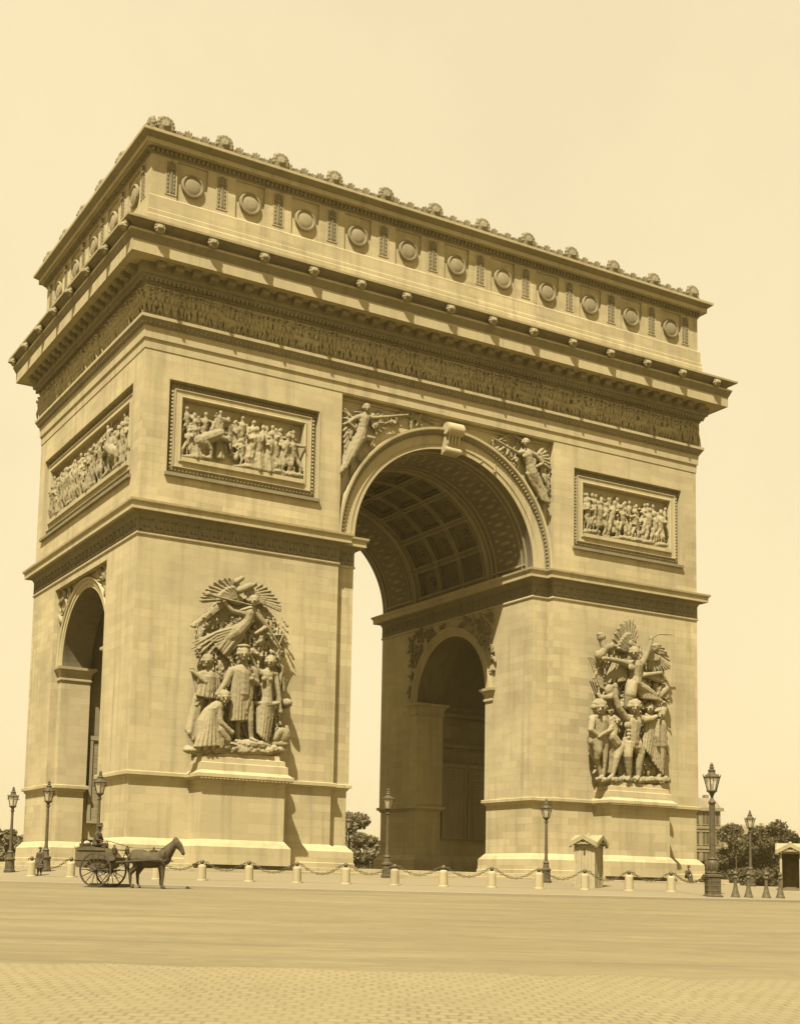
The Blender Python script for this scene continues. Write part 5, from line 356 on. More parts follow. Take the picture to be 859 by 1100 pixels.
('drapery_mass',[('e',[15.7,10.49,0.25],[3.08,4.02,0.45],0,0),('e',[15.93,14.16,0.2],[2.72,2.58,0.4],0,0),('e',[15.65,8.02,0.3],[2.72,1.15,0.5],0,0),('c',[12.98,7.81,0.9],[12.82,7.3,0.9],0.16,0.2),('c',[13.14,7.89,0.9],[13.1,7.35,0.95],0.16,0.2),('c',[13.31,7.96,0.9],[13.47,7.4,0.9],0.16,0.2),('c',[17.33,9.55,0.5],[17.32,7.73,0.5],0.57,0.57),('c',[13.6,14.06,0.67],[13.72,13.39,0.9],0.06,0.06),('c',[13.41,12.57,0.86],[13.14,12.0,0.84],0.09,0.06),('c',[16.12,13.24,0.67],[16.55,12.67,0.83],0.11,0.07),('c',[12.18,12.87,0.83],[12.22,12.29,0.86],0.12,0.11),('c',[14.58,13.32,0.67],[15.43,12.83,0.72],0.07,0.11),('c',[14.75,13.89,0.78],[14.58,13.42,0.76],0.08,0.09),('c',[15.59,13.05,0.9],[16.18,12.32,0.7],0.1,0.11),('c',[18.11,13.28,0.83],[18.7,12.88,0.9],0.07,0.09),('c',[13.74,15.6,0.85],[13.6,15.37,0.7],0.09,0.07),('c',[16.86,13.28,0.8],[17.11,13.13,0.87],0.06,0.07),('c',[17.71,13.02,0.67],[18.35,13.01,0.66],0.1,0.06),('c',[14.68,13.95,0.66],[14.63,13.56,0.74],0.12,0.11),('c',[17.7,14.98,0.8],[18.09,14.36,0.84],0.1,0.11),('c',[15.27,14.58,0.71],[14.94,13.75,0.94],0.08,0.08),('c',[15.45,15.95,0.8],[15.73,15.75,0.67],0.1,0.09),('c',[14.9,13.72,0.83],[14.88,13.25,0.66],0.11,0.05),('c',[16.32,12.94,0.73],[16.31,12.26,0.74],0.08,0.07),('c',[15.71,15.03,0.84],[15.44,14.53,0.82],0.06,0.1),('c',[13.98,15.12,0.76],[13.99,14.74,0.68],0.11,0.07),('c',[14.03,13.14,0.86],[14.33,12.64,0.75],0.07,0.09),('c',[17.72,14.75,0.7],[17.5,14.06,0.9],0.11,0.06),('c',[13.69,13.2,0.85],[13.65,12.52,0.69],0.08,0.07),('c',[17.08,15.28,0.75],[17.3,14.75,0.7],0.12,0.05),('c',[18.03,13.37,0.76],[17.44,12.38,0.93],0.12,0.06),('c',[16.77,13.4,0.74],[16.98,12.97,0.67],0.07,0.09),('c',[13.73,13.19,0.88],[13.83,12.93,0.93],0.11,0.11),('c',[17.79,14.34,0.72],[17.4,13.99,0.81],0.1,0.07),('c',[18.05,14.26,0.71],[17.94,13.73,0.79],0.12,0.1),('c',[14.16,15.21,0.85],[14.44,14.94,0.89],0.12,0.1),('c',[12.17,13.65,0.66],[12.29,12.8,0.73],0.08,0.08),('c',[14.76,14.4,0.68],[14.76,14.1,0.67],0.07,0.11),('c',[17.5,15.93,0.73],[17.49,15.3,0.76],0.08,0.09),('c',[15.7,14.84,0.79],[15.67,14.49,0.76],0.11,0.05),('c',[13.08,14.53,0.85],[12.75,13.85,0.89],0.08,0.09),('c',[14.69,14.7,0.82],[15.19,14.31,0.72],0.09,0.08),('c',[16.44,15.86,0.76],[16.26,15.26,0.93],0.12,0.07),('c',[17.65,13.61,0.85],[17.61,13.25,0.92],0.1,0.1),('c',[16.32,13.7,0.68],[15.97,13.07,0.65],0.1,0.06),('c',[17.01,16.02,0.69],[16.63,15.07,0.9],0.06,0.05),('c',[17.27,13.96,0.89],[17.15,13.09,0.89],0.1,0.05),('c',[16.78,14.44,0.88],[16.94,13.68,0.75],0.06,0.08),('c',[17.34,15.4,0.71],[17.28,14.99,0.88],0.1,0.07),('c',[14.32,14.59,0.78],[14.42,14.29,0.77],0.12,0.1),('c',[12.99,13.51,0.82],[12.68,12.74,0.8],0.09,0.09),('c',[17.73,15.74,0.78],[17.02,14.87,0.87],0.09,0.06),('c',[13.73,15.17,0.73],[13.3,14.49,0.86],0.07,0.11),('c',[13.92,13.56,0.72],[14.51,13.1,0.66],0.07,0.08),('c',[14.46,15.34,0.73],[14.23,14.84,0.69],0.11,0.11),('c',[15.02,14.0,0.79],[15.69,13.43,0.87],0.09,0.1),('c',[14.53,13.52,0.77],[14.39,12.59,0.72],0.07,0.1),('c',[16.33,12.96,0.71],[16.11,12.54,0.86],0.07,0.1),('c',[17.79,15.4,0.73],[17.93,14.53,0.87],0.09,0.05),('c',[12.57,13.01,0.82],[12.71,12.37,0.75],0.06,0.08),('c',[14.97,15.24,0.89],[14.73,14.6,0.81],0.08,0.05),('c',[13.83,13.69,0.67],[13.07,12.88,0.76],0.12,0.1),('c',[16.78,15.16,0.81],[16.35,14.49,0.73],0.11,0.1),('c',[18.18,14.06,0.74],[18.22,13.45,0.85],0.11,0.08),('c',[13.23,13.69,0.69],[13.14,12.96,0.85],0.12,0.05),('c',[17.95,15.79,0.79],[18.22,15.15,0.79],0.1,0.07),('c',[13.07,15.51,0.84],[12.53,14.8,0.87],0.09,0.07),('c',[13.74,14.58,0.71],[13.63,13.95,0.76],0.11,0.07),('c',[14.58,14.15,0.74],[14.71,13.36,0.68],0.12,0.06),('c',[12.71,15.35,0.7],[12.5,14.92,0.87],0.09,0.1),('c',[16.78,14.2,0.75],[17.01,13.91,0.81],0.07,0.09),('c',[13.2,14.94,0.87],[13.27,14.13,0.76],0.12,0.08),('c',[15.65,13.94,0.82],[15.69,12.99,0.91],0.08,0.08),('c',[15.81,13.66,0.77],[15.19,13.04,0.79],0.09,0.06),('c',[15.32,15.85,0.81],[15.31,15.23,0.82],0.09,0.11),('c',[17.73,15.79,0.74],[17.73,15.5,0.67],0.07,0.08),('c',[17.9,15.18,0.82],[18.42,14.45,0.91],0.07,0.09),('c',[17.81,13.87,0.88],[17.93,13.05,0.78],0.12,0.1),('c',[15.16,15.62,0.67],[15.27,15.36,0.7],0.07,0.08),('c',[16.45,14.34,0.77],[16.75,13.95,0.77],0.11,0.06),('c',[17.76,13.87,0.74],[17.5,13.33,0.83],0.09,0.06),('c',[12.11,14.98,0.7],[12.08,14.4,0.7],0.07,0.07),('c',[13.14,15.67,0.69],[13.26,15.36,0.67],0.09,0.05),('c',[14.86,14.61,0.75],[14.71,14.03,0.94],0.06,0.06),('c',[12.59,14.16,0.81],[12.75,13.83,0.69],0.08,0.05),('c',[16.67,15.23,0.73],[16.54,14.28,0.73],0.07,0.1),('c',[15.95,14.91,0.82],[16.12,14.63,0.83],0.12,0.05),('c',[12.18,15.35,0.81],[12.25,15.08,0.71],0.12,0.11),('c',[14.91,13.32,0.89],[14.93,12.43,0.74],0.06,0.09),('c',[18.08,15.98,0.75],[18.08,15.63,0.85],0.08,0.11),('c',[13.04,13.35,0.86],[12.31,12.71,0.93],0.1,0.07),('c',[14.7,15.18,0.69],[14.52,14.69,0.83],0.11,0.09),('c',[14.4,14.3,0.83],[14.64,13.99,0.79],0.06,0.1),('c',[16.22,15.74,0.87],[16.23,15.03,0.78],0.12,0.11),('c',[16.76,15.05,0.67],[16.03,14.56,0.94],0.08,0.05),('c',[15.71,15.68,0.66],[15.27,15.23,0.84],0.07,0.09),('c',[12.16,14.92,0.71],[11.77,13.97,0.78],0.1,0.1),('c',[15.92,13.48,0.67],[16.03,13.12,0.68],0.11,0.05),('c',[18.28,15.65,0.67],[18.3,14.73,0.72],0.09,0.1),('c',[15.87,13.94,0.8],[15.94,13.45,0.68],0.09,0.1),('c',[15.75,13.37,0.78],[16.06,13.11,0.87],0.09,0.05),('c',[14.2,14.3,0.76],[13.7,13.54,0.83],0.1,0.06),('c',[14.23,12.65,0.76],[14.12,12.16,0.72],0.06,0.06),('c',[17.84,13.84,0.88],[17.26,13.32,0.78],0.09,0.11),('c',[17.69,13.1,0.84],[18.18,12.72,0.95],0.09,0.11),('c',[13.89,12.82,0.72],[13.72,12.03,0.84],0.09,0.05),('c',[16.77,15.23,0.74],[16.52,14.62,0.87],0.11,0.07),('c',[12.61,14.72,0.84],[12.59,14.35,0.94],0.11,0.11),('c',[17.63,15.0,0.73],[17.51,14.6,0.81],0.09,0.08),('c',[14.2,13.1,0.85],[14.43,12.25,0.72],0.08,0.1),('c',[12.08,15.22,0.78],[11.85,14.64,0.67],0.07,0.06),('c',[17.0,14.64,0.66],[16.2,13.82,0.65],0.07,0.08),('c',[14.23,15.71,0.67],[14.26,15.06,0.72],0.08,0.1),('c',[14.61,15.05,0.82],[14.18,14.35,0.89],0.12,0.06),('c',[12.87,13.29,0.78],[12.72,12.46,0.82],0.11,0.07),('c',[13.08,15.69,0.77],[13.52,14.94,0.93],0.1,0.1),('c',[15.89,14.7,0.69],[16.25,14.21,0.86],0.07,0.11),('c',[15.47,14.67,0.76],[15.81,13.9,0.7],0.12,0.07),('c',[15.23,14.62,0.86],[14.86,13.77,0.83],0.12,0.05),('c',[15.54,14.2,0.88],[15.88,13.51,0.85],0.06,0.07),('c',[15.22,13.06,0.81],[15.08,12.09,0.93],0.07,0.06),('c',[14.32,13.18,0.89],[14.58,12.3,0.77],0.08,0.07),('c',[12.93,14.94,0.67],[12.55,13.98,0.71],0.07,0.05),('c',[15.44,13.59,0.65],[14.86,12.7,0.94],0.08,0.05),('c',[13.68,14.25,0.79],[14.01,13.89,0.72],0.06,0.11),('c',[12.89,12.81,0.81],[12.53,12.18,0.67],0.07,0.1),('c',[13.04,15.12,0.87],[12.02,14.65,0.94],0.06,0.08),('c',[14.5,15.56,0.68],[14.96,15.32,0.69],0.07,0.07),('c',[17.75,15.97,0.88],[17.33,15.62,0.94],0.13,0.06),('c',[14.34,12.82,0.66],[14.51,12.42,0.87],0.08,0.1),('c',[15.61,14.5,0.76],[15.44,13.82,0.9],0.09,0.06),('c',[15.68,12.97,0.86],[15.62,12.05,0.73],0.07,0.06),('c',[12.28,12.52,0.87],[12.6,12.04,0.65],0.07,0.11),('c',[17.14,12.93,0.67],[17.24,12.13,0.78],0.09,0.06),('c',[15.83,14.98,0.74],[16.17,14.45,0.76],0.08,0.09),('c',[18.15,13.18,0.89],[18.05,12.78,0.69],0.08,0.08),('c',[16.7,15.01,0.72],[17.16,14.44,0.79],0.12,0.08),('c',[15.33,13.13,0.8],[15.01,12.6,0.78],0.06,0.1),('c',[16.98,15.96,0.75],[17.01,15.08,0.76],0.12,0.06),('c',[15.5,13.13,0.74],[16.11,12.6,0.8],0.08,0.07),('c',[14.33,13.76,0.8],[14.03,12.92,0.72],0.07,0.07),('c',[16.01,15.61,0.66],[15.58,15.09,0.93],0.09,0.08),('c',[16.59,13.39,0.88],[16.41,12.53,0.85],0.09,0.05),('c',[17.69,14.99,0.7],[18.02,14.69,0.83],0.11,0.05),('c',[12.13,14.51,0.86],[12.2,14.27,0.73],0.07,0.07),('c',[15.33,14.59,0.67],[15.45,14.05,0.86],0.12,0.05),('c',[14.89,13.5,0.67],[15.28,12.64,0.79],0.06,0.07),('c',[17.61,13.49,0.87],[17.88,12.86,0.77],0.07,0.05),('c',[16.07,15.97,0.78],[15.73,15.08,0.68],0.1,0.06),('c',[14.92,13.15,0.82],[15.4,12.3,0.71],0.09,0.07),('c',[17.72,15.79,0.8],[17.71,15.13,0.88],0.08,0.11),('c',[17.5,13.79,0.73],[17.3,13.18,0.91],0.07,0.06),('c',[17.14,13.08,0.88],[17.23,12.77,0.71],0.08,0.06),('c',[12.36,14.08,0.66],[12.86,13.41,0.77],0.08,0.06),('c',[13.62,14.96,0.74],[13.16,14.26,0.72],0.07,0.08),('c',[15.55,15.2,0.8],[15.57,14.45,0.88],0.07,0.07),('c',[15.43,14.05,0.76],[15.55,13.36,0.89],0.06,0.11),('c',[13.26,12.01,0.85],[13.21,11.7,0.99],0.12,0.1),('c',[13.22,9.81,0.79],[13.12,9.35,0.81],0.06,0.11),('c',[17.15,8.69,0.91],[17.01,8.2,1.01],0.11,0.11),('c',[12.27,9.38,0.88],[12.48,8.7,0.89],0.07,0.05),('c',[17.88,8.44,0.89],[18.15,7.59,1.0],0.12,0.08),('c',[14.48,9.58,0.79],[14.37,9.0,0.99],0.08,0.05),('c',[12.04,9.26,0.84],[12.13,8.69,0.81],0.13,0.07),('c',[13.05,9.3,0.84],[12.78,8.89,0.85],0.11,0.08),('c',[17.69,12.4,0.9],[17.46,11.6,0.85],0.07,0.06),('c',[14.62,12.43,0.97],[14.52,11.67,0.97],0.12,0.11),('c',[11.73,10.93,0.99],[11.3,10.47,1.0],0.1,0.07),('c',[12.97,10.25,0.85],[13.03,9.91,0.85],0.12,0.05),('c',[12.08,11.58,0.77],[11.95,11.11,0.88],0.12,0.06),('c',[12.05,12.15,0.92],[12.36,11.84,0.76],0.07,0.08),('c',[13.34,7.47,0.85],[12.95,6.71,0.89],0.13,0.06),('c',[14.45,12.46,0.81],[14.04,11.88,1.0],0.12,0.08),('c',[11.83,11.11,0.97],[12.0,10.73,0.77],0.07,0.11),('c',[15.32,7.62,0.98],[15.11,7.09,0.99],0.1,0.1),('c',[14.85,12.19,0.98],[14.65,11.3,0.95],0.08,0.1),('c',[15.89,8.56,0.91],[15.38,8.09,0.83],0.1,0.11),('c',[18.18,12.6,0.76],[17.33,12.12,0.79],0.12,0.11),('c',[16.08,12.47,0.91],[16.1,12.09,0.97],0.1,0.11),('c',[13.21,12.53,0.78],[12.97,11.62,0.98],0.11,0.11),('c',[15.27,8.2,0.92],[15.2,7.79,1.02],0.08,0.1),('c',[14.79,9.97,0.87],[14.64,9.28,0.93],0.12,0.06),('c',[14.17,8.7,0.75],[13.94,8.05,1.0],0.12,0.05),('c',[15.27,10.75,0.87],[15.31,10.34,0.78],0.12,0.05),('c',[15.79,8.2,0.86],[15.94,7.62,0.98],0.12,0.05),('c',[17.49,11.88,0.95],[17.61,11.34,1.01],0.07,0.06),('c',[12.66,9.97,0.89],[12.18,9.56,0.96],0.12,0.05),('c',[13.83,9.81,0.77],[14.07,9.33,1.0],0.07,0.07),('c',[16.71,7.74,0.92],[16.73,7.05,0.84],0.1,0.11),('c',[14.73,8.0,0.9],[15.11,7.25,0.79],0.09,0.1),('c',[14.16,9.24,0.77],[13.65,8.93,0.99],0.07,0.06),('c',[17.79,11.01,0.77],[17.84,10.32,1.03],0.09,0.06),('c',[16.12,11.11,0.76],[15.97,10.61,1.03],0.06,0.1),('c',[16.99,8.68,0.87],[16.65,7.99,1.03],0.1,0.1),('c',[18.12,12.35,0.92],[18.16,11.62,0.94],0.11,0.1),('c',[13.63,7.84,0.93],[14.21,7.09,0.82],0.08,0.07),('c',[15.84,7.63,0.85],[15.36,6.75,1.0],0.08,0.07),('c',[14.37,12.57,0.9],[14.06,11.79,1.04],0.08,0.09),('c',[12.61,12.12,1.0],[12.14,11.25,0.93],0.12,0.07),('c',[12.24,11.13,0.94],[12.16,10.27,0.82],0.07,0.07),('c',[17.97,12.1,0.92],[17.01,11.49,1.04],0.1,0.06),('c',[15.23,11.91,0.78],[14.94,11.38,1.05],0.06,0.07),('c',[17.57,9.26,0.91],[17.41,8.47,1.01],0.12,0.1),('c',[15.45,9.17,0.79],[15.42,8.55,0.9],0.12,0.05),('c',[12.82,8.06,0.85],[12.94,7.68,1.01],0.1,0.07),('c',[14.13,10.44,0.99],[14.05,10.26,0.8],0.07,0.1),('c',[17.17,11.68,0.87],[17.1,11.03,0.81],0.11,0.1),('c',[18.25,9.28,0.96],[17.76,8.89,0.93],0.11,0.05),('c',[15.73,8.06,0.91],[15.98,7.65,0.93],0.12,0.05),('c',[15.78,11.43,0.97],[15.66,10.99,0.85],0.1,0.1),('c',[17.57,8.27,0.91],[18.07,7.51,0.93],0.11,0.08),('c',[18.27,11.13,0.89],[17.9,10.58,0.82],0.1,0.06),('c',[12.13,8.48,0.92],[11.68,7.61,1.04],0.07,0.1),('c',[15.15,12.71,0.75],[14.87,12.02,0.76],0.11,0.08),('c',[12.59,10.64,0.94],[13.18,9.91,0.84],0.11,0.07),('c',[15.6,12.56,0.97],[16.44,12.15,0.96],0.08,0.1),('c',[16.46,10.56,0.75],[15.94,10.18,1.03],0.12,0.06),('c',[16.67,10.72,0.91],[16.99,10.33,0.9],0.07,0.05),('c',[13.5,11.1,0.78],[14.11,10.38,0.78],0.11,0.11),('c',[12.7,12.01,0.97],[12.66,11.32,0.78],0.09,0.07),('c',[14.73,7.6,0.81],[14.38,7.35,0.78],0.12,0.11),('c',[13.56,9.66,0.96],[13.73,9.4,0.97],0.07,0.05),('c',[16.88,11.93,0.76],[17.16,11.64,0.85],0.08,0.11),('c',[15.59,10.85,0.99],[15.49,10.45,0.96],0.12,0.11),('c',[12.04,7.86,0.92],[12.17,7.14,0.78],0.12,0.06),('c',[12.55,10.04,0.94],[12.81,9.6,0.98],0.12,0.05),('c',[12.68,11.37,0.89],[12.72,10.95,0.94],0.07,0.07),('c',[13.97,8.97,1.0],[14.02,8.51,0.76],0.07,0.06),('c',[17.16,9.08,0.87],[17.29,8.17,0.84],0.06,0.1),('c',[14.28,11.91,0.86],[14.58,11.46,0.76],0.07,0.1),('c',[16.58,10.67,0.82],[16.27,10.3,1.02],0.1,0.08),('c',[18.16,10.21,0.9],[18.08,9.55,0.76],0.11,0.08),('c',[17.08,12.16,0.8],[16.82,11.88,0.88],0.08,0.07),('c',[15.78,11.87,0.99],[16.2,11.31,0.83],0.12,0.07),('c',[15.15,9.9,0.97],[14.89,9.43,0.89],0.07,0.05),('c',[17.53,9.81,0.9],[17.22,9.03,1.0],0.06,0.11),('c',[12.21,7.68,0.9],[12.29,6.9,0.83],0.09,0.05),('c',[14.77,8.23,0.92],[14.62,7.76,1.02],0.12,0.07),('c',[14.35,12.61,0.96],[14.18,12.05,0.77],0.12,0.08),('c',[12.13,10.27,0.99],[11.98,9.47,0.81],0.11,0.11),('c',[17.93,7.76,0.75],[17.85,7.48,0.91],0.08,0.08),('c',[12.29,9.2,0.89],[12.61,8.65,0.77],0.1,0.08),('c',[12.62,11.96,0.83],[13.09,11.3,0.83],0.08,0.09),('c',[12.41,9.21,0.94],[12.11,8.96,0.88],0.09,0.07),('c',[14.04,8.73,0.88],[13.66,8.13,0.94],0.07,0.06),('c',[14.93,9.34,0.8],[15.2,8.78,0.96],0.12,0.1),('c',[18.1,10.61,0.83],[18.18,10.12,0.84],0.08,0.07),('c',[13.1,10.06,0.83],[13.05,9.33,0.99],0.12,0.07),('c',[17.12,11.95,1.0],[17.19,11.67,0.75],0.06,0.11),('c',[11.63,9.08,0.99],[11.91,8.7,0.82],0.08,0.08),('c',[16.47,11.31,0.95],[16.68,11.02,0.77],0.06,0.05),('c',[18.36,10.72,0.84],[18.29,9.74,0.95],0.08,0.05),('c',[14.07,8.73,0.87],[14.48,8.18,0.88],0.12,0.1),('c',[14.32,12.19,0.82],[14.33,11.92,0.89],0.07,0.1),('c',[16.66,8.26,0.92],[16.59,7.79,0.87],0.12,0.11),('c',[12.33,7.79,0.93],[11.52,7.18,0.97],0.09,0.11),('c',[15.53,9.54,0.82],[16.4,8.94,0.76],0.08,0.11),('c',[15.75,9.28,0.97],[15.82,8.7,0.88],0.08,0.07),('c',[17.42,12.27,0.75],[16.92,11.36,0.98],0.11,0.08),('c',[16.56,11.37,0.93],[16.4,10.92,0.95],0.1,0.11),('c',[16.71,8.73,0.98],[16.46,7.82,0.85],0.11,0.08),('c',[16.74,8.77,0.81],[16.26,8.11,0.81],0.1,0.09),('c',[12.77,12.39,0.97],[13.39,11.61,0.76],0.08,0.1),('c',[16.86,12.06,0.82],[16.63,11.4,0.77],0.06,0.08),('c',[16.39,9.5,0.95],[16.75,9.21,0.93],0.06,0.06),('c',[11.74,11.42,0.87],[11.67,11.15,0.92],0.08,0.09),('c',[16.33,8.08,0.91],[16.58,7.62,0.83],0.07,0.05),('c',[17.49,11.16,0.8],[17.54,10.63,0.9],0.07,0.07),('c',[12.08,8.13,0.97],[12.72,7.68,0.97],0.12,0.1),('c',[16.43,10.61,0.79],[16.17,10.27,0.89],0.07,0.11),('c',[15.14,8.31,0.89],[15.57,7.98,0.94],0.07,0.06),('c',[11.66,10.37,0.98],[12.22,10.1,0.8],0.11,0.1),('c',[17.93,7.94,0.85],[18.15,7.24,0.95],0.09,0.09),('c',[13.02,8.03,0.77],[13.1,7.57,0.78],0.09,0.08),('c',[13.58,8.36,0.8],[13.51,7.55,0.92],0.11,0.06),('c',[17.77,12.9,0.87],[18.0,12.58,0.85],0.12,0.09),('c',[13.01,7.57,0.79],[12.59,6.67,0.85],0.11,0.05),('c',[13.14,8.83,0.79],[13.25,8.52,0.9],0.08,0.1),('c',[14.6,10.97,0.92],[14.41,10.05,0.99],0.11,0.08),('c',[13.31,11.96,0.98],[13.79,11.18,0.9],0.09,0.11),('c',[12.24,10.54,0.9],[12.75,10.05,0.8],0.1,0.08),('c',[12.87,10.55,0.85],[12.7,9.85,0.89],0.07,0.09),('c',[13.62,11.17,0.92],[13.37,10.62,0.95],0.06,0.05),('c',[17.67,11.94,0.81],[17.48,11.29,0.98],0.11,0.05),('c',[12.07,8.74,0.84],[12.12,8.2,0.86],0.08,0.09),('c',[14.19,11.95,0.93],[15.19,11.73,0.88],0.12,0.07),('c',[17.04,12.35,0.79],[16.7,11.52,0.9],0.1,0.1),('c',[12.16,9.04,0.82],[11.92,8.29,1.04],0.11,0.05),('c',[14.27,10.06,0.98],[14.55,9.16,0.79],0.06,0.07),('c',[16.93,8.76,0.97],[17.88,8.28,0.83],0.1,0.1),('c',[16.53,8.04,0.76],[16.61,7.68,0.83],0.08,0.07),('c',[12.08,9.34,0.89],[12.09,9.02,1.01],0.06,0.06),('c',[17.61,12.27,0.94],[17.56,11.74,0.88],0.09,0.11),('c',[12.82,8.18,0.82],[12.97,7.72,0.88],0.1,0.08),('c',[16.01,8.35,0.82],[15.92,7.59,0.96],0.1,0.11),('c',[14.2,9.89,0.91],[14.1,9.39,1.0],0.08,0.07),('c',[13.03,9.4,1.0],[13.44,8.81,0.88],0.12,0.08),('c',[15.9,10.15,0.97],[16.28,9.37,0.97],0.11,0.11),('c',[13.45,7.77,0.78],[13.54,7.39,0.8],0.09,0.06),('c',[15.79,12.0,0.77],[16.04,11.13,0.89],0.09,0.06),('c',[13.95,10.74,0.89],[13.8,10.23,0.89],0.1,0.08),('c',[15.63,10.24,0.96],[15.39,9.72,0.91],0.07,0.07),('c',[15.84,8.55,0.89],[15.53,7.88,0.82],0.12,0.11),('c',[14.56,9.4,0.89],[14.44,9.02,0.99],0.07,0.06),('c',[15.96,8.13,0.98],[15.87,7.38,1.01],0.11,0.05),('c',[15.12,11.17,0.8],[15.71,10.58,0.77],0.07,0.1),('c',[17.24,12.42,0.78],[17.14,12.06,0.77],0.13,0.09),('c',[17.53,12.03,0.87],[17.53,11.3,1.02],0.07,0.08),('c',[18.2,9.86,0.91],[18.75,9.02,0.75],0.06,0.11),('c',[16.05,8.7,0.91],[15.85,7.94,0.91],0.06,0.11),('c',[15.37,8.68,0.85],[15.44,8.39,0.92],0.09,0.1),('c',[14.94,9.78,0.85],[15.27,9.24,1.01],0.08,0.07),('c',[16.47,11.42,0.8],[16.51,10.46,0.86],0.09,0.11),('c',[16.61,11.48,0.8],[16.43,10.87,0.97],0.07,0.09),('c',[17.13,12.49,0.79],[16.61,11.96,0.82],0.1,0.06),('c',[15.33,11.87,0.94],[15.38,11.44,0.84],0.08,0.1),('c',[15.29,8.54,0.99],[15.66,7.73,0.87],0.06,0.08)]),
('rock_base',[('e',[15.37,6.89,0.8],[2.72,0.34,0.8],0,0),('e',[11.92,6.73,1.1],[0.29,0.19,0.3],0,0),('e',[12.15,6.68,1.34],[0.33,0.2,0.3],0,0),('e',[12.72,6.68,1.18],[0.37,0.22,0.3],0,0),('e',[12.95,6.76,1.42],[0.42,0.23,0.3],0,0),('e',[13.53,6.76,1.26],[0.46,0.24,0.3],0,0),('e',[14.11,6.75,1.1],[0.32,0.26,0.3],0,0),('e',[14.34,6.84,1.34],[0.36,0.27,0.3],0,0),('e',[14.93,6.83,1.18],[0.4,0.29,0.3],0,0),('e',[15.16,6.78,1.42],[0.44,0.19,0.3],0,0),('e',[15.75,6.91,1.26],[0.3,0.2,0.3],0,0),('e',[16.35,6.9,1.1],[0.34,0.22,0.3],0,0),('e',[16.58,6.99,1.34],[0.39,0.23,0.3],0,0),('e',[17.19,6.99,1.18],[0.43,0.24,0.3],0,0),('e',[17.42,6.93,1.42],[0.29,0.26,0.3],0,0),('e',[18.03,7.07,1.26],[0.33,0.27,0.3],0,0)]),
 ],
 'spandrel': [
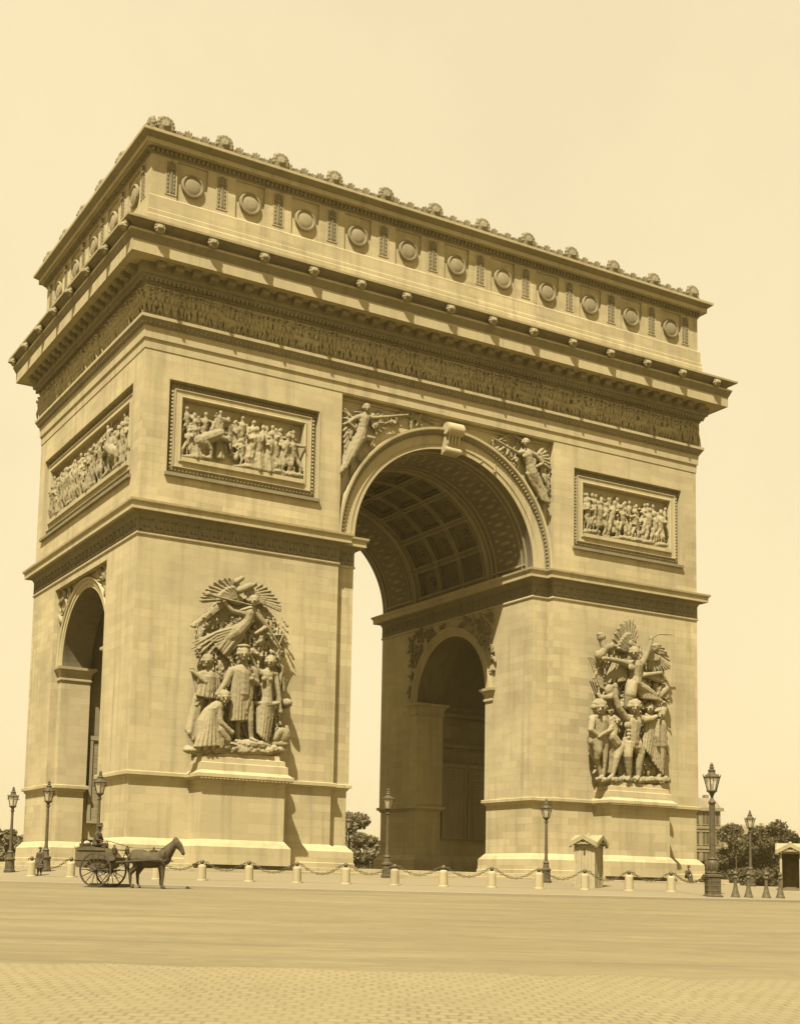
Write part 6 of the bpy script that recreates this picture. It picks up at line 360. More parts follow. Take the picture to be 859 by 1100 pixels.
('spandrel_figure',[('e',[-6.86,30.32,0.45],[0.24,0.32,0.27],0,0),('c',[-6.97,30.2,0.72],[-6.98,30.11,0.76],0.05,0.06),('c',[-7.07,30.23,0.71],[-6.87,30.27,0.71],0.05,0.05),('e',[-6.93,30.04,0.66],[0.09,0.07,0.07],0,0),('e',[-6.62,30.39,0.43],[0.11,0.11,0.14],0,0),('e',[-6.67,30.52,0.43],[0.11,0.11,0.14],0,0),('e',[-6.78,30.58,0.43],[0.11,0.11,0.14],0,0),('e',[-6.92,30.55,0.43],[0.11,0.11,0.14],0,0),('e',[-7.03,30.44,0.43],[0.11,0.11,0.14],0,0),('e',[-7.07,30.3,0.43],[0.11,0.11,0.14],0,0),('c',[-6.85,30.12,0.4],[-6.94,29.83,0.4],0.14,0.19),('c',[-7.58,29.53,0.4],[-6.95,29.78,0.42],0.22,0.26),('c',[-6.95,29.78,0.42],[-6.39,29.76,0.4],0.26,0.19),('c',[-6.99,29.53,0.42],[-7.17,28.72,0.42],0.43,0.36),('c',[-7.17,28.72,0.42],[-7.31,28.14,0.42],0.41,0.48),('e',[-7.26,29.32,0.55],[0.17,0.14,0.1],0,0),('e',[-6.82,29.41,0.55],[0.17,0.14,0.1],0,0),('c',[-6.42,29.74,0.45],[-5.19,30.06,0.5],0.14,0.11),('c',[-5.19,30.06,0.5],[-3.62,30.51,0.5],0.11,0.06),('c',[-7.65,29.5,0.45],[-8.21,29.04,0.5],0.17,0.14),('c',[-8.21,29.04,0.5],[-7.71,28.76,0.5],0.14,0.12),('c',[-7.32,28.13,0.45],[-7.79,27.05,0.45],0.45,0.33),('c',[-7.79,27.05,0.45],[-8.23,26.21,0.4],0.33,0.22),('c',[-8.23,26.21,0.4],[-8.52,25.41,0.35],0.22,0.12),('c',[-7.72,28.16,0.45],[-8.73,25.57,0.45],0.11,0.14),('c',[-7.59,28.14,0.51],[-8.66,25.68,0.56],0.11,0.14),('c',[-7.44,28.14,0.55],[-8.52,25.84,0.55],0.11,0.14),('c',[-7.27,28.15,0.55],[-8.41,25.97,0.6],0.11,0.14),('c',[-7.08,28.17,0.51],[-8.23,26.16,0.51],0.11,0.14),('c',[-6.88,28.21,0.45],[-8.09,26.32,0.5],0.11,0.14),('c',[-6.85,28.34,0.4],[-6.17,28.39,0.3],0.24,0.19),('c',[-6.17,28.39,0.3],[-6.41,27.9,0.3],0.19,0.14),('c',[-7.62,29.47,0.2],[-8.35,30.04,0.2],0.08,0.1),('c',[-7.68,29.4,0.34],[-8.1,29.7,0.36],0.08,0.09),('c',[-7.62,29.44,0.2],[-8.49,29.83,0.29],0.08,0.1),('c',[-7.68,29.37,0.34],[-8.15,29.55,0.43],0.08,0.09),('c',[-7.62,29.41,0.2],[-8.4,29.62,0.2],0.08,0.1),('c',[-7.68,29.35,0.34],[-8.13,29.46,0.36],0.08,0.09),('c',[-7.63,29.39,0.2],[-8.54,29.37,0.29],0.08,0.1),('c',[-7.69,29.33,0.34],[-8.18,29.3,0.43],0.08,0.09),('c',[-7.63,29.36,0.2],[-8.42,29.2,0.2],0.08,0.1),('c',[-7.68,29.31,0.34],[-8.14,29.21,0.36],0.08,0.09),('c',[-7.62,29.33,0.2],[-8.53,28.93,0.29],0.08,0.1),('c',[-7.68,29.28,0.34],[-8.17,29.06,0.43],0.08,0.09),('c',[-7.62,29.31,0.2],[-8.41,28.8,0.2],0.08,0.1),('c',[-7.68,29.26,0.34],[-8.13,28.97,0.36],0.08,0.09),('c',[-7.62,29.28,0.2],[-8.49,28.5,0.29],0.08,0.1),('c',[-7.68,29.24,0.34],[-8.15,28.82,0.43],0.08,0.09),('c',[-7.61,29.26,0.2],[-8.34,28.4,0.2],0.08,0.1),('c',[-7.68,29.22,0.34],[-8.09,28.73,0.36],0.08,0.09),('c',[-7.61,29.23,0.2],[-8.41,28.08,0.29],0.08,0.1),('c',[-7.67,29.2,0.34],[-8.11,28.59,0.43],0.08,0.09),('c',[-7.61,29.21,0.2],[-8.28,28.03,0.2],0.08,0.1),('c',[-7.67,29.18,0.34],[-8.06,28.52,0.36],0.08,0.09),('c',[-7.6,29.19,0.2],[-8.37,27.72,0.29],0.08,0.1),('c',[-7.67,29.16,0.34],[-8.08,28.39,0.43],0.08,0.09),('c',[-7.6,29.16,0.2],[-8.24,27.7,0.2],0.08,0.1),('c',[-7.67,29.14,0.34],[-8.03,28.32,0.36],0.08,0.09),('c',[-7.6,29.15,0.2],[-8.29,27.4,0.29],0.08,0.1),('c',[-7.66,29.13,0.34],[-8.04,28.22,0.43],0.08,0.09),('c',[-7.59,29.13,0.2],[-8.14,27.45,0.2],0.08,0.1),('c',[-7.66,29.12,0.34],[-7.97,28.17,0.36],0.08,0.09),('c',[-7.58,29.11,0.2],[-8.19,27.13,0.29],0.08,0.1),('c',[-7.65,29.1,0.34],[-7.99,28.07,0.43],0.08,0.09),('c',[-6.3,29.58,0.2],[-5.68,29.43,0.2],0.07,0.09),('c',[-6.4,29.52,0.34],[-6.07,29.43,0.36],0.07,0.08),('c',[-6.31,29.55,0.2],[-5.76,29.17,0.29],0.07,0.09),('c',[-6.4,29.5,0.34],[-6.15,29.29,0.43],0.07,0.08),('c',[-6.32,29.53,0.2],[-5.83,29.05,0.2],0.07,0.09),('c',[-6.41,29.48,0.34],[-6.15,29.21,0.36],0.07,0.08),('c',[-6.33,29.51,0.2],[-5.92,28.77,0.29],0.07,0.09),('c',[-6.42,29.46,0.34],[-6.24,29.07,0.43],0.07,0.08),('c',[-6.31,29.52,0.2],[-5.75,28.96,0.2],0.07,0.09),('c',[-6.4,29.47,0.34],[-6.11,29.16,0.36],0.07,0.08),('c',[-6.29,29.53,0.2],[-5.59,28.98,0.29],0.07,0.09),('c',[-6.39,29.49,0.34],[-6.06,29.19,0.43],0.07,0.08),('c',[-6.27,29.54,0.2],[-5.44,29.16,0.2],0.07,0.09),('c',[-6.37,29.5,0.34],[-5.93,29.27,0.36],0.07,0.08),('c',[-6.26,29.56,0.2],[-5.39,29.25,0.29],0.07,0.09),('c',[-6.37,29.51,0.34],[-5.95,29.33,0.43],0.07,0.08),('c',[-6.26,29.58,0.2],[-5.37,29.45,0.2],0.07,0.09),('c',[-6.36,29.53,0.34],[-5.88,29.45,0.36],0.07,0.08),('c',[-6.26,29.6,0.2],[-5.31,29.56,0.29],0.07,0.09),('c',[-6.36,29.54,0.34],[-5.9,29.5,0.43],0.07,0.08),('c',[-7.84,27.66,0.25],[-8.15,26.34,0.16],0.06,0.12),('c',[-7.75,27.36,0.14],[-7.25,27.09,0.18],0.08,0.09),('c',[-8.24,28.8,0.06],[-7.96,27.5,0.06],0.12,0.09),('c',[-8.17,29.29,0.07],[-9.54,27.99,0.31],0.08,0.11),('c',[-8.09,27.13,0.26],[-7.69,26.62,0.31],0.11,0.11),('c',[-8.01,28.53,0.06],[-7.92,27.89,0.11],0.06,0.09),('c',[-8.27,27.76,0.14],[-7.96,26.4,0.16],0.08,0.1),('c',[-8.24,27.09,0.21],[-8.28,26.68,0.03],0.12,0.1),('c',[-8.05,27.98,0.26],[-8.12,27.32,0.25],0.07,0.11),('c',[-7.55,28.62,0.15],[-7.48,27.79,0.05],0.12,0.1),('c',[-7.61,27.49,0.11],[-8.21,27.0,0.3],0.1,0.07),('c',[-7.53,28.2,0.1],[-7.68,27.39,0.04],0.07,0.06),('c',[-7.72,27.15,0.15],[-7.76,25.53,0.09],0.09,0.09),('c',[-7.57,28.41,0.03],[-7.66,27.44,0.03],0.13,0.08),('c',[-7.69,29.05,0.22],[-7.47,27.91,0.15],0.07,0.06),('c',[-7.7,28.67,0.27],[-6.8,28.27,0.31],0.12,0.08),('c',[-7.84,27.75,0.06],[-7.63,26.83,0.32],0.09,0.12),('c',[-7.73,28.28,0.04],[-7.87,27.34,0.25],0.08,0.11),('c',[-8.02,27.54,0.21],[-8.13,26.28,0.23],0.09,0.07),('c',[-7.86,27.64,0.09],[-7.08,26.7,0.21],0.13,0.09),('c',[-8.31,28.01,0.22],[-8.3,27.0,0.26],0.11,0.07),('c',[-7.74,27.73,0.11],[-8.71,26.31,0.28],0.12,0.1),('c',[-7.54,27.25,0.23],[-7.15,26.77,0.16],0.13,0.1),('c',[-7.74,27.72,0.22],[-7.69,27.08,0.22],0.1,0.08),('c',[-7.73,27.67,0.06],[-7.59,27.21,0.22],0.09,0.06),('c',[-7.73,27.96,0.14],[-7.41,27.61,0.04],0.08,0.06),('c',[-3.02,30.65,0.17],[-2.72,30.34,0.23],0.09,0.07),('c',[-3.13,30.95,0.18],[-3.2,29.49,0.16],0.09,0.1),('c',[-5.49,30.32,0.17],[-5.8,28.88,0.1],0.12,0.05),('c',[-2.9,30.73,0.02],[-2.28,30.0,0.19],0.07,0.07),('c',[-2.41,30.89,0.23],[-2.74,30.01,0.15],0.13,0.09),('c',[-3.32,30.65,0.01],[-5.2,29.7,0.18],0.09,0.07),('c',[-3.87,30.91,0.17],[-4.29,30.45,0.06],0.08,0.08),('c',[-5.71,30.47,0.17],[-4.56,29.57,0.23],0.06,0.05),('c',[-4.87,30.26,0.1],[-4.42,29.5,0.3],0.07,0.05),('c',[-4.59,30.36,0.25],[-4.07,29.63,0.29],0.08,0.11),('c',[-3.51,30.53,0.13],[-1.9,30.87,0.21],0.09,0.08),('c',[-5.89,30.14,0.12],[-6.28,29.42,0.05],0.12,0.05),('c',[-5.8,30.22,0.23],[-5.23,29.45,0.12],0.08,0.11),('c',[-3.75,30.85,0.12],[-4.32,29.84,0.11],0.07,0.07),('c',[-2.93,30.99,0.09],[-1.14,30.89,0.1],0.1,0.08),('c',[-4.22,30.46,0.07],[-2.61,31.46,0.13],0.06,0.05),('c',[-6.18,30.03,0.23],[-6.92,29.54,0.02],0.12,0.06),('c',[-2.4,30.89,0.2],[-3.26,30.14,0.15],0.12,0.08),('c',[-5.78,30.41,0.04],[-6.69,29.38,0.03],0.1,0.06),('c',[-3.63,30.75,0.16],[-5.03,29.65,0.04],0.11,0.11),('c',[-5.89,30.22,0.11],[-7.68,29.97,0.24],0.11,0.06),('c',[-2.41,30.71,0.19],[-1.33,30.44,0.08],0.09,0.1),('c',[-5.92,30.14,0.02],[-7.12,28.69,0.08],0.12,0.12),('c',[-4.42,30.36,0.02],[-4.46,29.81,0.19],0.12,0.09)]),
('spandrel_figure',[('e',[6.24,30.43,0.45],[0.24,0.32,0.27],0,0),('c',[5.98,30.28,0.72],[5.95,30.18,0.76],0.05,0.06),('c',[5.89,30.32,0.71],[6.12,30.36,0.71],0.05,0.05),('e',[6.05,30.12,0.66],[0.09,0.07,0.07],0,0),('e',[6.52,30.5,0.43],[0.11,0.11,0.14],0,0),('e',[6.46,30.63,0.43],[0.11,0.11,0.14],0,0),('e',[6.33,30.69,0.43],[0.11,0.11,0.14],0,0),('e',[6.18,30.66,0.43],[0.11,0.11,0.14],0,0),('e',[6.05,30.55,0.43],[0.11,0.11,0.14],0,0),('e',[6.0,30.4,0.43],[0.11,0.11,0.14],0,0),('c',[6.28,30.21,0.4],[6.34,29.89,0.4],0.14,0.19),('c',[5.69,29.58,0.4],[6.36,29.81,0.42],0.19,0.26),('c',[6.36,29.81,0.42],[7.12,29.67,0.4],0.26,0.22),('c',[6.36,29.53,0.42],[6.65,28.75,0.42],0.43,0.36),('c',[6.65,28.75,0.42],[6.83,28.26,0.42],0.41,0.48),('e',[6.03,29.36,0.55],[0.17,0.14,0.1],0,0),('e',[6.55,29.41,0.55],[0.17,0.14,0.1],0,0),('c',[5.59,29.54,0.45],[4.56,29.81,0.5],0.14,0.11),('c',[4.56,29.81,0.5],[3.3,30.23,0.5],0.11,0.06),('c',[7.14,29.64,0.45],[7.71,29.15,0.5],0.17,0.14),('c',[7.71,29.15,0.5],[7.17,28.82,0.5],0.14,0.12),('c',[6.81,28.24,0.45],[7.33,27.43,0.45],0.45,0.31),('c',[7.33,27.43,0.45],[7.81,26.81,0.4],0.31,0.22),('c',[7.81,26.81,0.4],[8.35,26.15,0.35],0.22,0.12),('c',[6.32,28.21,0.45],[7.63,26.53,0.45],0.11,0.14),('c',[6.47,28.21,0.51],[7.67,26.46,0.56],0.11,0.14),('c',[6.65,28.22,0.55],[7.81,26.44,0.55],0.11,0.14),('c',[6.85,28.24,0.55],[7.9,26.4,0.6],0.11,0.14),('c',[7.07,28.28,0.51],[8.09,26.4,0.51],0.11,0.14),('c',[7.32,28.33,0.45],[8.23,26.38,0.5],0.11,0.14),('c',[8.01,29.8,0.11],[8.11,28.62,0.17],0.06,0.05),('c',[8.1,30.07,0.13],[8.25,29.52,0.06],0.12,0.06),('c',[8.37,27.4,0.03],[9.07,25.84,0.11],0.12,0.06),('c',[7.87,29.3,0.07],[8.12,27.77,0.21],0.1,0.07),('c',[8.2,30.11,0.13],[7.74,28.67,0.2],0.08,0.08),('c',[8.03,27.81,0.08],[7.8,26.35,0.18],0.1,0.11),('c',[8.31,29.4,0.21],[8.1,28.36,0.17],0.07,0.05),('c',[8.24,27.89,0.24],[8.29,26.67,0.23],0.08,0.09),('c',[8.19,28.86,0.19],[7.51,27.77,0.23],0.06,0.09),('c',[8.63,27.81,0.12],[9.47,27.39,0.03],0.11,0.08),('c',[7.9,29.9,0.08],[7.28,29.21,0.28],0.09,0.05),('c',[8.05,28.54,0.22],[7.66,26.91,0.1],0.12,0.08),('c',[8.09,27.54,0.08],[7.84,26.78,0.17],0.08,0.09),('c',[7.96,30.25,0.11],[7.89,29.15,0.31],0.1,0.1),('c',[8.12,28.34,0.21],[8.21,26.68,0.26],0.12,0.08),('c',[8.14,30.0,0.04],[8.3,28.7,0.08],0.06,0.06),('c',[8.03,30.11,0.11],[7.73,29.41,0.28],0.06,0.09),('c',[7.86,29.46,0.11],[7.74,28.46,0.27],0.07,0.12),('c',[8.17,28.8,0.09],[8.01,27.86,0.07],0.12,0.05),('c',[8.56,28.71,0.16],[8.46,28.02,0.18],0.06,0.12),('c',[8.43,28.15,0.21],[8.43,27.44,0.25],0.1,0.07),('c',[7.84,27.68,0.23],[7.03,25.9,0.27],0.12,0.1),('c',[7.95,28.65,0.09],[7.89,28.09,0.23],0.08,0.12),('c',[8.03,27.32,0.26],[8.01,25.59,0.09],0.09,0.06),('c',[7.88,29.6,0.14],[8.9,28.45,0.26],0.11,0.05),('c',[8.26,27.45,0.21],[9.42,26.44,0.07],0.09,0.1),('c',[4.26,29.42,0.06],[3.73,28.95,0.06],0.13,0.09),('c',[4.92,30.27,0.05],[3.91,29.38,0.03],0.12,0.06),('c',[3.7,30.31,0.03],[4.64,30.28,0.3],0.08,0.05),('c',[5.35,30.44,0.08],[4.02,29.4,0.15],0.11,0.09),('c',[6.12,30.29,0.12],[5.64,28.47,0.28],0.07,0.09),('c',[5.66,29.78,0.09],[5.48,28.93,0.04],0.12,0.1),('c',[3.85,29.71,0.13],[4.94,28.62,0.05],0.07,0.09),('c',[5.0,30.8,0.13],[6.94,31.68,0.07],0.11,0.07),('c',[3.55,30.12,0.21],[3.77,29.25,0.05],0.12,0.08),('c',[4.1,29.81,0.05],[2.57,28.36,0.09],0.11,0.05),('c',[5.74,30.56,0.1],[5.36,29.77,0.13],0.09,0.09),('c',[4.45,30.69,0.03],[3.92,30.14,0.11],0.1,0.11),('c',[5.06,29.93,0.04],[4.8,29.37,0.17],0.09,0.1),('c',[4.5,29.42,0.21],[4.49,28.92,0.26],0.07,0.05),('c',[6.22,30.01,0.24],[5.65,29.62,0.03],0.09,0.09),('c',[5.04,30.26,0.03],[5.02,29.56,0.14],0.1,0.06),('c',[4.84,29.85,0.09],[5.1,28.94,0.06],0.08,0.08),('c',[3.86,29.65,0.15],[5.18,29.02,0.11],0.06,0.08),('c',[3.9,29.34,0.05],[3.78,27.91,0.16],0.08,0.1),('c',[5.31,30.92,0.23],[6.52,30.39,0.28],0.11,0.12),('c',[4.12,30.28,0.24],[5.15,30.98,0.15],0.12,0.09),('c',[6.22,29.99,0.21],[6.93,29.45,0.11],0.07,0.12),('c',[7.34,29.69,0.2],[7.76,30.35,0.2],0.08,0.1),('c',[7.22,29.61,0.34],[7.44,29.97,0.36],0.08,0.09),('c',[7.36,29.68,0.2],[7.88,30.3,0.29],0.08,0.1),('c',[7.24,29.6,0.34],[7.47,29.9,0.43],0.08,0.09),('c',[7.38,29.67,0.2],[8.05,30.22,0.2],0.08,0.1),('c',[7.25,29.6,0.34],[7.61,29.89,0.36],0.08,0.09),('c',[7.39,29.66,0.2],[8.19,30.16,0.29],0.08,0.1),('c',[7.27,29.59,0.34],[7.64,29.83,0.43],0.08,0.09),('c',[7.4,29.65,0.2],[8.27,30.04,0.2],0.08,0.1),('c',[7.27,29.58,0.34],[7.74,29.79,0.36],0.08,0.09),('c',[7.41,29.63,0.2],[8.35,29.9,0.29],0.08,0.1),('c',[7.28,29.56,0.34],[7.73,29.68,0.43],0.08,0.09),('c',[7.42,29.62,0.2],[8.41,29.8,0.2],0.08,0.1),('c',[7.29,29.55,0.34],[7.82,29.64,0.36],0.08,0.09),('c',[7.43,29.6,0.2],[8.46,29.62,0.29],0.08,0.1),('c',[7.29,29.54,0.34],[7.79,29.53,0.43],0.08,0.09),('c',[7.43,29.58,0.2],[8.47,29.51,0.2],0.08,0.1),('c',[7.3,29.52,0.34],[7.86,29.47,0.36],0.08,0.09),('c',[7.43,29.56,0.2],[8.52,29.31,0.29],0.08,0.1),('c',[7.3,29.51,0.34],[7.82,29.36,0.43],0.08,0.09),('c',[7.43,29.54,0.2],[8.5,29.21,0.2],0.08,0.1),('c',[7.3,29.49,0.34],[7.87,29.3,0.36],0.08,0.09),('c',[7.43,29.52,0.2],[8.52,28.99,0.29],0.08,0.1),('c',[7.3,29.47,0.34],[7.82,29.18,0.43],0.08,0.09),('c',[7.43,29.5,0.2],[8.5,28.92,0.2],0.08,0.1),('c',[7.3,29.46,0.34],[7.87,29.13,0.36],0.08,0.09),('c',[7.89,28.52,0.2],[8.49,28.43,0.2],0.07,0.09),('c',[7.77,28.47,0.34],[8.08,28.41,0.36],0.07,0.08),('c',[7.9,28.5,0.2],[8.48,28.19,0.29],0.07,0.09),('c',[7.77,28.45,0.34],[8.03,28.27,0.43],0.07,0.08),('c',[7.9,28.47,0.2],[8.51,28.06,0.2],0.07,0.09),('c',[7.77,28.43,0.34],[8.1,28.19,0.36],0.07,0.08),('c',[7.9,28.45,0.2],[8.5,27.79,0.29],0.07,0.09),('c',[7.77,28.41,0.34],[8.05,28.05,0.43],0.07,0.08),('c',[7.9,28.43,0.2],[8.52,27.71,0.2],0.07,0.09),('c',[7.77,28.39,0.34],[8.1,27.98,0.36],0.07,0.08),('c',[7.9,28.41,0.2],[8.5,27.43,0.29],0.07,0.09),('c',[7.77,28.37,0.34],[8.05,27.85,0.43],0.07,0.08),('c',[7.9,28.38,0.2],[8.52,27.36,0.2],0.07,0.09),('c',[7.77,28.35,0.34],[8.1,27.78,0.36],0.07,0.08),('c',[5.7,29.3,0.2],[5.15,29.2,0.2],0.07,0.09),('c',[5.61,29.25,0.34],[5.29,29.18,0.36],0.07,0.08),('c',[5.71,29.29,0.2],[5.12,29.01,0.29],0.07,0.09),('c',[5.62,29.23,0.34],[5.28,29.08,0.43],0.07,0.08),('c',[5.72,29.27,0.2],[5.31,28.94,0.2],0.07,0.09),('c',[5.63,29.22,0.34],[5.38,29.03,0.36],0.07,0.08),('c',[5.73,29.25,0.2],[5.3,28.73,0.29],0.07,0.09),('c',[5.64,29.2,0.34],[5.38,28.92,0.43],0.07,0.08),('c',[5.74,29.24,0.2],[5.45,28.74,0.2],0.07,0.09),('c',[5.64,29.2,0.34],[5.47,28.91,0.36],0.07,0.08),('c',[5.75,29.24,0.2],[5.43,28.6,0.29],0.07,0.09),('c',[5.65,29.19,0.34],[5.45,28.85,0.43],0.07,0.08),('c',[5.76,29.23,0.2],[5.58,28.62,0.2],0.07,0.09),('c',[5.66,29.18,0.34],[5.54,28.84,0.36],0.07,0.08)]),
 ],
}
def carve(elems, T, slim=.9):
    mb = MB()
    for e in elems:
        if e[0] == 'c':
            a, b = e[1], e[2]
            mb.cap(T(a[0], a[2], a[1]), T(b[0], b[2], b[1]), max(e[3]*slim, .045), max(e[4]*slim, .045), 10, 3)
        else:
            c, r = e[1], e[2]
            p = T(c[0], c[2], c[1]); mb.ell(p, (r[0], max(r[2], .06), r[1]), 14, 9)
    return mb
# ================================================================ THE ARCH
arch = tag(empty('triumphal_arch'), 'colossal pale stone triumphal arch with carved reliefs standing in the open square', 'triumphal arch')
ZS = 21.5      # springing of the great arch
ZT = 13.55     # springing of the side arches
ZI = 21.38     # top of the impost cornice
SP, ST = 8.72, 5.4    # half widths of the recesses round the great and the side arches
TR = 5.2       # radius of the inner part of the side passage

def pier_path(sx, sy):
    P = [(SP, -D), (W, -D), (W, -ST), (W-AL, -ST), (W-AL, -TW), (19.8, -TW), (19.8, -TR), (9.8, -TR), (9.8, -TW), (JW, -TW), (JW, -D+AL), (SP, -D+AL)]
    P = [(x*sx, -y*sy) for x, y in P]
    # area sign
    A = sum(P[i-1][0]*P[i][1]-P[i][0]*P[i-1][1] for i in range(len(P)))
    return P if A > 0 else P[::-1]
pier_label = {(-1,-1): None, (1,-1): None, (-1,1): None, (1,1): None}
for sx in (-1, 1):
    for sy in (-1, 1):
        path = pier_path(sx, sy)
        pier = MB().sweep(path, [(0, 5.2), (0, ZT)]).build('pier', M['ashlar'], arch)
        mark(pier, M['passage'], lambda c, i: abs(abs(c.y)-TR) < .05)  # recess faces take the painted-shade stone
        pl = MB().sweep(path, [(.36, 0), (.36, .3), (.31, .34), (.29, 1.04), (.25, 1.09), (-.04, 1.42), (-.1, 1.46)]).build('plinth', M['plinth'], pier)
        da = MB().sweep(path, [(-.1, 1.46), (-.1, 4.9), (-.02, 4.98), (.02, 5.08), (.16, 5.12), (.17, 5.31), (.14, 5.34), (0, 5.36)]).build('dado', M['ashlar'], pier)
        # impost of the side arch: on both ends of the jamb
        for xa, xb in ((JW, 9.8), (19.8, W-AL)):
            ip = MB()
            q = [(xa*sx, -TW), (xb*sx, -TW)] if sx > 0 else [(xb*sx, -TW), (xa*sx, -TW)]
            x0, x1 = min(q[0][0], q[1][0]), max(q[0][0], q[1][0])
            y0 = -TW-.9
            ring = [(x0, y0), (x1, y0), (x1, -TW), (x0, -TW)]
            if sy > 0: ring = [(x, -y) for x, y in ring][::-1]
            ip.sweep(ring, [(.0, 12.55), (.1, 12.62), (.1, 12.75), (.06, 12.8), (.06, 13.05), (.2, 13.3), (.34, 13.36), (.36, 13.54), (.0, 13.6)])
            ip.build('side_arch_impost', M['carved'], pier)

def arch_plate(mb, P, u0, u1, z1, r, zs, n=40):
    # wall plate in a local (u, z) frame with a round opening; spandrels filled up to z1, side strips down to zs
    for i in range(n):
        a0, a1 = PI-PI*i/n, PI-PI*(i+1)/n
        p0, p1 = (r*math.cos(a0), zs+r*math.sin(a0)), (r*math.cos(a1), zs+r*math.sin(a1))
        mb.quad(P(p0[0], p0[1]), P(p1[0], p1[1]), P(p1[0], z1), P(p0[0], z1))
    mb.quad(P(u0, zs), P(-r, zs), P(-r, z1), P(u0, z1)); mb.quad(P(r, zs), P(u1, zs), P(u1, z1), P(r, z1))
def barrel(mb, B, r, zs, a, b, n=40):
    for i in range(n):
        a0, a1 = PI*i/n, PI*(i+1)/n
        mb.quad(B(r*math.cos(a0), a, zs+r*math.sin(a0)), B(r*math.cos(a1), a, zs+r*math.sin(a1)), B(r*math.cos(a1), b, zs+r*math.sin(a1)), B(r*math.cos(a0), b, zs+r*math.sin(a0)))
def annulus(mb, P, r0, r1, zs, n=40):
    for i in range(n):
        a0, a1 = PI*i/n, PI*(i+1)/n
        mb.quad(*[P(r*math.cos(a), zs+r*math.sin(a)) for r, a in ((r0,a0),(r1,a0),(r1,a1),(r0,a1))])
# ---- side arch masses, between the springing of the side arches and the impost cornice
ZR = 18.98
for sx in (-1, 1):
    m = MB()
    zc = ZI-.02
    for sy in (-1, 1):
        m.quad((sx*SP, sy*D, ZT), (sx*W, sy*D, ZT), (sx*W, sy*D, zc), (sx*SP, sy*D, zc))
        m.quad((sx*JW, sy*(D-AL), ZT), (sx*SP, sy*(D-AL), ZT), (sx*SP, sy*(D-AL), zc), (sx*JW, sy*(D-AL), zc))
        m.quad((sx*SP, sy*(D-AL), ZT), (sx*SP, sy*D, ZT), (sx*SP, sy*D, zc), (sx*SP, sy*(D-AL), zc))
        m.quad((sx*W, sy*D, ZT), (sx*W, sy*ST, ZT), (sx*W, sy*ST, zc), (sx*W, sy*D, zc))
        m.quad((sx*W, sy*ST, ZT), (sx*(W-AL), sy*ST, ZT), (sx*(W-AL), sy*ST, ZR), (sx*W, sy*ST, ZR))
    m.quad((sx*W, -ST, ZR), (sx*W, ST, ZR), (sx*W, ST, zc), (sx*W, -ST, zc))
    m.quad((sx*W, -ST, ZR), (sx*W, ST, ZR), (sx*(W-AL), ST, ZR), (sx*(W-AL), -ST, ZR))
    arch_plate(m, lambda u, z: (sx*(W-AL), u, z), -ST, ST, ZR, TW, ZT)
    arch_plate(m, lambda u, z: (sx*JW, u, z), -D+AL, D-AL, zc, TW, ZT)
    m.build('side_arch_wall', M['ashlar'], arch)
    sv = MB()
    B = lambda u, a, z: (sx*a, u, z)
    barrel(sv, B, TW, ZT, JW, 9.8); barrel(sv, B, TR, ZT, 9.8, 19.8); barrel(sv, B, TW, ZT, 19.8, W-AL)
    for a in (9.8, 19.8): annulus(sv, lambda u, z: (sx*a, u, z), TW, TR, ZT)
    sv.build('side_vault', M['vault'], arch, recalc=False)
    # archivolts of the side arch, outside and inside the great passage
    for face, sg in ((W-AL, 1), (JW, -1)):
        prof = [(TW, .02), (TW+.02, .06), (TW+.24, .06), (TW+.26, .11), (TW+.52, .12), (TW+.55, .2), (TW+.68, .26), (TW+.7, 0)]
        a = MB(); n = 40
        a.ring_stack([[(sx*(face+sg*d), r*math.cos(PI*i/n), ZT+r*math.sin(PI*i/n)) for i in range(n+1)] for r, d in prof], cap=False)
        # drop the closing strip of each ring
        a.f = [q for q in a.f if not ({k % (n+1) for k in q} == {0, n})]
        smooth_by_angle(a.build('side_archivolt', M['carved'], arch), 25)
# ---- impost cornice round each side mass
for sx in (-1, 1):
    P = [(SP, -D), (W, -D), (W, D), (SP, D), (SP, D-AL), (JW, D-AL), (JW, -D+AL), (SP, -D+AL)]
    P = [(x*sx, y) for x, y in P]
    if sx < 0: P = P[::-1]
    im = MB().sweep(P, [(0, 19.44), (.07, 19.47), (.09, 19.54), (.07, 19.6), (.03, 19.64), (.03, 20.5), (.06, 20.54), (.08, 20.6), (.12, 20.7), (.36, 20.86), (.55, 20.88), (.55, 20.84), (.6, 20.84), (.61, 21.16), (.6, 21.18), (.73, 21.3), (.75, 21.43), (0, 21.5)])
    # meander band
    key = im
    def meander(T, u0, u1):
        n = max(1, round((u1-u0)/.77)); w = (u1-u0)/n; t = .036; z0, z1 = 19.74, 20.4
        def seg(ua, ub, za, zb): key.box(min(ua, ub)-t, max(ua, ub)+t, -.01, .045, min(za, zb)-t, max(za, zb)+t, T)
        for i in range(n):
            u = u0+i*w
            seg(u+.06, u+.06, z0, z1); seg(u+.06, u+w*.78, z1, z1); seg(u+w*.78, u+w*.78, z1, z0+.22); seg(u+w*.4, u+w*.78, z0+.22, z0+.22); seg(u+w*.4, u+w*.4, z0+.22, z1-.2); seg(u+.06, u+w, z0, z0)
    F = FRONT(D+.03)
    if sx < 0: meander(F, -W+.1, -SP-.05); meander(LEFT(W+.03), -D+.1, D-.1); 
    else: meander(F, SP+.05, W-.1); meander(JAMB(JW-.03), -D+AL+.1, D-AL-.1)
    meander(FRONT(D-AL+.03), *( (-SP+.12, -JW-.05) if sx < 0 else (JW+.05, SP-.12)))
    mark(im.build('impost_cornice', M['carved'], arch), M['ornament'], lambda c, i: 19.66 < c.z < 20.84)
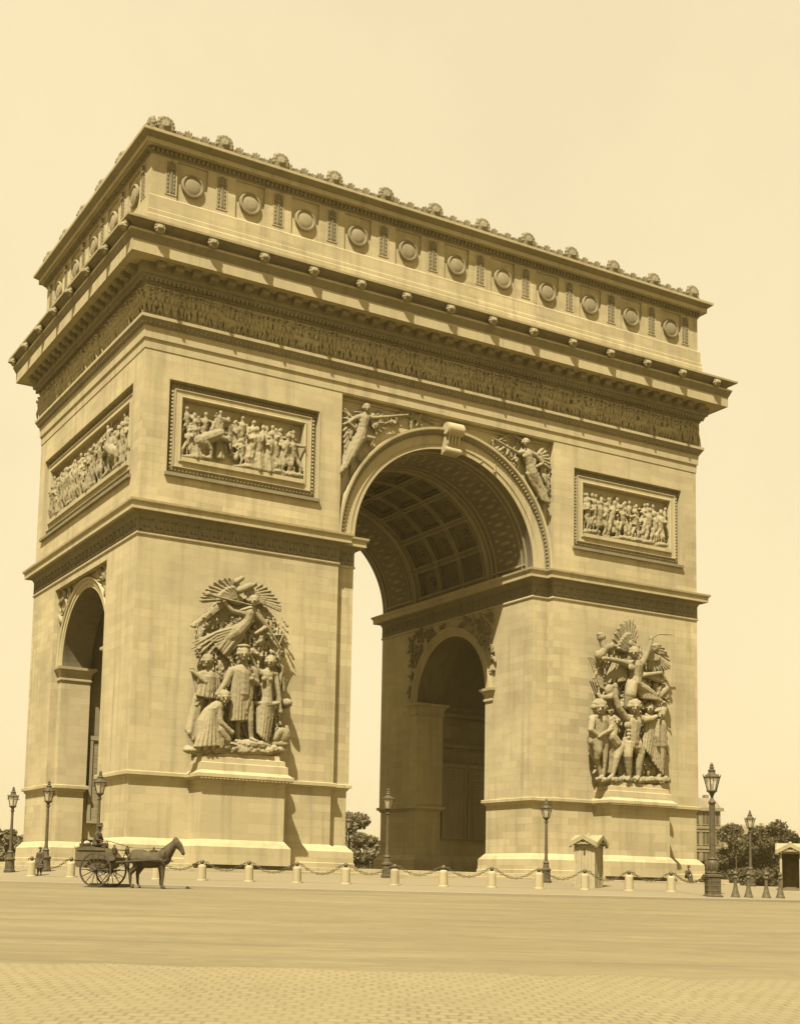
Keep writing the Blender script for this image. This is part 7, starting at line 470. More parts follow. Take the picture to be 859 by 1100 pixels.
# ---- upper wall with the great opening
Z1 = 30.92
m = MB()
for sy in (-1, 1):
    y, yr = sy*D, sy*(D-AL)
    for sx in (-1, 1):
        if sy > 0: m.quad((sx*SP, y, ZI), (sx*W, y, ZI), (sx*W, y, 31.0), (sx*SP, y, 31.0))
        else:
            uc_, hw_ = (-15.58, 5.18) if sx < 0 else (15.68, 5.16)
            xs = sorted((sx*SP, sx*W)); a_, b_ = uc_-hw_, uc_+hw_
            for x0, x1, za, zb in ((xs[0], a_, ZI, 31.), (b_, xs[1], ZI, 31.), (a_, b_, ZI, 23.55), (a_, b_, 29.35, 31.)):
                m.quad((x0, y, za), (x1, y, za), (x1, y, zb), (x0, y, zb))
        m.quad((sx*SP, y, ZI), (sx*SP, yr, ZI), (sx*SP, yr, Z1), (sx*SP, y, Z1))
        m.quad((sx*JW, yr, ZI), (sx*SP, yr, ZI), (sx*SP, yr, ZS), (sx*JW, yr, ZS))
    m.quad((-SP, y, Z1), (SP, y, Z1), (SP, yr, Z1), (-SP, yr, Z1)); m.quad((-SP, y, Z1), (SP, y, Z1), (SP, y, 31.0), (-SP, y, 31.0))
    arch_plate(m, lambda u, z: (u, yr, z), -SP, SP, Z1, JW, ZS, 64)
m.quad((W, -D, ZI), (W, D, ZI), (W, D, 31.0), (W, -D, 31.0))
for y0, y1, za, zb in ((-D, .15-9.2, ZI, 31.), (.15+9.2, D, ZI, 31.), (.15-9.2, .15+9.2, ZI, 23.55), (.15-9.2, .15+9.2, 29.35, 31.)):
    m.quad((-W, y0, za), (-W, y1, za), (-W, y1, zb), (-W, y0, zb))
m.build('upper_wall', M['ashlar'], arch)
# ---- coffered vault
v = MB(); YB = 4.75; B = lambda r, a, y: (r*math.cos(a), y, ZS+r*math.sin(a))
def vpatch(r, a0, a1, y0, y1, n=4):
    for i in range(n):
        p, q = a0+(a1-a0)*i/n, a0+(a1-a0)*(i+1)/n
        v.quad(B(r, p, y0), B(r, q, y0), B(r, q, y1), B(r, p, y1))
def vstep(r0, r1, a0, a1, y0, y1, n=4):
    for i in range(n):
        p, q = a0+(a1-a0)*i/n, a0+(a1-a0)*(i+1)/n
        for y in (y0, y1): v.quad(B(r0, p, y), B(r0, q, y), B(r1, q, y), B(r1, p, y))
    for a in (a0, a1): v.quad(B(r0, a, y0), B(r0, a, y1), B(r1, a, y1), B(r1, a, y0))
vpatch(JW, 0, PI, -D+AL, -YB, 64); vpatch(JW, 0, PI, YB, D-AL, 64)
for x in (-1, 1):
    v.quad((x*JW, -D+AL, ZI), (x*JW, D-AL, ZI), (x*JW, D-AL, ZS), (x*JW, -D+AL, ZS))
NA, NY = 9, 3
rib_a, rib_y = rad(3.6), .42
cw_a = (PI-rib_a*(NA+1))/NA; cw_y = (2*YB-rib_y*(NY+1))/NY
for i in range(NA+1):
    a0 = i*(cw_a+rib_a); vpatch(JW, a0, a0+rib_a, -YB, YB, 2)
for j in range(NY+1):
    y0 = -YB+j*(cw_y+rib_y)
    for i in range(NA): vpatch(JW, rib_a+i*(cw_a+rib_a), rib_a+i*(cw_a+rib_a)+cw_a, y0, y0+rib_y, 4)
for i in range(NA):
    for j in range(NY):
        a0 = rib_a+i*(cw_a+rib_a); a1 = a0+cw_a; y0 = -YB+rib_y+j*(cw_y+rib_y); y1 = y0+cw_y
        r = JW
        for dr, ins in ((.2, .16), (.22, .16)):
            vstep(r, r+dr, a0, a1, y0, y1)
            b0, b1, c0, c1 = a0+ins/JW, a1-ins/JW, y0+ins, y1-ins
            vpatch(r+dr, a0, b0, y0, y1, 1); vpatch(r+dr, b1, a1, y0, y1, 1); vpatch(r+dr, b0, b1, y0, c0, 4); vpatch(r+dr, b0, b1, c1, y1, 4)
            a0, a1, y0, y1, r = b0, b1, c0, c1, r+dr
        vpatch(r, a0, a1, y0, y1, 4)
        am, ym = (a0+a1)/2, (y0+y1)/2
        # rosette
        for k in range(8):
            da, dy = .38*math.cos(k*PI/4)/JW, .38*math.sin(k*PI/4)
            v.ell(B(r-.01, am+da, ym+dy), (.13, .13, .13), 6, 4)
        v.ell(B(r-.03, am, ym), (.16, .16, .16), 8, 5)
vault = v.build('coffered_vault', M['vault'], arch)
rm = MB()
def arc_bar(r0, r1, y0, y1, a0=0., a1=PI, n=56):
    rm.ring_stack([[B(r, a0+(a1-a0)*i/n, y) for r, y in ((r0,y0),(r1,y0),(r1,y1),(r0,y1))] for i in range(n+1)])
for s in (-1, 1):
    arc_bar(JW-.16, JW+.02, s*4.98-.16, s*4.98+.16); arc_bar(JW-.09, JW+.02, s*5.42-.07, s*5.42+.07); arc_bar(JW-.08, JW+.02, s*9.55-.09, s*9.55+.09); arc_bar(JW-.05, JW+.02, s*9.05-.06, s*9.05+.06); arc_bar(JW-.05, JW+.02, s*5.95-.06, s*5.95+.06)
    for a in (rad(9), rad(171)):
        p, q = B(JW-.08, a, 0), B(JW+.02, a, 0)
    for k in range(30):
        a = rad(8+164*k/29)
        rm.ell(B(JW+.09, a, s*7.5), (.17, .7, .17), 6, 4); rm.ell(B(JW+.07, a+rad(2.6), s*6.6), (.13, .3, .13), 6, 4); rm.ell(B(JW+.07, a+rad(2.6), s*8.4), (.13, .3, .13), 6, 4)
for a in (rad(4), rad(176)):
    for yy0, yy1 in ((-9.5, -5.4), (-4.7, 4.7), (5.4, 9.5)):
        rm.ring_stack([[B(r, a+da, y) for r, da in ((JW-.08,-.011),(JW+.02,-.011),(JW+.02,.011),(JW-.08,.011))] for y in (yy0, yy1)])
for i in range(NA+1):
    for a in ((i*(cw_a+rib_a)+.006), (i*(cw_a+rib_a)+rib_a-.006)):
        rm.ring_stack([[B(r, a+da, y) for r, da in ((JW-.05,-.006),(JW+.02,-.006),(JW+.02,.006),(JW-.05,.006))] for y in (-YB, YB)])
for j in range(NY+1):
    y0 = -YB+j*(cw_y+rib_y)
    for y in (y0+.06, y0+rib_y-.06): arc_bar(JW-.05, JW+.02, y-.045, y+.045)
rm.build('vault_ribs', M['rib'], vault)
# inner spandrels above the side arch, inside the passage: carved foliage
rnd = random.Random(5)
T = JAMB(); FO = {-1: MB(), 1: MB()}
for k in range(620):
    u, z = rnd.uniform(-5.7, 5.7), rnd.uniform(14.2, 19.2)
    if math.hypot(u, z-ZT) < TW+1.0: continue
    r = rnd.uniform(.08, .2); FO[-1 if u < 0 else 1].cap(T(u, .02, z), T(u+rnd.uniform(-.5, .5), .14, z+rnd.uniform(-.5, .5)), r, r*.5, 6, 2)
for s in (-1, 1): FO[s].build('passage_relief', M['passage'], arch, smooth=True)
# inscription panels on the inner wall of the right-hand side passage, lines of incised marks
def inscription(u0, u1, z0, z1, T):
    p = MB(); p.box(u0-.2, u1+.2, -.2, .01, z0-.2, z1+.2, T)
    p.box(u0-.22, u1+.22, 0, .12, z1, z1+.3, T); p.box(u0-.22, u1+.22, 0, .1, z0-.2, z0, T)
    p.box(u0-.2, u0, 0, .1, z0, z1, T); p.box(u1, u1+.2, 0, .1, z0, z1, T)
    t = p; rr = random.Random(3)
    cols = max(1, int((u1-u0)/1.1)); cw = (u1-u0)/cols
    for c in range(cols):
        z = z1-.25
        while z > z0+.2:
            u = u0+c*cw+.12; e = u0+(c+1)*cw-.1-rr.random()*.35
            while u < e:
                w = rr.choice((.05, .08, .11)); t.box(u, u+w*.35, 0, .025, z-.11, z, T)
                if rr.random() < .6: t.box(u, u+w, 0, .025, z-.02 if rr.random() < .5 else z-.075, z if rr.random() < .5 else z-.05, T)
                u += w+.05
            z -= .24
    p.build('inscription_panel', M['rib'], arch)
TT = TUN(TR-.2)
inscription(10.2, 12.2, 3.0, 8.6, TT); inscription(12.7, 16.8, 3.0, 8.6, TT)
st = MB(); st.box(9.8, 19.8, 0, .12, 10.2, 10.5, TT); st.box(9.8, 19.8, 0, .2, 12.7, 13.0, TT); st.build('string_course', M['passage'], arch)
inscription(-19.3, -16.4, 3.0, 8.6, TT)
# ---- great archivolt
def archivolt(base, sy):
    a = MB(); n = 72
    prof = [(JW-.0, -.02), (JW+.0, .06), (JW+.31, .07), (JW+.33, .13), (JW+.83, .15), (JW+.86, .17), (JW+.9, .17), (JW+.93, .2), (JW+1.2, .46), (JW+1.25, .5), (JW+1.4, .51), (JW+1.41, 0)]
    a.ring_stack([[(r*math.cos(PI*i/n), sy*(base+d), ZS+r*math.sin(PI*i/n)) for i in range(n+1)] for r, d in prof], cap=False)
    a.f = [q for q in a.f if not ({k % (n+1) for k in q} == {0, n})]
    # legs down to the impost
    for x in (-1, 1):
        pts = [(x*r, sy*(base+d)) for r, d in prof]
        for p, q in zip(pts, pts[1:]): a.quad((*p, ZI), (*q, ZI), (*q, ZS), (*p, ZS))
    e = a
    for i in range(96):
        t = PI*(i+.5)/96
        for rr_, dd, s in ((JW+1.06, .33, 1.),):
            c = (rr_*math.cos(t), sy*(base+dd), ZS+rr_*math.sin(t))
            ct, s_ = math.cos(t), math.sin(t)
            e.ring_stack([[(c[0]+ct*.15*math.cos(ph)*sn-s_*.085*math.sin(ph)*sn, c[1]+sy*.05*cs, c[2]+s_*.15*math.cos(ph)*sn+ct*.085*math.sin(ph)*sn) for ph in [2*PI*k/6 for k in range(6)]] for sn, cs in ((1, -.6), (.9, .4), (.4, 1.))])
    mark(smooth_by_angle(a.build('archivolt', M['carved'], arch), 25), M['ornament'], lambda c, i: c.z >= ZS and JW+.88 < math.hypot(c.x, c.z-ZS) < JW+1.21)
archivolt(D-AL, -1)
# keystone console
ks = MB(); K = FRONT(D-AL)
side = []
for i in range(15):   # upper scroll
    t = -PI*.55+i*PI*1.35/14; side.append((.62+.46*math.cos(t), 30.1+.46*math.sin(t)))
side += [(.3, 30.62), (0, 30.62), (0, 28.42), (.3, 28.4)]
for i in range(9):
    t = -PI*.6+i*PI*1.0/8; side.append((.42+.24*math.cos(t), 28.66+.24*math.sin(t)))
side += [(.5, 29.0), (.52, 29.4)]
ks.ring_stack([[K(u, d, z) for d, z in side] for u in (-.6, .6)])
for u in (-.6, .6):
    for c, r in (((.62, 30.1), .4), ((.42, 28.66), .2)):
        ks.ring_stack([[K(uu, c[0]+rr*math.cos(t), c[1]+rr*math.sin(t)) for t in [2*PI*k/14 for k in range(14)]] for uu, rr in ((u-.08, r), (u+.08, r))])
for u in (-.4, -.13, .13, .4): ks.cap(K(u, .52, 29.1), K(u, .66, 29.7), .09, .1, 6, 2)
ks.build('keystone', M['carved'], arch, recalc=True)
# spandrel figures
for nm, el in CARVINGS['spandrel']:
    remesh(nm, carve(el, FRONT(D-AL)), .04, M['relief'], arch, 1, .06)
rnd = random.Random(8)   # side arch spandrel carving on the left flank
for s in (-1, 1):
    sp = MB()
    for k in range(34):
        u, z = s*rnd.uniform(2.6, 5.2), rnd.uniform(16.2, 18.8)
        if math.hypot(u, z-ZT) < TW+.85: continue
        r = rnd.uniform(.12, .28); sp.cap(LEFT(W-AL)(u, .05, z), LEFT(W-AL)(u+rnd.uniform(-.6, .6), .18, z+rnd.uniform(-.5, .5)), r, r*.5, 7, 2)
    remesh('spandrel_carving', sp, .05, M['relief'], arch, 1, .06)
# spandrel background fillets
sb = MB()
for x in (-1, 1):
    sb.box(x*8.6-.06, x*8.6+.06, 0, .1, 22., Z1-.02, FRONT(D-AL))
sb.box(-8.6, -.75, 0, .1, Z1-.22, Z1-.03, FRONT(D-AL)); sb.box(.75, 8.6, 0, .1, Z1-.22, Z1-.03, FRONT(D-AL))
sb.build('spandrel_border', M['carved'], arch)

# ---------------------------------------------------------------- figures in relief
def figure_caps(mb, T, u, z, h, d, rnd, low=False, pose=None):
    """a standing, striding or robed figure of height h with its feet at (u, z)"""
    n, rg = (6, 1) if low else (8, 2)
    c = lambda p, q, r0, r1: mb.cap(T(*p), T(*q), r0*h, r1*h, n, rg)
    lean = rnd.uniform(-.09, .09)*h; f = rnd.choice((-1, 1))
    pose = pose or rnd.choice(('stride', 'stride', 'stand', 'soldier', 'stride', 'soldier') if low else ('robe', 'stride', 'stride', 'stand', 'soldier'))
    hip = (u, d, z+.5*h); ch = (u+lean*.6, d+.02*h, z+.74*h); hd = (u+lean+f*.02*h, d+.04*h, z+.93*h)
    c((hip[0], hip[1], hip[2]-.02*h), ch, .085, .1); c(ch, (hd[0], hd[1], hd[2]-.04*h), .05, .045)
    hk = 1.3 if low else 1.; c((hd[0], hd[1], hd[2]-.02*h), (hd[0], hd[1], hd[2]+.02*h), .062*hk, .058*hk)
    sh = (ch[0]-.12*h, d, ch[2]+.04*h), (ch[0]+.12*h, d, ch[2]+.04*h)
    c(sh[0], sh[1], .05, .05)
    for s in sh:
        e = (s[0]+rnd.uniform(-.14, .14)*h, d+rnd.uniform(.02, .1)*h, s[2]-rnd.uniform(-.06, .17)*h)
        w = (e[0]+rnd.uniform(-.15, .15)*h, d+rnd.uniform(.04, .12)*h, e[2]+rnd.uniform(-.14, .14)*h)
        c(s, e, .042, .034); c(e, w, .034, .027)
    if pose == 'robe':
        for k in (-1, 0, 1): c((hip[0]+k*.05*h, d, hip[2]+.1*h), (u+k*.09*h, d+(.03*h if k else .07*h), z+.04*h), .05, .06)
    else:
        st = {'stride': .17, 'stand': .05, 'soldier': .1}[pose]*h
        for k in (-1, 1):
            kn = (u+k*st*.7+f*.05*h, d+.05*h, z+.27*h); ft = (u+k*st, d+.01*h, z+.03*h)
            c((hip[0]+k*.045*h, d, hip[2]), kn, .065, .048); c(kn, ft, .045, .028); c(ft, (ft[0]+f*.08*h, d+.04*h, z+.02*h), .026, .02)
        if rnd.random() < .6: c((ch[0]-f*.06*h, d-.02*h, ch[2]), (u-f*.22*h, d, z+.3*h), .06, .08)
    r = rnd.random()
    if r < .22: x = u+rnd.uniform(-.25, .25)*h; c((x, d-.02*h, z+.1*h), (x+rnd.uniform(-.12, .12)*h, d, z+1.08*h), .016, .014)
    elif r < .34: mb.cap(T(hd[0], d, hd[2]+.05*h), T(hd[0]-f*.03*h, d, hd[2]+.13*h), .05*h, .03*h, n, rg)
def horse_caps(mb, T, u, z, L, d, f, rear=.35):
    P = lambda a, b, dd=0.: T(u+f*(a*math.cos(rear)-b*math.sin(rear))*L, d+dd*L, z+(a*math.sin(rear)+b*math.cos(rear))*L)
    c = lambda p, q, r0, r1: mb.cap(P(*p), P(*q), r0*L, r1*L, 10, 3)
    c((-.42, .6), (.3, .66), .2, .19); c((.3, .72), (.55, 1.05), .14, .09); c((.55, 1.08), (.78, .95), .1, .06); c((-.45, .62), (-.42, .5), .2, .18)
    c((-.5, .5), (-.4, .28), .12, .07); c((-.4, .28), (-.55, .02), .06, .04); c((-.3, .5, .08), (-.2, .26, .08), .12, .07); c((-.2, .26, .08), (-.3, .0, .08), .06, .04)
    c((.3, .55), (.6, .45), .09, .06); c((.6, .45), (.52, .22), .05, .04); c((.3, .55, .08), (.52, .35, .1), .09, .06); c((.52, .35, .1), (.45, .12, .1), .05, .035)
    c((-.6, .66), (-.8, .5), .07, .06); c((-.8, .5), (-.88, .22), .06, .03)
    mb.cap(P(.56, 1.15), P(.58, 1.26), .035*L, .015*L, 6, 2)
# relief panels: two on the front, one on the left flank
def relief_panel(T, uc, hw, seed, horse=None):
    z0, z1 = 23.55, 29.35
    fr = MB()
    def frame(u0, u1, a0, a1, prof):
        # prof: (inset, d)
        R = [[T(u, d, z) for u, z in ((u0+i, a0+i), (u1-i, a0+i), (u1-i, a1-i), (u0+i, a1-i))] for i, d in prof]
        fr.ring_stack(R, cap=False)
    frame(uc-hw, uc+hw, z0, z1, [(-.1, .003), (-.1, .05), (0, .05), (.02, -.3), (.08, -.34), (.2, -.3), (.42, -.16), (.46, -.1), (.5, -.1), (.52, -.16), (.8, -.17), (.82, -.1), (.9, -.08), (.96, -.12), (1.0, -.3), (1.02, -.62), (1.03, -.62)])
    # sill under the picture
    fr.box(uc-hw+.98, uc+hw-.98, -.6, -.02, z0+.86, z0+1.12, T); fr.box(uc-hw-.12, uc+hw+.12, .0, .2, z0-.22, z0-.02, T)
    # bead course on the frame
    n = 40
    for i in range(n):
        u = uc-hw+.4+(2*hw-.8)*i/(n-1)
        for z in (z0+.3, z1-.3): fr.box(u-.06, u+.06, -.3, -.17, z-.07, z+.07, T)
    for i in range(22):
        z = z0+.4+(z1-z0-.8)*i/21
        for u in (uc-hw+.3, uc+hw-.3): fr.box(u-.07, u+.07, -.3, -.17, z-.06, z+.06, T)
    fr.quad(T(uc-hw+1, -.6, z0+1), T(uc+hw-1, -.6, z0+1), T(uc+hw-1, -.6, z1-1), T(uc-hw+1, -.6, z1-1))
    o = fr.build('relief_panel', M['carved'], arch)
    mark(o, M['ornament'], lambda c, i: min(abs(c.z-z0), abs(c.z-z1)) < .46 and i > 11 or (i % 4 in (1, 3) and 12 <= i < 28))
    rnd = random.Random(seed); c = MB(); T1 = T; T = lambda u, d, z: T1(u, d-.58, z)
    a0, a1 = uc-hw+1.25, uc+hw-1.25; zb = z0+1.1
    u = a0+.1
    while u < a1-.1:
        back = rnd.random()
        if back < .95: figure_caps(c, T, u+rnd.uniform(-.2, .2), zb+.5+rnd.uniform(-.1, .45), rnd.uniform(2.3, 2.65), .12, rnd)
        u += .42
    u = a0+.15
    while u < a1-.1:
        if not (horse and abs(u-(uc+horse[0])) < 1.1):
            figure_caps(c, T, u, zb+.02, rnd.uniform(2.5, 2.95) if rnd.random() < .8 else rnd.uniform(1.7, 2.1), .34, rnd)
        u += rnd.uniform(.48, .72)
    if horse:
        horse_caps(c, T, uc+horse[0], zb+.5, 2.0, .36, horse[1], .42)
        figure_caps(c, T, uc+horse[0]-.1*horse[1], zb+1.5, 1.95, .42, rnd, pose='stride')
    for k in range(7):   # fallen men along the foot
        x = rnd.uniform(a0, a1-.8); c.cap(T(x, .38, zb+.2), T(x+.7, .4, zb+.28), .2, .16, 8, 2); c.ell(T(x+1.0, .4, zb+.3), (.16, .16, .16)); c.cap(T(x, .38, zb+.2), T(x-.7, .34, zb+.12), .14, .08, 8, 2); c.cap(T(x+.5, .4, zb+.3), T(x+.4, .5, zb+.7), .08, .06, 8, 2)
    for k in range(6):
        x = rnd.uniform(a0, a1); c.cap(T(x, .12, zb+.5), T(x+rnd.uniform(-.6, .6), .14, zb+3.05), .05, .04, 6, 2)
    remesh('panel_carving', c, .045, M['relief'], o, 1, .07)
relief_panel(FRONT(), -15.58, 5.18, 11, (-1.7, 1))
relief_panel(FRONT(), 15.68, 5.16, 12)
relief_panel(LEFT(), -.15, 9.2, 14, (4.4, -1))
# ---------------------------------------------------------------- entablature
RECT = [(-W, -D), (W, -D), (W, D), (-W, D)]
ar = MB().sweep(RECT, [(-.01, 31.0), (.04, 31.02), (.05, 31.58), (.14, 31.64), (.15, 32.2), (.17, 32.24), (.17, 32.34), (.2, 32.38), (.42, 32.74), (.46, 32.78), (.47, 32.97), (.2, 33.03)])
eg = ar
def along(T, u0, u1, step, fn):
    n = max(1, round((u1-u0)/step))
    for i in range(n): fn(T, u0+(u1-u0)*(i+.5)/n)
for T, h in ((FRONT(), W), (LEFT(), D)):
    along(T, -h-.3, h+.3, .3, lambda T, u: eg.ring_stack([[T(u+.1*math.cos(t)*s, d, 32.56+.15*math.sin(t)*s) for t in [k*PI/3 for k in range(6)]] for d, s in ((.26, 1.), (.33, .85), (.36, .3))]))
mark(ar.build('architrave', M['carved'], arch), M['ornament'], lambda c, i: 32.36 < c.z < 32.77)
fz = MB().sweep(RECT, [(.2, 33.03), (.2, 34.92)]).build('frieze', M['frieze'], arch)
rnd = random.Random(21); fc = MB()
for T, h in ((FRONT(D+.2), W), (LEFT(W+.2), D)):
    u = -h-.1
    while u < h-.05:
        if rnd.random() < .05 and abs(u) < h-1.6:
            horse_caps(fc, T, u+.4, 33.1, 1.05, .1, rnd.choice((-1, 1)), .1); u += .25
        else:
            figure_caps(fc, T, u, 33.04, rnd.uniform(1.66, 1.86), rnd.uniform(.04, .1), rnd, True); u += rnd.uniform(.24, .36)
fc.build('frieze_carving', M['frieze'], fz, smooth=True)
co = MB().sweep(RECT, [(.2, 34.92), (.27, 34.95), (.28, 35.05), (.4, 35.2), (.5, 35.26), (.52, 35.4), (.66, 35.44), (.7, 35.6), (.74, 36.1), (1.66, 36.12), (1.66, 36.08), (1.72, 36.08), (1.73, 36.78), (1.72, 36.8), (1.76, 36.86), (1.92, 37.24), (1.95, 37.26), (1.95, 37.38), (1.6, 37.42), (1.6, 37.48), (1.75, 37.64), (2.1, 37.86), (2.24, 37.9), (2.26, 38.03), (.42, 38.2), (.4, 38.2)])
dn = co
for T, h in ((FRONT(), W), (LEFT(), D)):
    along(T, -h-.4, h+.4, .289, lambda T, u: dn.box(u-.09, u+.09, .38, .56, 35.06, 35.26, T))
co = mark(co.build('cornice', M['carved'], arch), M['ornament'], lambda c, i: 34.93 < c.z < 35.9 or 36.81 < c.z < 37.25 or 37.43 < c.z < 37.89)  # overhang shade painted on the carved bands by the darker stone
# modillions under the corona
T0 = lambda u, d, z: (u, -d, z)
mo = MB(); sd = [(0, 0), (.44, .08), (.5, .16), (.5, .28), (.46, .34), (.46, .46), (0, .46)]
mo.ring_stack([[T0(u, d, z-.46) for d, z in sd] for u in (-.27, .27)])
mod_me = mo.mesh('modillion', recalc=True); mod_me.materials.append(M['ornament'])
# lion heads on the gutter
lh = MB(); hd = lambda u, d, z: (u, -d, z)
lh.ell((0, 0, 0), (.3, .22, .3), 10, 7); lh.ell((0, -.22, -.06), (.2, .22, .18), 10, 6); lh.ell((0, -.36, -.12), (.12, .12, .09), 8, 5)
for k in range(11):
    t = 2*PI*k/11; lh.ell((.28*math.cos(t), -.04, .28*math.sin(t)), (.11, .14, .11), 6, 4)
for s in (-1, 1): lh.ell((s*.1, -.36, .04), (.05, .05, .04), 6, 4); lh.ell((s*.24, -.1, .24), (.08, .07, .08), 6, 4)
def part(name, me, parent, loc, rz=0., label=None):
    o = bpy.data.objects.new(name, me); COL.objects.link(o); o.parent = parent; o.location = loc; o.rotation_euler = (0, 0, rz)
    return o
lion = remesh('lion_head', lh, .035, M['relief'], co, 1, .05); lion_me = lion.data
first = True
for rz, base, h, nl in ((0, D, W, 14), (-PI/2, W, D, 8)):
    P = lambda u, d, z: (u, -base-d, z) if rz == 0 else (-base-d, -u, z)
    for i in range(nl):
        u = (i-(nl-1)/2)*3.473
        if first: lion.location = P(u, 2.05, 37.62); first = False
        else: part('lion_head', lion_me, co, P(u, 2.05, 37.62), rz)
    nm = 3*nl-1
    for i in range(nm):
        u = (i-(nm-1)/2)*1.1577
        if abs(u) < h+.75: part('modillion', mod_me, co, P(u, .74, 36.1), rz)
# ---------------------------------------------------------------- attic
AT = .15
at = MB().sweep(RECT, [(.4, 38.15), (.4, 39.35), (.36, 39.42), (.36, 39.7), (.3, 39.76), (.3, 40.62), (.24, 40.7), (.02, 40.76), (.02, 43.34)])
ATL = LEFT()
for T, h, hs in ((FRONT(), W, [4*k for k in range(-5, 6)]), (ATL, D, [4*k for k in range(-2, 3)])):
    hs = [x*.9905 for x in hs]
    eo = h+AT if T is not ATL else h-.004
    edges = [-eo] + [b for x in hs for b in (x-1.02, x+1.02)] + [eo]
    for a, b in zip(edges[::2], edges[1::2]):
        at.box(a, b, .0, AT, 40.72, 43.36, T)
at = at.build('attic', M['ashlar'], arch)
shm = MB().lathe([(.74, 0), (.76, .1), (.72, .2), (.62, .22), (.6, .14), (.54, .13), (.5, .15), (.35, .19), (.18, .21), (.02, .215)], n=28)
shm.v = [(x, -z, y) for x, y, z in shm.v]
sh_me = shm.mesh('shield', recalc=True); sh_me.materials.append(M['relief'])
sw = MB()
sw.box(-.36, .36, -.012, 0, -1.08, 1.08); sw.v = [(x, -abs(y), z) for x, y, z in sw.v]
for s in (-1, 1): sw.box(s*.36-.03, s*.36+.03, -.035, 0, -1.1, 1.1)
for z in (-1.08, 1.08): sw.box(-.32, .32, -.035, 0, z-.03, z+.03)
sw.box(-.05, .05, -.08, 0, -.95, .55)
for s in (-1, 1): sw.box(s*.2-.09, s*.2+.09, -.03, 0, -1.0, 1.0)
sw.cap((0, -.08, .55), (0, -.08, .92), .07, .06, 8, 2); sw.cap((-.24, -.08, .55), (.24, -.08, .55), .06, .06, 8, 2)
for k in range(7):
    for s in (-1, 1): sw.ell((s*(.2+.02*(k % 2)), -.02, -.88+k*.26), (.07, .06, .12), 6, 4)
sw.ell((0, -.1, .98), (.1, .1, .08), 6, 4)
sw_me = sw.mesh('sword_relief'); sw_me.materials.append(M['carved']); sw_me.materials.append(M['ornament'])
for p_ in sw_me.polygons:
    if p_.index >= 6+12+12: p_.material_index = 1
for rz, base, h, ks in ((0, D, W, range(-5, 6)), (-PI/2, W, D, range(-2, 3))):
    P = lambda u, d, z: (u, -base-d, z) if rz == 0 else (-base-d, -u, z)
    for k in ks: part('shield', sh_me, at, P(k*3.962, .03, 41.97), rz)
    m = len(ks)+1
    for i in range(m):
        u = (i-(m-1)/2)*3.962
        if i == 0: u = -h+1.15
        if i == m-1: u = h-1.15
        part('sword_relief', sw_me, at, P(u, AT+.003, 42.1), rz)
ac = MB().sweep(RECT, [(.02, 43.3), (AT, 43.3), (.18, 43.34), (.2, 43.42), (.24, 43.44), (.26, 43.78), (.62, 43.8), (.62, 43.76), (.67, 43.76), (.68, 44.06), (.66, 44.08), (.7, 44.12), (.98, 44.33), (1.02, 44.35), (1.03, 44.52), (.3, 44.62), (.25, 44.62)], cap_top=True)
dn = ac
for T, h in ((FRONT(), W), (LEFT(), D)):
    along(T, -h-.3, h+.3, .3, lambda T, u: dn.box(u-.085, u+.085, .2, .4, 43.48, 43.74, T))
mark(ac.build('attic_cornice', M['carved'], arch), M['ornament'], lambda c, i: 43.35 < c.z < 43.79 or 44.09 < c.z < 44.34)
# cresting: low parapet of palmettes with lion masks
CR = .25
cr = MB()
pal = MB()
for k in range(7):
    t = PI*(k+.0)/6; pal.cap((0, 0, .05), (.3*math.cos(t), 0, .12+.38*math.sin(t)), .05, .07, 6, 2)
pal.box(-.3, .3, -.09, .09, -.2, .14)
for T, h in ((FRONT(D+CR), W+CR), (LEFT(W+CR), D+CR)):
    cr.box(-h, h, -.24, 0., 44.6, 44.84, T)
    nb = round(2*h/4)
    n = nb*7
    for i in range(n+1):
        u = -h+.1+(2*h-.2)*i/n; s = 1.2 if i % 2 == 0 else .85
        cr.add([T(u+x*s, -.12+y, 44.86+z*s) for x, y, z in pal.v], pal.f)
crest = cr.build('cresting', M['ornament'], arch)
lm = MB(); lm.ell((0, 0, .0), (.48, .3, .5), 12, 8); lm.ell((0, -.24, -.1), (.26, .22, .24), 10, 6); lm.ell((0, -.4, -.2), (.14, .12, .1), 8, 5)
for k in range(13):
    t = 2*PI*k/13; lm.ell((.46*math.cos(t), -.05, .46*math.sin(t)), (.17, .2, .17), 7, 5)
for s in (-1, 1): lm.ell((s*.14, -.4, .06), (.07, .06, .05), 6, 4); lm.ell((s*.4, -.02, .4), (.13, .1, .13), 7, 5)
lm.box(-.4, .4, -.2, .2, -.6, -.2)
mask = remesh('lion_mask', lm, .05, M['ornament'], crest, 1); mask_me = mask.data; first = True
for rz, base, nh, h in ((0, D, 12, W), (-PI/2, W, 6, D)):
    P = lambda u, d, z: (u, -base-d, z) if rz == 0 else (-base-d, -u, z)
    for i in range(nh):
        u = (i-(nh-1)/2)*3.97
        loc = P(u, CR+.1, 45.22)
        if first: mask.location = loc; first = False
        elif rz and i == nh-1: part('lion_mask', mask_me, crest, (-W-CR+.1, -D-CR+.4, 45.22), rz)
        else: part('lion_mask', mask_me, crest, loc, rz)
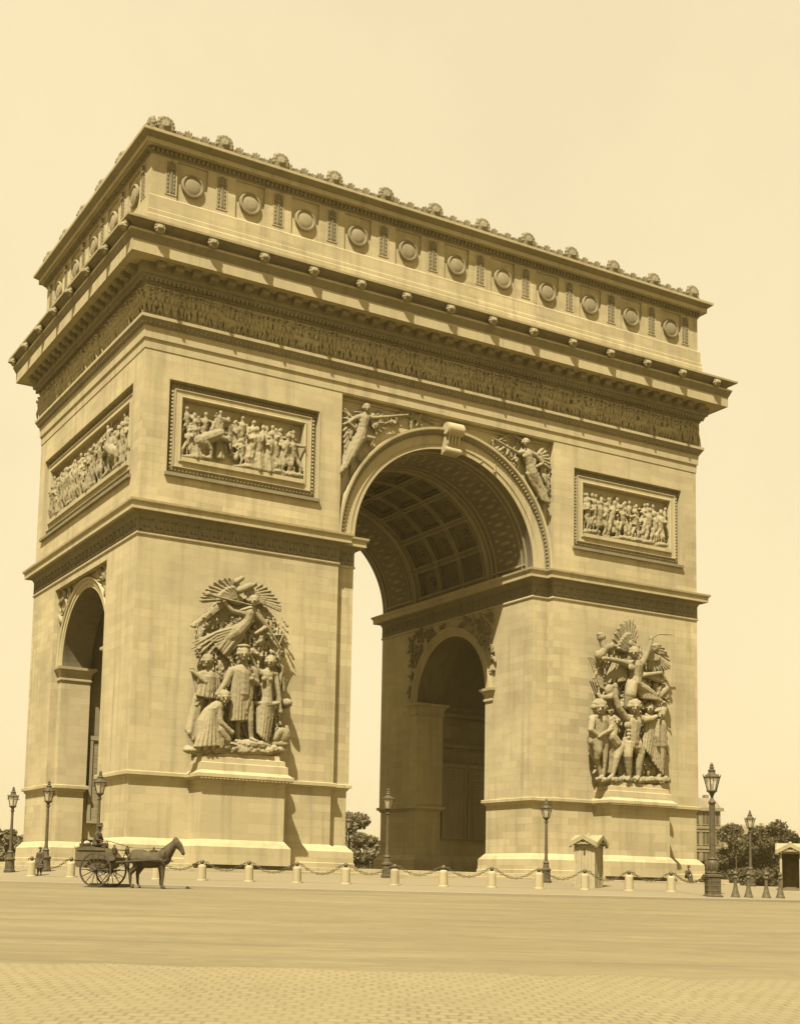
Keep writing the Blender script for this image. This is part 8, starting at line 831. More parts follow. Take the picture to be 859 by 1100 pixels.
# ---------------------------------------------------------------- the two sculpture groups on the front
for key, uc, z_top, lab in (('left', -15.72, 0, None), ('right', 15.2, 0, None)):
    g = tag(empty('sculpture_group'), None); g.parent = arch
    pd = MB(); hw = 2.72; dp = 1.72
    ring = [(uc-hw, -D-dp), (uc+hw, -D-dp), (uc+hw, -D+.3), (uc-hw, -D+.3)]
    pd.sweep(ring, [(.34, 0), (.34, 1.04), (.3, 1.09), (.06, 1.42), (0, 1.46), (0, 4.75), (.04, 4.8), (.1, 4.92), (.3, 4.98), (.42, 5.1), (.42, 5.3), (.3, 5.36), (.14, 5.5), (.12, 5.95), (.0, 6.0), (-.02, 6.3), (-.25, 6.36), (-.28, 6.62), (-.6, 6.66)], cap_top=True)
    dd = pd
    along(FRONT(D+dp), uc-hw-.3, uc+hw+.3, .24, lambda T, u: dd.box(u-.07, u+.07, .28, .39, 4.99, 5.1, T))
    p = pd.build('pedestal', M['plinth'], g); 
    for nm, el in CARVINGS[key]:
        remesh(nm, carve(el, FRONT()), .036, M['relief'], g, 1, .2 if ('mass' in nm or 'rock' in nm) else .04)
# ================================================================ THE SQUARE
GP = [(0, -.5), (30, -.5), (36, -.6), (40, -.93), (43.3, -1.14)]
RP = [(43.6, -1.26), (60, -1.614), (80, -2.046), (96.4, -2.4), (112, -2.7), (130, -3.0)]
def gz(r):
    K = GP+RP
    for (a, za), (b, zb) in zip(K, K[1:]):
        if r <= b: return za+(zb-za)*(r-a)/(b-a)
    return -3.0
def pol(r, deg): return (r*math.cos(rad(deg)), r*math.sin(rad(deg)))
def disc(name, prof, mat, n=360, centre=False):
    mb = MB()
    rings = [[(r*math.cos(2*PI*k/n), r*math.sin(2*PI*k/n), z) for k in range(n)] for r, z in prof]
    mb.ring_stack(rings, cap=False)
    if centre: mb.f.append(tuple(range(n)))
    return tag(mb.build(name, mat), kind='structure')
disc('pavement', [(20, -.5)]+GP[1:], M['pavement'], centre=True)
kb = MB(); n = 360
kb.ring_stack([[(r*math.cos(2*PI*k/n), r*math.sin(2*PI*k/n), z) for k in range(n)] for r, z in ((43.3, -1.4), (43.3, -1.136), (43.58, -1.136), (43.6, -1.15), (43.6, -1.4))], cap=False)
tag(kb.build('kerb', M['kerb']), kind='structure')
disc('road', RP, M['road'])
disc('ground', [(126, -3.08), (134, -3.09), (300, -3.1), (900, -3.1), (3500, -3.1)], M['earth'])
# step round the foot of the arch
pf = MB().sweep(RECT, [(2.05, -.62), (2.05, -.27), (1.98, -.25), (1.5, -.25), (1.5, -.02), (1.45, 0.), (.0, 0.)], cap_top=True)
tag(pf.build('arch_steps', M['plinth']), 'low pale stone steps running round the foot of the arch', 'steps', kind='structure')
# band of stone setts crossing the foreground
cs = MB(); fw = Vector((.4816, .8764, 0)); rt = Vector((.8764, -.4816, 0)); c0 = Vector((-48.72, -83.21, 0))
for i in range(-40, 41):
    for j in range(0, 34):
        q = []
        for di, dj in ((0,0),(1,0),(1,1),(0,1)):
            t = (j+dj)*.6+(.14*math.sin((i+di)*1.7)+.1*math.sin((i+di)*4.1) if j+dj == 0 else 0)
            p = c0+rt*((i+di)*.6)+fw*(17.75-t); q.append((p.x, p.y, gz(math.hypot(p.x, p.y))+.006))
        cs.quad(*q)
bm = bmesh.new(); me = cs.mesh('cobbled_band'); bm.from_mesh(me); bmesh.ops.remove_doubles(bm, verts=bm.verts, dist=.001); bm.to_mesh(me); bm.free()
tag(link('cobbled_band', me, M['cobble']), kind='structure')

# ---------------------------------------------------------------- bollards and chains
ANG = [-142.45+3.0*k*.9985 for k in range(15)]
bo = MB()
bo.lathe([(.22, -.1), (.22, .02), (.195, .05), (.185, .6), (.17, .66), (.09, .7)], n=14)
bo_me = bo.mesh('stone_bollard'); bo_me.materials.append(M['bollard'])
ba = MB(); ba.lathe([(.06, .68), (.05, .72), (.08, .75), (.1, .8), (.1, .84), (.06, .89), (.02, .91)], n=12)
for s in (-1, 1): ba.tube([(s*.06, 0, .8), (s*.16, 0, .82), (s*.2, 0, .78), (s*.16, 0, .74)], .02, 5)
ba_me = ba.mesh('iron_ball', smooth=True); ba_me.materials.append(M['iron_light'])
lab = ['stone bollard with a small dark figure standing behind it, left end of the chain', 'stone bollard standing clear just left of the cart wheels', 'stone bollard seen behind the spoked wheels of the cart', 'stone bollard standing behind the belly and legs of the horse',
       'first stone bollard to the right of the horse', 'second stone bollard to the right of the horse', 'third stone bollard to the right of the horse', 'stone bollard below the right end of the left pier base',
       'stone bollard just right of the lamp post in front of the great opening', 'stone bollard in front of the dark side passage seen through the great arch', 'stone bollard next left of the one beside the lamp near the sentry box', 'stone bollard at the foot of the lamp post left of the closed sentry box',
       'stone bollard standing in front of the boarded sentry box', 'first stone bollard to the right of the boarded sentry box', 'stone bollard next to the tall candelabra lamp, below the seated men']
def bpos(a): x, y = pol(40, a); return (x, y, -.93)
for a, l in zip(ANG, lab):
    t = tag(empty('stone_bollard', bpos(a), rad(a+90)), l, 'bollard', 'bollards ringing the arch')
    link('post', bo_me, None, t); link('iron_ball', ba_me, None, t)
# chains hanging between them
def chain(a, b, sag):
    mb = MB(); A, Bv = Vector(a), Vector(b); L = (Bv-A).length; n = int(L/.105)
    P = lambda t: A.lerp(Bv, t)-Vector((0, 0, sag*4*t*(1-t)))
    for i in range(n):
        p, q = P(i/n), P((i+1)/n); ax = (q-p).normalized(); m = (p+q)/2
        s1 = ax.cross(Vector((0,0,1))).normalized(); s2 = s1.cross(ax)
        w = s1 if i % 2 else s2
        mb.tube([tuple(m+ax*.075*math.cos(t)+w*.048*math.sin(t)) for t in [2*PI*k/8 for k in range(8)]], .015, 4, closed=True)
    return mb
clab = ['chain hanging between the small standing figure and the bollard left of the cart', 'chain passing behind the left edge of the cart wheels', 'chain seen between the cart wheels and the horse', 'chain passing behind the horse and its forelegs',
        'chain between the first and second bollards right of the horse', 'chain between the second and third bollards right of the horse', 'chain between the third bollard right of the horse and the next one', 'chain below the dark gap between the piers, left of the passage lamp post',
        'chain just right of the lamp post in front of the great opening', 'chain across the foot of the dark side passage', 'chain hanging left of the lamp near the boarded sentry box', 'chain hanging between that lamp post and the boarded sentry box', 'chain just right of the boarded sentry box', 'chain in front of the seated men, left of the last bollard before the big lamp', 'last chain, rising from the end bollard to the big candelabra lamp']
def cp(a, s):
    x, y, z = bpos(a); t = rad(a+90); return (x+math.cos(t)*.19*s, y+math.sin(t)*.19*s, z+.8)
LAMP6 = (-7.24, -41.77)
for i, l in enumerate(clab):
    e = cp(ANG[i+1], -1) if i < 14 else (LAMP6[0]-.24, LAMP6[1]+.14, -.2)
    rr = random.Random(i)
    o = chain(cp(ANG[i], 1), e, .36+rr.uniform(-.05, .05)).build('chain', M['iron_light'])
    tag(o, l, 'chain', 'chains between the bollards')
# cast-iron posts at the right
cb = MB(); cb.lathe([(.2, 0), (.2, .03), (.15, .16), (.1, .36), (.075, .5), (.065, .8), (.1, .83), (.1, .88), (.06, .92), (.06, .98), (.1, 1.0), (.1, 1.04), (.04, 1.12), (.01, 1.15)], n=14)
cb_me = cb.mesh('iron_bollard'); smooth_done = cb_me.materials.append(M['iron_light'])
for (x, y), l in zip(((-6.11,-41.96), (-5.43,-42.05), (-4.48,-42.16), (-3.71,-42.24)), ('dark flared iron post nearest to the big candelabra lamp', 'second dark flared iron post right of the big lamp', 'third dark flared iron post right of the big lamp', 'dark flared iron post nearest to the open sentry box')):
    o = link('iron_bollard', cb_me, None); o.location = (x, y, gz(math.hypot(x, y))-.01); tag(o, l, 'bollard', 'iron posts on the pavement edge')
# ---------------------------------------------------------------- lamps
def lantern(parent, z, s, mat):
    fr = MB(); b, t, h = .15*s, .27*s, .46*s
    n = 6
    P = lambda r, k, zz: (r*math.cos(2*PI*k/n), r*math.sin(2*PI*k/n), zz)
    fr.lathe([(.05*s, -.2*s), (.06*s, -.12*s), (.13*s, -.05*s), (b+.03*s, -.02*s), (b+.03*s, .02*s), (b*.6, .03*s)], (0, 0, z), 12)
    for k in range(n):
        fr.tube([P(b, k, z), P(t, k, z+h)], .018*s, 5); fr.tube([P(t, k, z+h), P(t, k+1, z+h)], .026*s, 5); fr.tube([P(b, k, z), P(b, k+1, z)], .02*s, 5)
        fr.cap(P(t+.01*s, k, z+h), P(t+.03*s, k, z+h+.1*s), .022*s, .01*s, 5, 1)
    fr.lathe([(t+.02*s, h), (t*.8, h+.06*s), (t*.45, h+.14*s), (t*.42, h+.2*s), (t*.5, h+.22*s), (t*.2, h+.3*s)], (0, 0, z), 12)
    lt = fr.build('lantern', mat, parent)
    gl = MB(); gl.lathe([(b*.97, .01*s), (t*.97, h-.01*s)], (0, 0, z), n); gl.build('glass', M['glass'], lt)
    fi = MB(); fi.lathe([(.05*s, h+.28*s), (.09*s, h+.32*s), (.05*s, h+.37*s), (.07*s, h+.4*s), (.015*s, h+.5*s)], (0, 0, z), 8); fi.build('finial', mat, lt)
    bn = MB(); bn.lathe([(.02*s, .02*s), (.03*s, .2*s), (.012*s, .24*s)], (0, 0, z), 6); bn.build('burner', mat, lt)
def street_lamp(loc, H, label):
    k = H/3.85
    t = tag(empty('street_lamp', loc, .3), label, 'street lamp', 'gas lamps round the arch')
    b = MB(); b.lathe([(.27, -.05), (.27, .1), (.23, .13), (.21, .55), (.25, .58), (.25, .64), (.16, .7), (.13, .9), (.16, .94), (.1, 1.02)], n=10); b.v = [(x*k, y*k, z*k) for x, y, z in b.v]
    b.build('base', M['iron'], t)
    p = MB(); p.lathe([(.09, 1.0), (.085, 1.1), (.075, 1.15), (.058, 2.85), (.09, 2.88), (.09, 2.93), (.05, 3.0), (.05, 3.06)], n=12); p.v = [(x*k, y*k, z*k) for x, y, z in p.v]
    smooth_by_angle(p.build('post', M['iron'], t), 30)
    ld = MB(); ld.tube([(-.27*k, .12*k, 3.46*k), (.27*k, -.12*k, 3.46*k)], .02*k, 5); ld.build('ladder_bar', M['iron'], t)
    lantern(t, 3.12*k, k*.98, M['iron'])
    return t
street_lamp((-31.76, -20.87, gz(38)), 3.88, 'dark gas lamp at the far left beside the hazy trees')
street_lamp((-30.19, -21.39, gz(37)), 4.15, 'second gas lamp from the left, on a stout base before the rear pier')
street_lamp((-26.07, -16.78, gz(31)), 4.95, 'dark gas lamp rising behind the cart driver in front of the narrow side arch')
street_lamp((-17.29, -31.57, gz(36)), 3.9, 'gas lamp standing in the great opening before the inner jamb')
street_lamp((-10.75, -34.88, gz(36.5)), 3.68, 'gas lamp before the right pier, left of the boarded sentry box')
street_lamp((3.98, -33.26, gz(33.5)), 3.8, 'gas lamp with its lantern showing above the trees at right')
street_lamp((14.94, 28.62, gz(32.3)), 6.1, 'distant gas lamp half hidden behind the left pier, seen through the great arch')
def candelabra(loc):
    t = tag(empty('street_lamp', loc, rad(-28)), 'tallest gas lamp, on a box pedestal at the right end of the chain', 'street lamp', 'gas lamps round the arch')
    pd = MB(); pd.lathe([(.34, -.08), (.34, .05), (.29, .09), (.27, .1), (.27, .8), (.31, .84), (.31, .92), (.26, .95)], n=4, rot=PI/4, sq=True)
    for z in (.25, .45, .65): pd.lathe([(.275, z-.02), (.285, z), (.275, z+.02)], n=4, rot=PI/4, sq=True)
    pd.build('pedestal', M['iron'], t)
    ur = MB(); ur.lathe([(.25, .95), (.27, 1.02), (.2, 1.08), (.23, 1.2), (.26, 1.35), (.22, 1.5), (.16, 1.56), (.2, 1.6), (.16, 1.66)], n=14)
    for k in range(6):
        a = 2*PI*k/6; ur.cap((.22*math.cos(a), .22*math.sin(a), 1.08), (.25*math.cos(a), .25*math.sin(a), 1.42), .05, .035, 6, 2)
    smooth_by_angle(ur.build('urn', M['iron'], t), 35)
    sh = MB(); sh.lathe([(.15, 1.62), (.13, 1.7), (.12, 3.95), (.16, 3.98), (.16, 4.04), (.1, 4.1), (.06, 4.22), (.06, 4.3), (.11, 4.36), (.07, 4.42), (.06, 4.5)], n=14)
    for k in range(10):
        a = 2*PI*k/10; sh.tube([(.125*math.cos(a), .125*math.sin(a), 1.75), (.115*math.cos(a), .115*math.sin(a), 3.9)], .014, 4)
    smooth_by_angle(sh.build('shaft', M['iron'], t), 35)
    lantern(t, 4.52, 1.28, M['iron'])
    for k in range(6):
        a = 2*PI*k/6+.2
    return t
candelabra((*LAMP6, gz(42.5)))
# ---------------------------------------------------------------- sentry boxes
def sentry_box(loc, rz, label):
    t = tag(empty('sentry_box', loc, rz), label, 'sentry box', 'sentry boxes')
    h = .44; H = 1.92
    w = MB(); n = 6
    def board(a, b, k, m):   # vertical boards along an edge
        ax, ay = a; bx, by = b
        for i in range(m):
            p = (ax+(bx-ax)*(i+.5)/m, ay+(by-ay)*(i+.5)/m); L = math.hypot(bx-ax, by-ay)/m*.46
            ux, uy = (bx-ax)/math.hypot(bx-ax, by-ay), (by-ay)/math.hypot(bx-ax, by-ay)
            nx, ny = uy, -ux; th = .02+.008*(i % 2)
            q = [(p[0]+ux*s*L+nx*d, p[1]+uy*s*L+ny*d) for s, d in ((-1, -th), (1, -th), (1, th), (-1, th))]
            w.ring_stack([[(x, y, .0) for x, y in q], [(x, y, H+.25*max(0, 1-abs((i+.5)/m*2-1))) for x, y in q]])
    board((-h, -h), (h, -h), 0, 6); board((h, h), (-h, h), 0, 6); board((-h, h), (-h, -h), 0, 6)
    for sx in (-1, 1):
        for sy in (-1, 1): w.box(sx*h-.05, sx*h+.05, sy*h-.05, sy*h+.05, -.05, H)
    w.box(h-.04, h+.03, -h, h, H-.12, H+.0); w.box(-h-.06, h+.06, -h-.06, h+.06, -.08, .03)
    o = w.build('boarded_walls', M['wood'], t)
    li = MB(); li.box(-h+.03, h-.02, -h+.03, h-.03, .03, .04); li.box(-h+.025, -h+.03, -h+.03, h-.03, .03, H); li.build('dark_lining', M['wood_dark'], t)
    sl = MB()
    for sy in (-1, 1): sl.box(-.045, .045, sy*(h+.03)-.012, sy*(h+.03)+.012, 1.42, 1.68)
    sl.build('slot_window', M['pane'], t)
    r = MB(); e, ov, th = H-.02, .2, .07; A = h+ov; rz_ = .34
    # two crossing gables
    for ax in (0, 1):
        S = (lambda x, y, z: (x, y, z)) if ax == 0 else (lambda x, y, z: (-y, x, z))
        k = .002*ax
        for s in (-1, 1):
            q = [(0, e+rz_+k), (s*A, e+k), (s*A, e+th+k), (0, e+rz_+th+k)]
            r.ring_stack([[S(x, y, z) for y, z in q] for x in (-A, A)])
        for x in (-A, A):   # fascia boards following the gable
            for s in (-1, 1):
                q = [(0, e+rz_-.12), (s*A, e-.12), (s*A, e+th+.01), (0, e+rz_+th+.01)]
                r.ring_stack([[S(xx, y, z) for y, z in q] for xx in (x-.015+(.03 if x > 0 else -.03), x+.015+(.03 if x > 0 else -.03))])
            for j in range(9):   # scalloped edge
                y = -A+.06+(2*A-.12)*j/8; z = e+rz_*(1-abs(y)/A)-.12
                r.box(x-.012, x+.012, y-.045, y+.045, z-.07, z+.02, S)
    r.lathe([(.09, e+rz_), (.09, e+rz_+.1), (.03, e+rz_+.16)], n=8)
    r.build('roof', M['roofing'], t, recalc=True)
    return t
sentry_box((-10.14, -37.14, gz(38.5)), rad(118), 'boarded sentry box with zigzag gabled roof before the right pier')
sentry_box((1.45, -38.2, gz(38.2)), rad(-138), 'open-fronted sentry box at the right edge of the square, dark inside')
# ---------------------------------------------------------------- people
def person(name, build, label, loc, rz, voxel=.022, skin_boxes=()):
    mb = MB(); build(mb)
    o = remesh(name, mb, voxel, M['cloth'], None, 1)
    o.data.materials.append(M['skin'])
    for p in o.data.polygons:
        c = p.center
        for x0, x1, y0, y1, z0, z1 in skin_boxes:
            if x0 <= c.x <= x1 and y0 <= c.y <= y1 and z0 <= c.z <= z1: p.material_index = 1
    o.location = loc; o.rotation_euler = (0, 0, rz)
    return tag(o, label, 'person')
def seated(mb, hat=True, fwd=.1, hands='lap', legs=True):
    # origin at the seat, facing +x
    mb.cap((0, 0, .1), (fwd*.7, 0, .46), .155, .17, 12, 4); mb.cap((fwd*.7, -.17, .5), (fwd*.7, .17, .5), .085, .085, 10, 3)
    mb.cap((fwd*.8, 0, .52), (fwd+.02, 0, .64), .06, .055); mb.ell((fwd+.04, 0, .74), (.1, .085, .125), 14, 10)
    mb.cap((fwd+.13, 0, .74), (fwd+.15, 0, .71), .018, .02); mb.ell((fwd+.1, 0, .66), (.045, .05, .04))
    for s in (-1, 1):
        mb.ell((fwd+.03, s*.085, .74), (.025, .018, .035), 8, 5)
        e = (fwd+.06, s*.25, .27); w = (.36, s*.13, .24)
        mb.cap((fwd*.7, s*.2, .48), e, .07, .055); mb.cap(e, w, .052, .038)
        mb.cap(w, (.42, s*.11, .23), .036, .036, 8, 2)
        for k in range(4): mb.cap((.43, s*(.085+.022*k), .235), (.5, s*(.08+.02*k), .215), .014, .012, 6, 2)
        mb.cap((.42, s*.08, .24), (.46, s*.05, .25), .014, .012, 6, 2)
        if legs:
            mb.cap((0, s*.1, .09), (.44, s*.12, .12), .095, .07); mb.cap((.44, s*.12, .11), (.48, s*.12, -.3), .065, .045); mb.cap((.48, s*.12, -.32), (.62, s*.13, -.36), .05, .04)
    if hat:
        mb.lathe([(.15, .82), (.155, .835), (.105, .845), (.1, .95), (.09, .975)], (fwd+.04, 0, 0), 14)
# ---------------------------------------------------------------- horse and cart
ca = -133.93; cx, cy = pol(44.75, ca); hz = rad(ca+90)
cart_loc = (cx, cy, gz(44.75))
cart = tag(empty('horse_cart', cart_loc, hz), 'two-wheeled horse cart with big spoked wheels waiting at the kerb', 'cart')
wh = MB(); Rw = .69
wh.ring_stack([[(r*math.cos(2*PI*i/36), y, r*math.sin(2*PI*i/36)) for r, y in ((Rw-.06, -.03), (Rw, -.03), (Rw, .03), (Rw-.06, .03))] for i in range(36)], loop=True)
for k in range(14):
    a = 2*PI*k/14; wh.cap((.05*math.cos(a), .02, .05*math.sin(a)), ((Rw-.04)*math.cos(a), 0, (Rw-.04)*math.sin(a)), .022, .016, 6, 2)
wh_me = wh.mesh('wheel'); wh_me.materials.append(M['leather'])
hb = MB(); hb.ring_stack([[(r*math.cos(2*PI*i/12), y, r*math.sin(2*PI*i/12)) for i in range(12)] for r, y in ((.05, -.14), (.09, -.1), (.1, 0), (.08, .1), (.05, .14))]); hb_me = hb.mesh('hub'); hb_me.materials.append(M['leather'])
for s in (-1, 1):
    w = link('wheel', wh_me, None, cart); w.location = (0, s*.74, Rw); h_ = link('hub', hb_me, None, w)
bd = MB()
side = [(-.98, .86), (-.9, .78), (-.2, .74), (.35, .78), (.5, .98), (.72, 1.1), (.75, 1.2), (.55, 1.22), (.38, 1.42), (.14, 1.56), (-.3, 1.6), (-.92, 1.55), (-1.0, 1.5)]
def tub(mb, y0, y1, sc=1.):
    mb.ring_stack([[(x, y, z) for x, z in side] for y in (y0, y1)])
tub(bd, -.56, .56)
bd.box(-.92, .3, -.6, -.56, 1.46, 1.56); bd.box(-.92, .3, .56, .6, 1.46, 1.56); bd.box(-.98, .66, -.59, -.56, 1.06, 1.12); bd.box(-.98, .66, .56, .59, 1.06, 1.12)
bd.build('body', M['paint'], cart, recalc=True)
ax = MB(); ax.tube([(0, -.74, Rw), (0, .74, Rw)], .04, 8)
for s in (-1, 1): ax.tube([(-.5, s*.5, .7), (-.2, s*.5, .61), (.2, s*.5, .61), (.5, s*.5, .72)], .03, 6)
ax.build('axle_and_springs', M['leather'], cart)
for s in (-1, 1):
    sh = MB(); sh.tube([(.3, s*.5, .98), (1.0, s*.42, 1.02), (1.7, s*.36, 1.08), (2.55, s*.38, 1.14), (2.85, s*.36, 1.1)], [.04, .038, .034, .03, .024], 6); sh.build('shaft', M['leather'], cart)
se = MB(); se.box(-.72, -.2, -.5, .5, 1.56, 1.64); se.box(-.8, -.7, -.5, .5, 1.56, 1.9); se.build('seat', M['leather'], cart)
db = MB(); db.tube([(.66, -.4, 1.18), (.78, -.4, 1.5), (.78, .4, 1.5), (.66, .4, 1.18)], .022, 6); db.build('dash_rail', M['leather'], cart)
for s in (-1, 1):
    lp = MB(); lp.lathe([(.03, 1.28), (.05, 1.34), (.1, 1.36), (.1, 1.56), (.06, 1.6), (.03, 1.7)], (.68 if s < 0 else .78, s*.52, 0), 8); lp.build('carriage_lamp', M['leather'], cart)
driver = person('person', lambda m: seated(m, True, .12), 'cart driver in dark coat and hat sitting with hands held forward', (0,0,0), 0, .02, ((.2, .33, -.05, .05, .63, .81), (.4, .6, -.3, .3, .17, .3)))
Mx = Matrix.Translation(cart_loc) @ Matrix.Rotation(hz, 4, 'Z')
p = Mx @ Vector((-.4, .05, 1.62)); driver.location = p; driver.rotation_euler = (0, 0, hz)
cv = MB()
cv.ell((-.98, .1, 1.62), (.26, .42, .13)); cv.ell((-.78, -.15, 1.74), (.2, .36, .13)); cv.cap((-1.05, -.3, 1.6), (-.75, .35, 1.72), .14, .12)
cvo = remesh('canvas_bundle', cv, .03, M['canvas'], None, 2); cvo.location = cart_loc; cvo.rotation_euler = (0, 0, hz)
tag(cvo, 'pale folded canvas bundle lying behind the cart driver', 'bundle')
hs = MB(); c = lambda p, q, a, b: hs.cap(p, q, a, b, 14, 4)
HX = 1.18   # rump
X = lambda x: HX+x
# trunk
c((X(.3), 0, 1.2), (X(.75), 0, 1.13), .32, .34); c((X(.75), 0, 1.13), (X(1.3), 0, 1.15), .34, .32); c((X(.2), 0, 1.27), (X(.5), 0, 1.25), .28, .3); c((X(1.3), 0, 1.22), (X(1.45), 0, 1.2), .31, .27); c((X(1.3), 0, 1.38), (X(1.42), 0, 1.4), .14, .14)
# neck and head
c((X(1.45), 0, 1.32), (X(1.68), 0, 1.6), .3, .22); c((X(1.68), 0, 1.6), (X(1.9), 0, 1.84), .21, .15); c((X(1.9), 0, 1.9), (X(2.08), 0, 1.7), .14, .125); c((X(2.08), 0, 1.7), (X(2.22), 0, 1.44), .115, .08); c((X(1.98), 0, 1.74), (X(2.12), 0, 1.56), .125, .08); hs.ell((X(2.23), 0, 1.41), (.08, .07, .075))
for s in (-1, 1):
    hs.cap((X(1.88), s*.06, 1.97), (X(1.9), s*.075, 2.1), .035, .012, 8, 2)
    # hind leg: thigh, gaskin back to the hock, cannon, fetlock, hoof
    o = .07 if s > 0 else -.12
    c((X(.25), s*.14, 1.15), (X(.38+o*.4), s*.15, .88), .2, .13); c((X(.38+o*.4), s*.15, .88), (X(.18+o), s*.15, .58), .14, .085); c((X(.18+o), s*.15, .58), (X(.2+o), s*.15, .2), .075, .055); c((X(.2+o), s*.15, .2), (X(.26+o), s*.15, .1), .045, .045); c((X(.27+o), s*.15, .09), (X(.29+o), s*.15, .045), .058, .068)
    # foreleg
    q = .1 if s < 0 else -.1
    c((X(1.38), s*.14, 1.1), (X(1.34+q), s*.15, .8), .18, .11); c((X(1.34+q), s*.15, .8), (X(1.36+q), s*.15, .5), .1, .072); c((X(1.36+q), s*.15, .5), (X(1.34+q), s*.15, .19), .066, .052); c((X(1.34+q), s*.15, .19), (X(1.39+q), s*.15, .1), .042, .044); c((X(1.4+q), s*.15, .09), (X(1.42+q), s*.15, .045), .056, .066)
horse = remesh('horse', hs, .026, M['horse'], None, 3)
horse.location = cart_loc; horse.rotation_euler = (0, 0, hz)
tag(horse, 'dark bay horse standing harnessed between the cart shafts, head to the right', 'horse')
tl = MB(); tl.tube([(X(.04), 0, 1.34), (X(-.1), 0, 1.22), (X(-.12), 0, .95), (X(-.08), 0, .6)], [.05, .075, .08, .03], 8); tl.build('tail', M['hair'], horse, smooth=True)
mn = MB()
for k in range(9):
    t = k/8; p0 = Vector((X(1.42+.46*t), 0, 1.52+.43*t)); mn.cap(p0, p0+Vector((-.03, -.1, -.2)), .06, .03, 6, 2)
mn.cap((X(1.92), 0, 2.0), (X(2.03), -.02, 1.86), .05, .03, 6, 2); mn.build('mane', M['hair'], horse, smooth=True)
hn = MB()
hn.tube([(X(1.52)+.2*math.cos(t)*.5, .27*math.sin(t), 1.3+.34*math.cos(t)) for t in [2*PI*k/16 for k in range(16)]], .05, 6, closed=True)
hn.tube([(X(.95), .31*math.sin(t), 1.15+.31*math.cos(t)) for t in [2*PI*k/16 for k in range(16)]], .022, 5, closed=True)
hn.box(X(.85), X(1.1), -.13, .13, 1.43, 1.52); hn.cap((X(.97), 0, 1.5), (X(.97), 0, 1.62), .05, .04)
hn.tube([(X(1.96), .11*math.sin(t), 1.8+.0*math.cos(t)+.12*math.cos(t)) for t in [2*PI*k/12 for k in range(12)]], .014, 4, closed=True)
for s in (-1, 1):
    hn.tube([(X(1.52), s*.27, 1.25), (X(.9), s*.32, 1.12), (X(-.05), s*.3, 1.02)], .02, 5)
    hn.tube([(X(2.15), s*.08, 1.6), (X(1.5), s*.2, 1.6), (X(.97), s*.1, 1.58), (X(0), s*.12, 1.6), (-.0+.1, s*.1, 1.88)], .01, 4)
    hn.box(X(1.99), X(2.1), s*.12-.008, s*.12+.008, 1.74, 1.86)
hn.build('harness', M['leather'], horse)
# seated people near the arch
bx, by, bz = bpos(ANG[0])
def standing(mb, H=1.25):
    k = H/1.7; c = lambda p, q, a, b: mb.cap(tuple(x*k for x in p), tuple(x*k for x in q), a*k, b*k, 12, 3)
    for s in (-1, 1):
        c((0, s*.1, .8), (.0, s*.11, .42), .1, .075); c((0, s*.11, .42), (-.02, s*.11, .08), .07, .05); c((-.02, s*.11, .05), (.14, s*.13, .04), .05, .04)
        c((0, s*.19, 1.36), (.02, s*.27, 1.06), .07, .055); c((.02, s*.27, 1.06), (.14, s*.2, .84), .055, .042); c((.15, s*.2, .82), (.2, s*.19, .74), .04, .03)
        c((.2, s*.2, .76), (.23, s*.16, .72), .016, .014)
        mb.ell((.03*k, s*.085*k, 1.6*k), (.02*k, .015*k, .03*k), 8, 5)
    mb.lathe([(.3*k, .42*k), (.29*k, .5*k), (.2*k, .95*k), (.17*k, 1.1*k), (.2*k, 1.34*k), (.1*k, 1.44*k)], n=16, sx=.8)
    c((0, -.15, 1.38), (0, .15, 1.38), .08, .08); c((0, 0, 1.4), (.02, 0, 1.54), .06, .055); mb.ell((.03*k, 0, 1.6*k), (.1*k, .082*k, .125*k), 14, 10)
    c((.12, 0, 1.6), (.14, 0, 1.57), .018, .02); mb.lathe([(.12*k, 1.66*k), (.1*k, 1.72*k), (.05*k, 1.77*k)], (.03*k, 0, 0), 12)
person('person', standing, 'small person in a long dark coat standing behind the left end bollard', (bx*.985, by*.985, gz(39.4)), rad(-142), .022, ((.07, .2, -.05, .05, 1.1, 1.2),))
person('person', lambda m: seated(m, True, .2), 'dark clothed person sitting on the upper step before the right pier', (20.0, -12.0, .0), rad(-95), .03, ((.3, .4, -.06, .06, .6, .8),))
person('person', lambda m: seated(m, False, .3), 'person leaning forward on the lower step near the big lamp', (20.95, -12.52, -.25), rad(-70), .03)
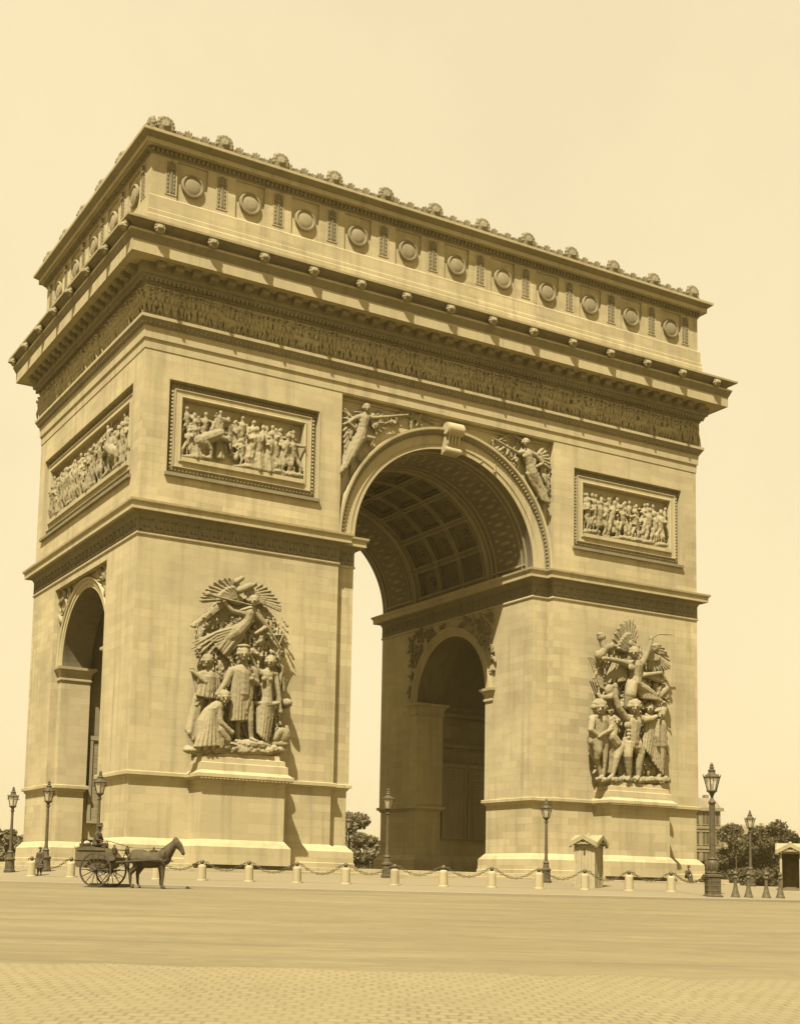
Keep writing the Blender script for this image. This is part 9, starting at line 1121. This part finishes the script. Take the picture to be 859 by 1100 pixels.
# ---------------------------------------------------------------- trees
def leaves(mb, c, r, n, rnd, size):
    for k in range(n):
        th, ph = rnd.uniform(0, 2*PI), math.acos(rnd.uniform(-1, 1)); q = rnd.random()**.45
        p = Vector((c[0]+r[0]*q*math.sin(ph)*math.cos(th), c[1]+r[1]*q*math.sin(ph)*math.sin(th), c[2]+r[2]*q*math.cos(ph)))
        a = Vector((rnd.gauss(0, 1), rnd.gauss(0, 1), rnd.gauss(0, 1))).normalized(); b = a.orthogonal().normalized(); b.rotate(Matrix.Rotation(rnd.uniform(0, 6.3), 3, a))
        s = size*rnd.uniform(.6, 1.4); d = a.cross(b)
        mb.quad(tuple(p+b*s), tuple(p+d*s*.5), tuple(p-b*s), tuple(p-d*s*.5))
def tree(loc, H, Rr, label, seed, mat='leaf', n=36, low=.08, size=.25, group=None, name='tree'):
    rnd = random.Random(seed)
    t = tag(empty(name, loc), label, 'tree' if name == 'tree' else 'shrub', group)
    tr = MB(); pts = [(0, 0, -.3), (.05*Rr, .02*Rr, H*.3), (rnd.uniform(-.1, .1)*Rr, rnd.uniform(-.1, .1)*Rr, H*.6), (rnd.uniform(-.15, .15)*Rr, rnd.uniform(-.1, .1)*Rr, H*.85)]
    tr.tube(pts, [H*.028, H*.022, H*.014, H*.005], 8)
    cr = MB()
    for k in range(n):
        a = rnd.uniform(0, 2*PI); zz = rnd.uniform(low, .93)
        prof = math.sin(PI*min(1, max(.08, (zz-low)/(1-low)*.85+.15)))**.6
        rr = Rr*prof*rnd.uniform(.35, .95)
        c = (rr*math.cos(a), rr*math.sin(a), H*zz)
        tr.tube([(0, 0, H*zz*.7), (c[0]*.5, c[1]*.5, H*zz*.85), c], [H*.01, H*.007, H*.003], 5)
        s = Rr*rnd.uniform(.24, .4); leaves(cr, c, (s, s, s*.8), int(260*(s/Rr/.3)**2), rnd, size)
    cr.build('crown', M[mat], t); tr.build('trunk', M['bark'], t)
    return t
G = 'trees beyond the square at right'
tree((90.07, 52.04, -3), 11.9, 3.7, 'tall dark leafy tree just right of the big lamp', 1, group=G)
tree((104.05, 61.49, -3), 11.6, 3.8, 'dark tree behind the lantern of the thin lamp at right', 2, group=G)
tree((91.23, 45.66, -3), 11.8, 3.6, 'full dark tree left of the open sentry box roof', 3, group=G)
tree((101.01, 51.71, -3), 11.2, 3.4, 'dark tree directly above the open sentry box', 4, group=G)
tree((79.5, 46.6, -3), 6.6, 2.2, 'low dark tree hugging the big lamp shaft', 5, n=18, low=.1, group=G)
G2 = 'low bushes under the trees at right'
tree((80.25, 40.75, -3), 5.2, 2.6, 'low bush between the first two iron posts', 6, n=20, low=.1, group=G2, name='bush')
tree((81.13, 37.97, -3), 5.2, 2.7, 'low bush left of the open sentry box wall', 7, n=20, low=.1, group=G2, name='bush')
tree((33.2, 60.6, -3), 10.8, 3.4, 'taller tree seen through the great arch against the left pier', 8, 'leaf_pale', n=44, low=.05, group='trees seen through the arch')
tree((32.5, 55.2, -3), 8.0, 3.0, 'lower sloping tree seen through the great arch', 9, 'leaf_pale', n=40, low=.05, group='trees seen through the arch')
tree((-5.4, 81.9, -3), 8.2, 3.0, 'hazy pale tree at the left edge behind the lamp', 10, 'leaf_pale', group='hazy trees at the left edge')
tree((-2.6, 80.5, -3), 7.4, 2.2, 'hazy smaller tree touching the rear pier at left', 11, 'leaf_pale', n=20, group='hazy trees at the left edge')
# staked sapling
sp_ = tag(empty('sapling', (2.25, -33.93, gz(34))), 'slender staked young tree between the first iron posts', 'sapling')
s1 = MB(); s1.tube([(0, 0, -.1), (.02, 0, 1.2), (0, .02, 2.5)], [.035, .03, .015], 7); s1.build('trunk', M['bark'], sp_)
s2 = MB(); rnd = random.Random(31)
for k in range(7): leaves(s2, (rnd.uniform(-.2, .2), rnd.uniform(-.2, .2), rnd.uniform(1.8, 2.8)), (.22, .22, .25), 26, rnd, .07)
s2.build('crown', M['leaf'], sp_)
# ---------------------------------------------------------------- buildings far behind
def apartment(loc, rz, w, d, h, roof_h, floors, bays_f, bays_s, label, mat, tall=.62):
    t = tag(empty('apartment_building', loc, rz), label, 'building')
    wl = MB(); wl.box(0, w, 0, d, 0, h)
    fh = h/floors
    for i in range(1, floors): wl.box(-.15, w+.15, -.15, 0, i*fh-.12, i*fh+.12); wl.box(-.15, -.0, 0, d, i*fh-.12, i*fh+.12)
    wl.box(-.5, w+.5, -.5, -.0, h-.5, h+.1); wl.box(-.5, 0, 0, d, h-.5, h+.1)
    wl.build('wall', mat, t)
    rf = MB(); R = [(0, 0), (w, 0), (w, d), (0, d)]
    rf.sweep(R, [(.1, h+.1), (-.6, h+roof_h*.75), (-1.8, h+roof_h)], cap_top=True); rf = rf.build('roof', M['slate'], t)
    ch = MB()
    for x in (w*.25, w*.75): ch.box(x-.35, x+.35, d*.4, d*.4+1.6, h+roof_h*.5, h+roof_h+.7)
    ch.build('chimney', mat, rf)
    wm = MB(); s = (fh*tall/2, 0); ww = .62
    wm.box(-ww-.12, ww+.12, -.1, .0, -fh*tall/2-.12, -fh*tall/2); wm.box(-ww-.15, ww+.15, -.16, .0, fh*tall/2, fh*tall/2+.16)
    for a in (-ww, 0, ww): wm.box(a-.06, a+.06, -.05, .0, -fh*tall/2, fh*tall/2)
    me = wm.mesh('window'); me.materials.append(mat)
    pm = MB(); pm.quad((-ww, -.02, -fh*tall/2), (ww, -.02, -fh*tall/2), (ww, -.02, fh*tall/2), (-ww, -.02, fh*tall/2)); pme = pm.mesh('pane'); pme.materials.append(M['pane'])
    for f in range(floors):
        for n_, L, rr, P in ((bays_f, w, 0, lambda u: (u, -.004)), (bays_s, d, -PI/2, lambda u: (-.004, d-u))):
            for b in range(n_):
                x, y = P(L*(b+.5)/n_); o = link('window', me, None, t); o.location = (x, y, (f+.5)*fh); o.rotation_euler = (0, 0, rr); link('pane', pme, None, o)
    return t
apartment((122.6, 93.2, -4), rad(-28), 5.4, 9, 18.0, 2.0, 5, 3, 5, 'grey five-storey apartment house just behind the right pier', M['house'])
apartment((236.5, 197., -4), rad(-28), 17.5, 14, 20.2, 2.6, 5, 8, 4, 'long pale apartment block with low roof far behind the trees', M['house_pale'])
# ================================================================ light, sky, camera
hz_ = MB().box(-3600, 3600, -3600, 3600, -4.5, 60).build('haze', None)
tag(hz_, kind='stuff'); hz_.hide_select = True
hm = bpy.data.materials.new('summer_haze'); hm.use_nodes = True; ht = hm.node_tree; ht.nodes.clear()
pv = N(ht, 'ShaderNodeVolumePrincipled'); pv.inputs['Density'].default_value = .0002; pv.inputs['Color'].default_value = (.95, .75, .3, 1); pv.inputs['Anisotropy'].default_value = .2
ho = N(ht, 'ShaderNodeOutputMaterial'); ht.links.new(pv.outputs[0], ho.inputs['Volume']); hz_.data.materials.append(hm)

SUN = Vector((-1.12, -1.0, 2.42)).normalized()
sun = bpy.data.lights.new('sun', 'SUN'); sun.energy = 5.; sun.angle = rad(.53); sun.color = (1., .93, .8)
so = bpy.data.objects.new('sun', sun); COL.objects.link(so); so.rotation_euler = (-SUN).to_track_quat('-Z', 'Y').to_euler()
wd = bpy.data.worlds.new('World'); scene.world = wd; wd.use_nodes = True
nt = wd.node_tree; bg = nt.nodes['Background']
sky = N(nt, 'ShaderNodeTexSky', sky_type='NISHITA'); sky.sun_disc = False
sky.sun_elevation = math.asin(SUN.z); sky.sun_rotation = math.atan2(SUN.x, SUN.y)
sky.air_density = 1.5; sky.dust_density = 4.; sky.ozone_density = 1.
bw = N(nt, 'ShaderNodeRGBToBW'); nt.links.new(sky.outputs[0], bw.inputs[0])
flat = math_n(nt, 'MULTIPLY', math_n(nt, 'POWER', bw.outputs[0], .12), 3.08)
cl = noise(nt, N(nt, 'ShaderNodeTexCoord').outputs['Generated'], 2.6, 5, .6)
flat = math_n(nt, 'MULTIPLY', flat, ramp(nt, cl, .3, .7, .955, 1.04))
nt.links.new(mixc(nt, 1., flat, (1., .842, .525), 'MULTIPLY'), bg.inputs[0]); bg.inputs[1].default_value = .1
cam = bpy.data.cameras.new('camera'); co_ = bpy.data.objects.new('camera', cam); COL.objects.link(co_); scene.camera = co_
cr_, cu_, cf_ = Vector([0.87483, -0.483833, 0.024049]), Vector([-0.07672, -0.08936, 0.99304]), Vector([0.478316, 0.870586, 0.115294])
co_.matrix_world = Matrix(((cr_.x, cu_.x, -cf_.x, -48.7199), (cr_.y, cu_.y, -cf_.y, -83.2130), (cr_.z, cu_.z, -cf_.z, -0.8469), (0, 0, 0, 1)))
cam.sensor_fit = 'HORIZONTAL'; cam.sensor_width = 36.; cam.lens = 59.0677
cam.shift_x = 0.08538; cam.shift_y = 0.27233; cam.clip_start = .1; cam.clip_end = 20000.
scene.view_settings.view_transform = 'Standard'; scene.view_settings.look = 'None'; scene.view_settings.gamma = 1.
scene.view_settings.exposure = 1.47
scene.cycles.max_bounces = 10; scene.cycles.diffuse_bounces = 8; scene.cycles.use_adaptive_sampling = True
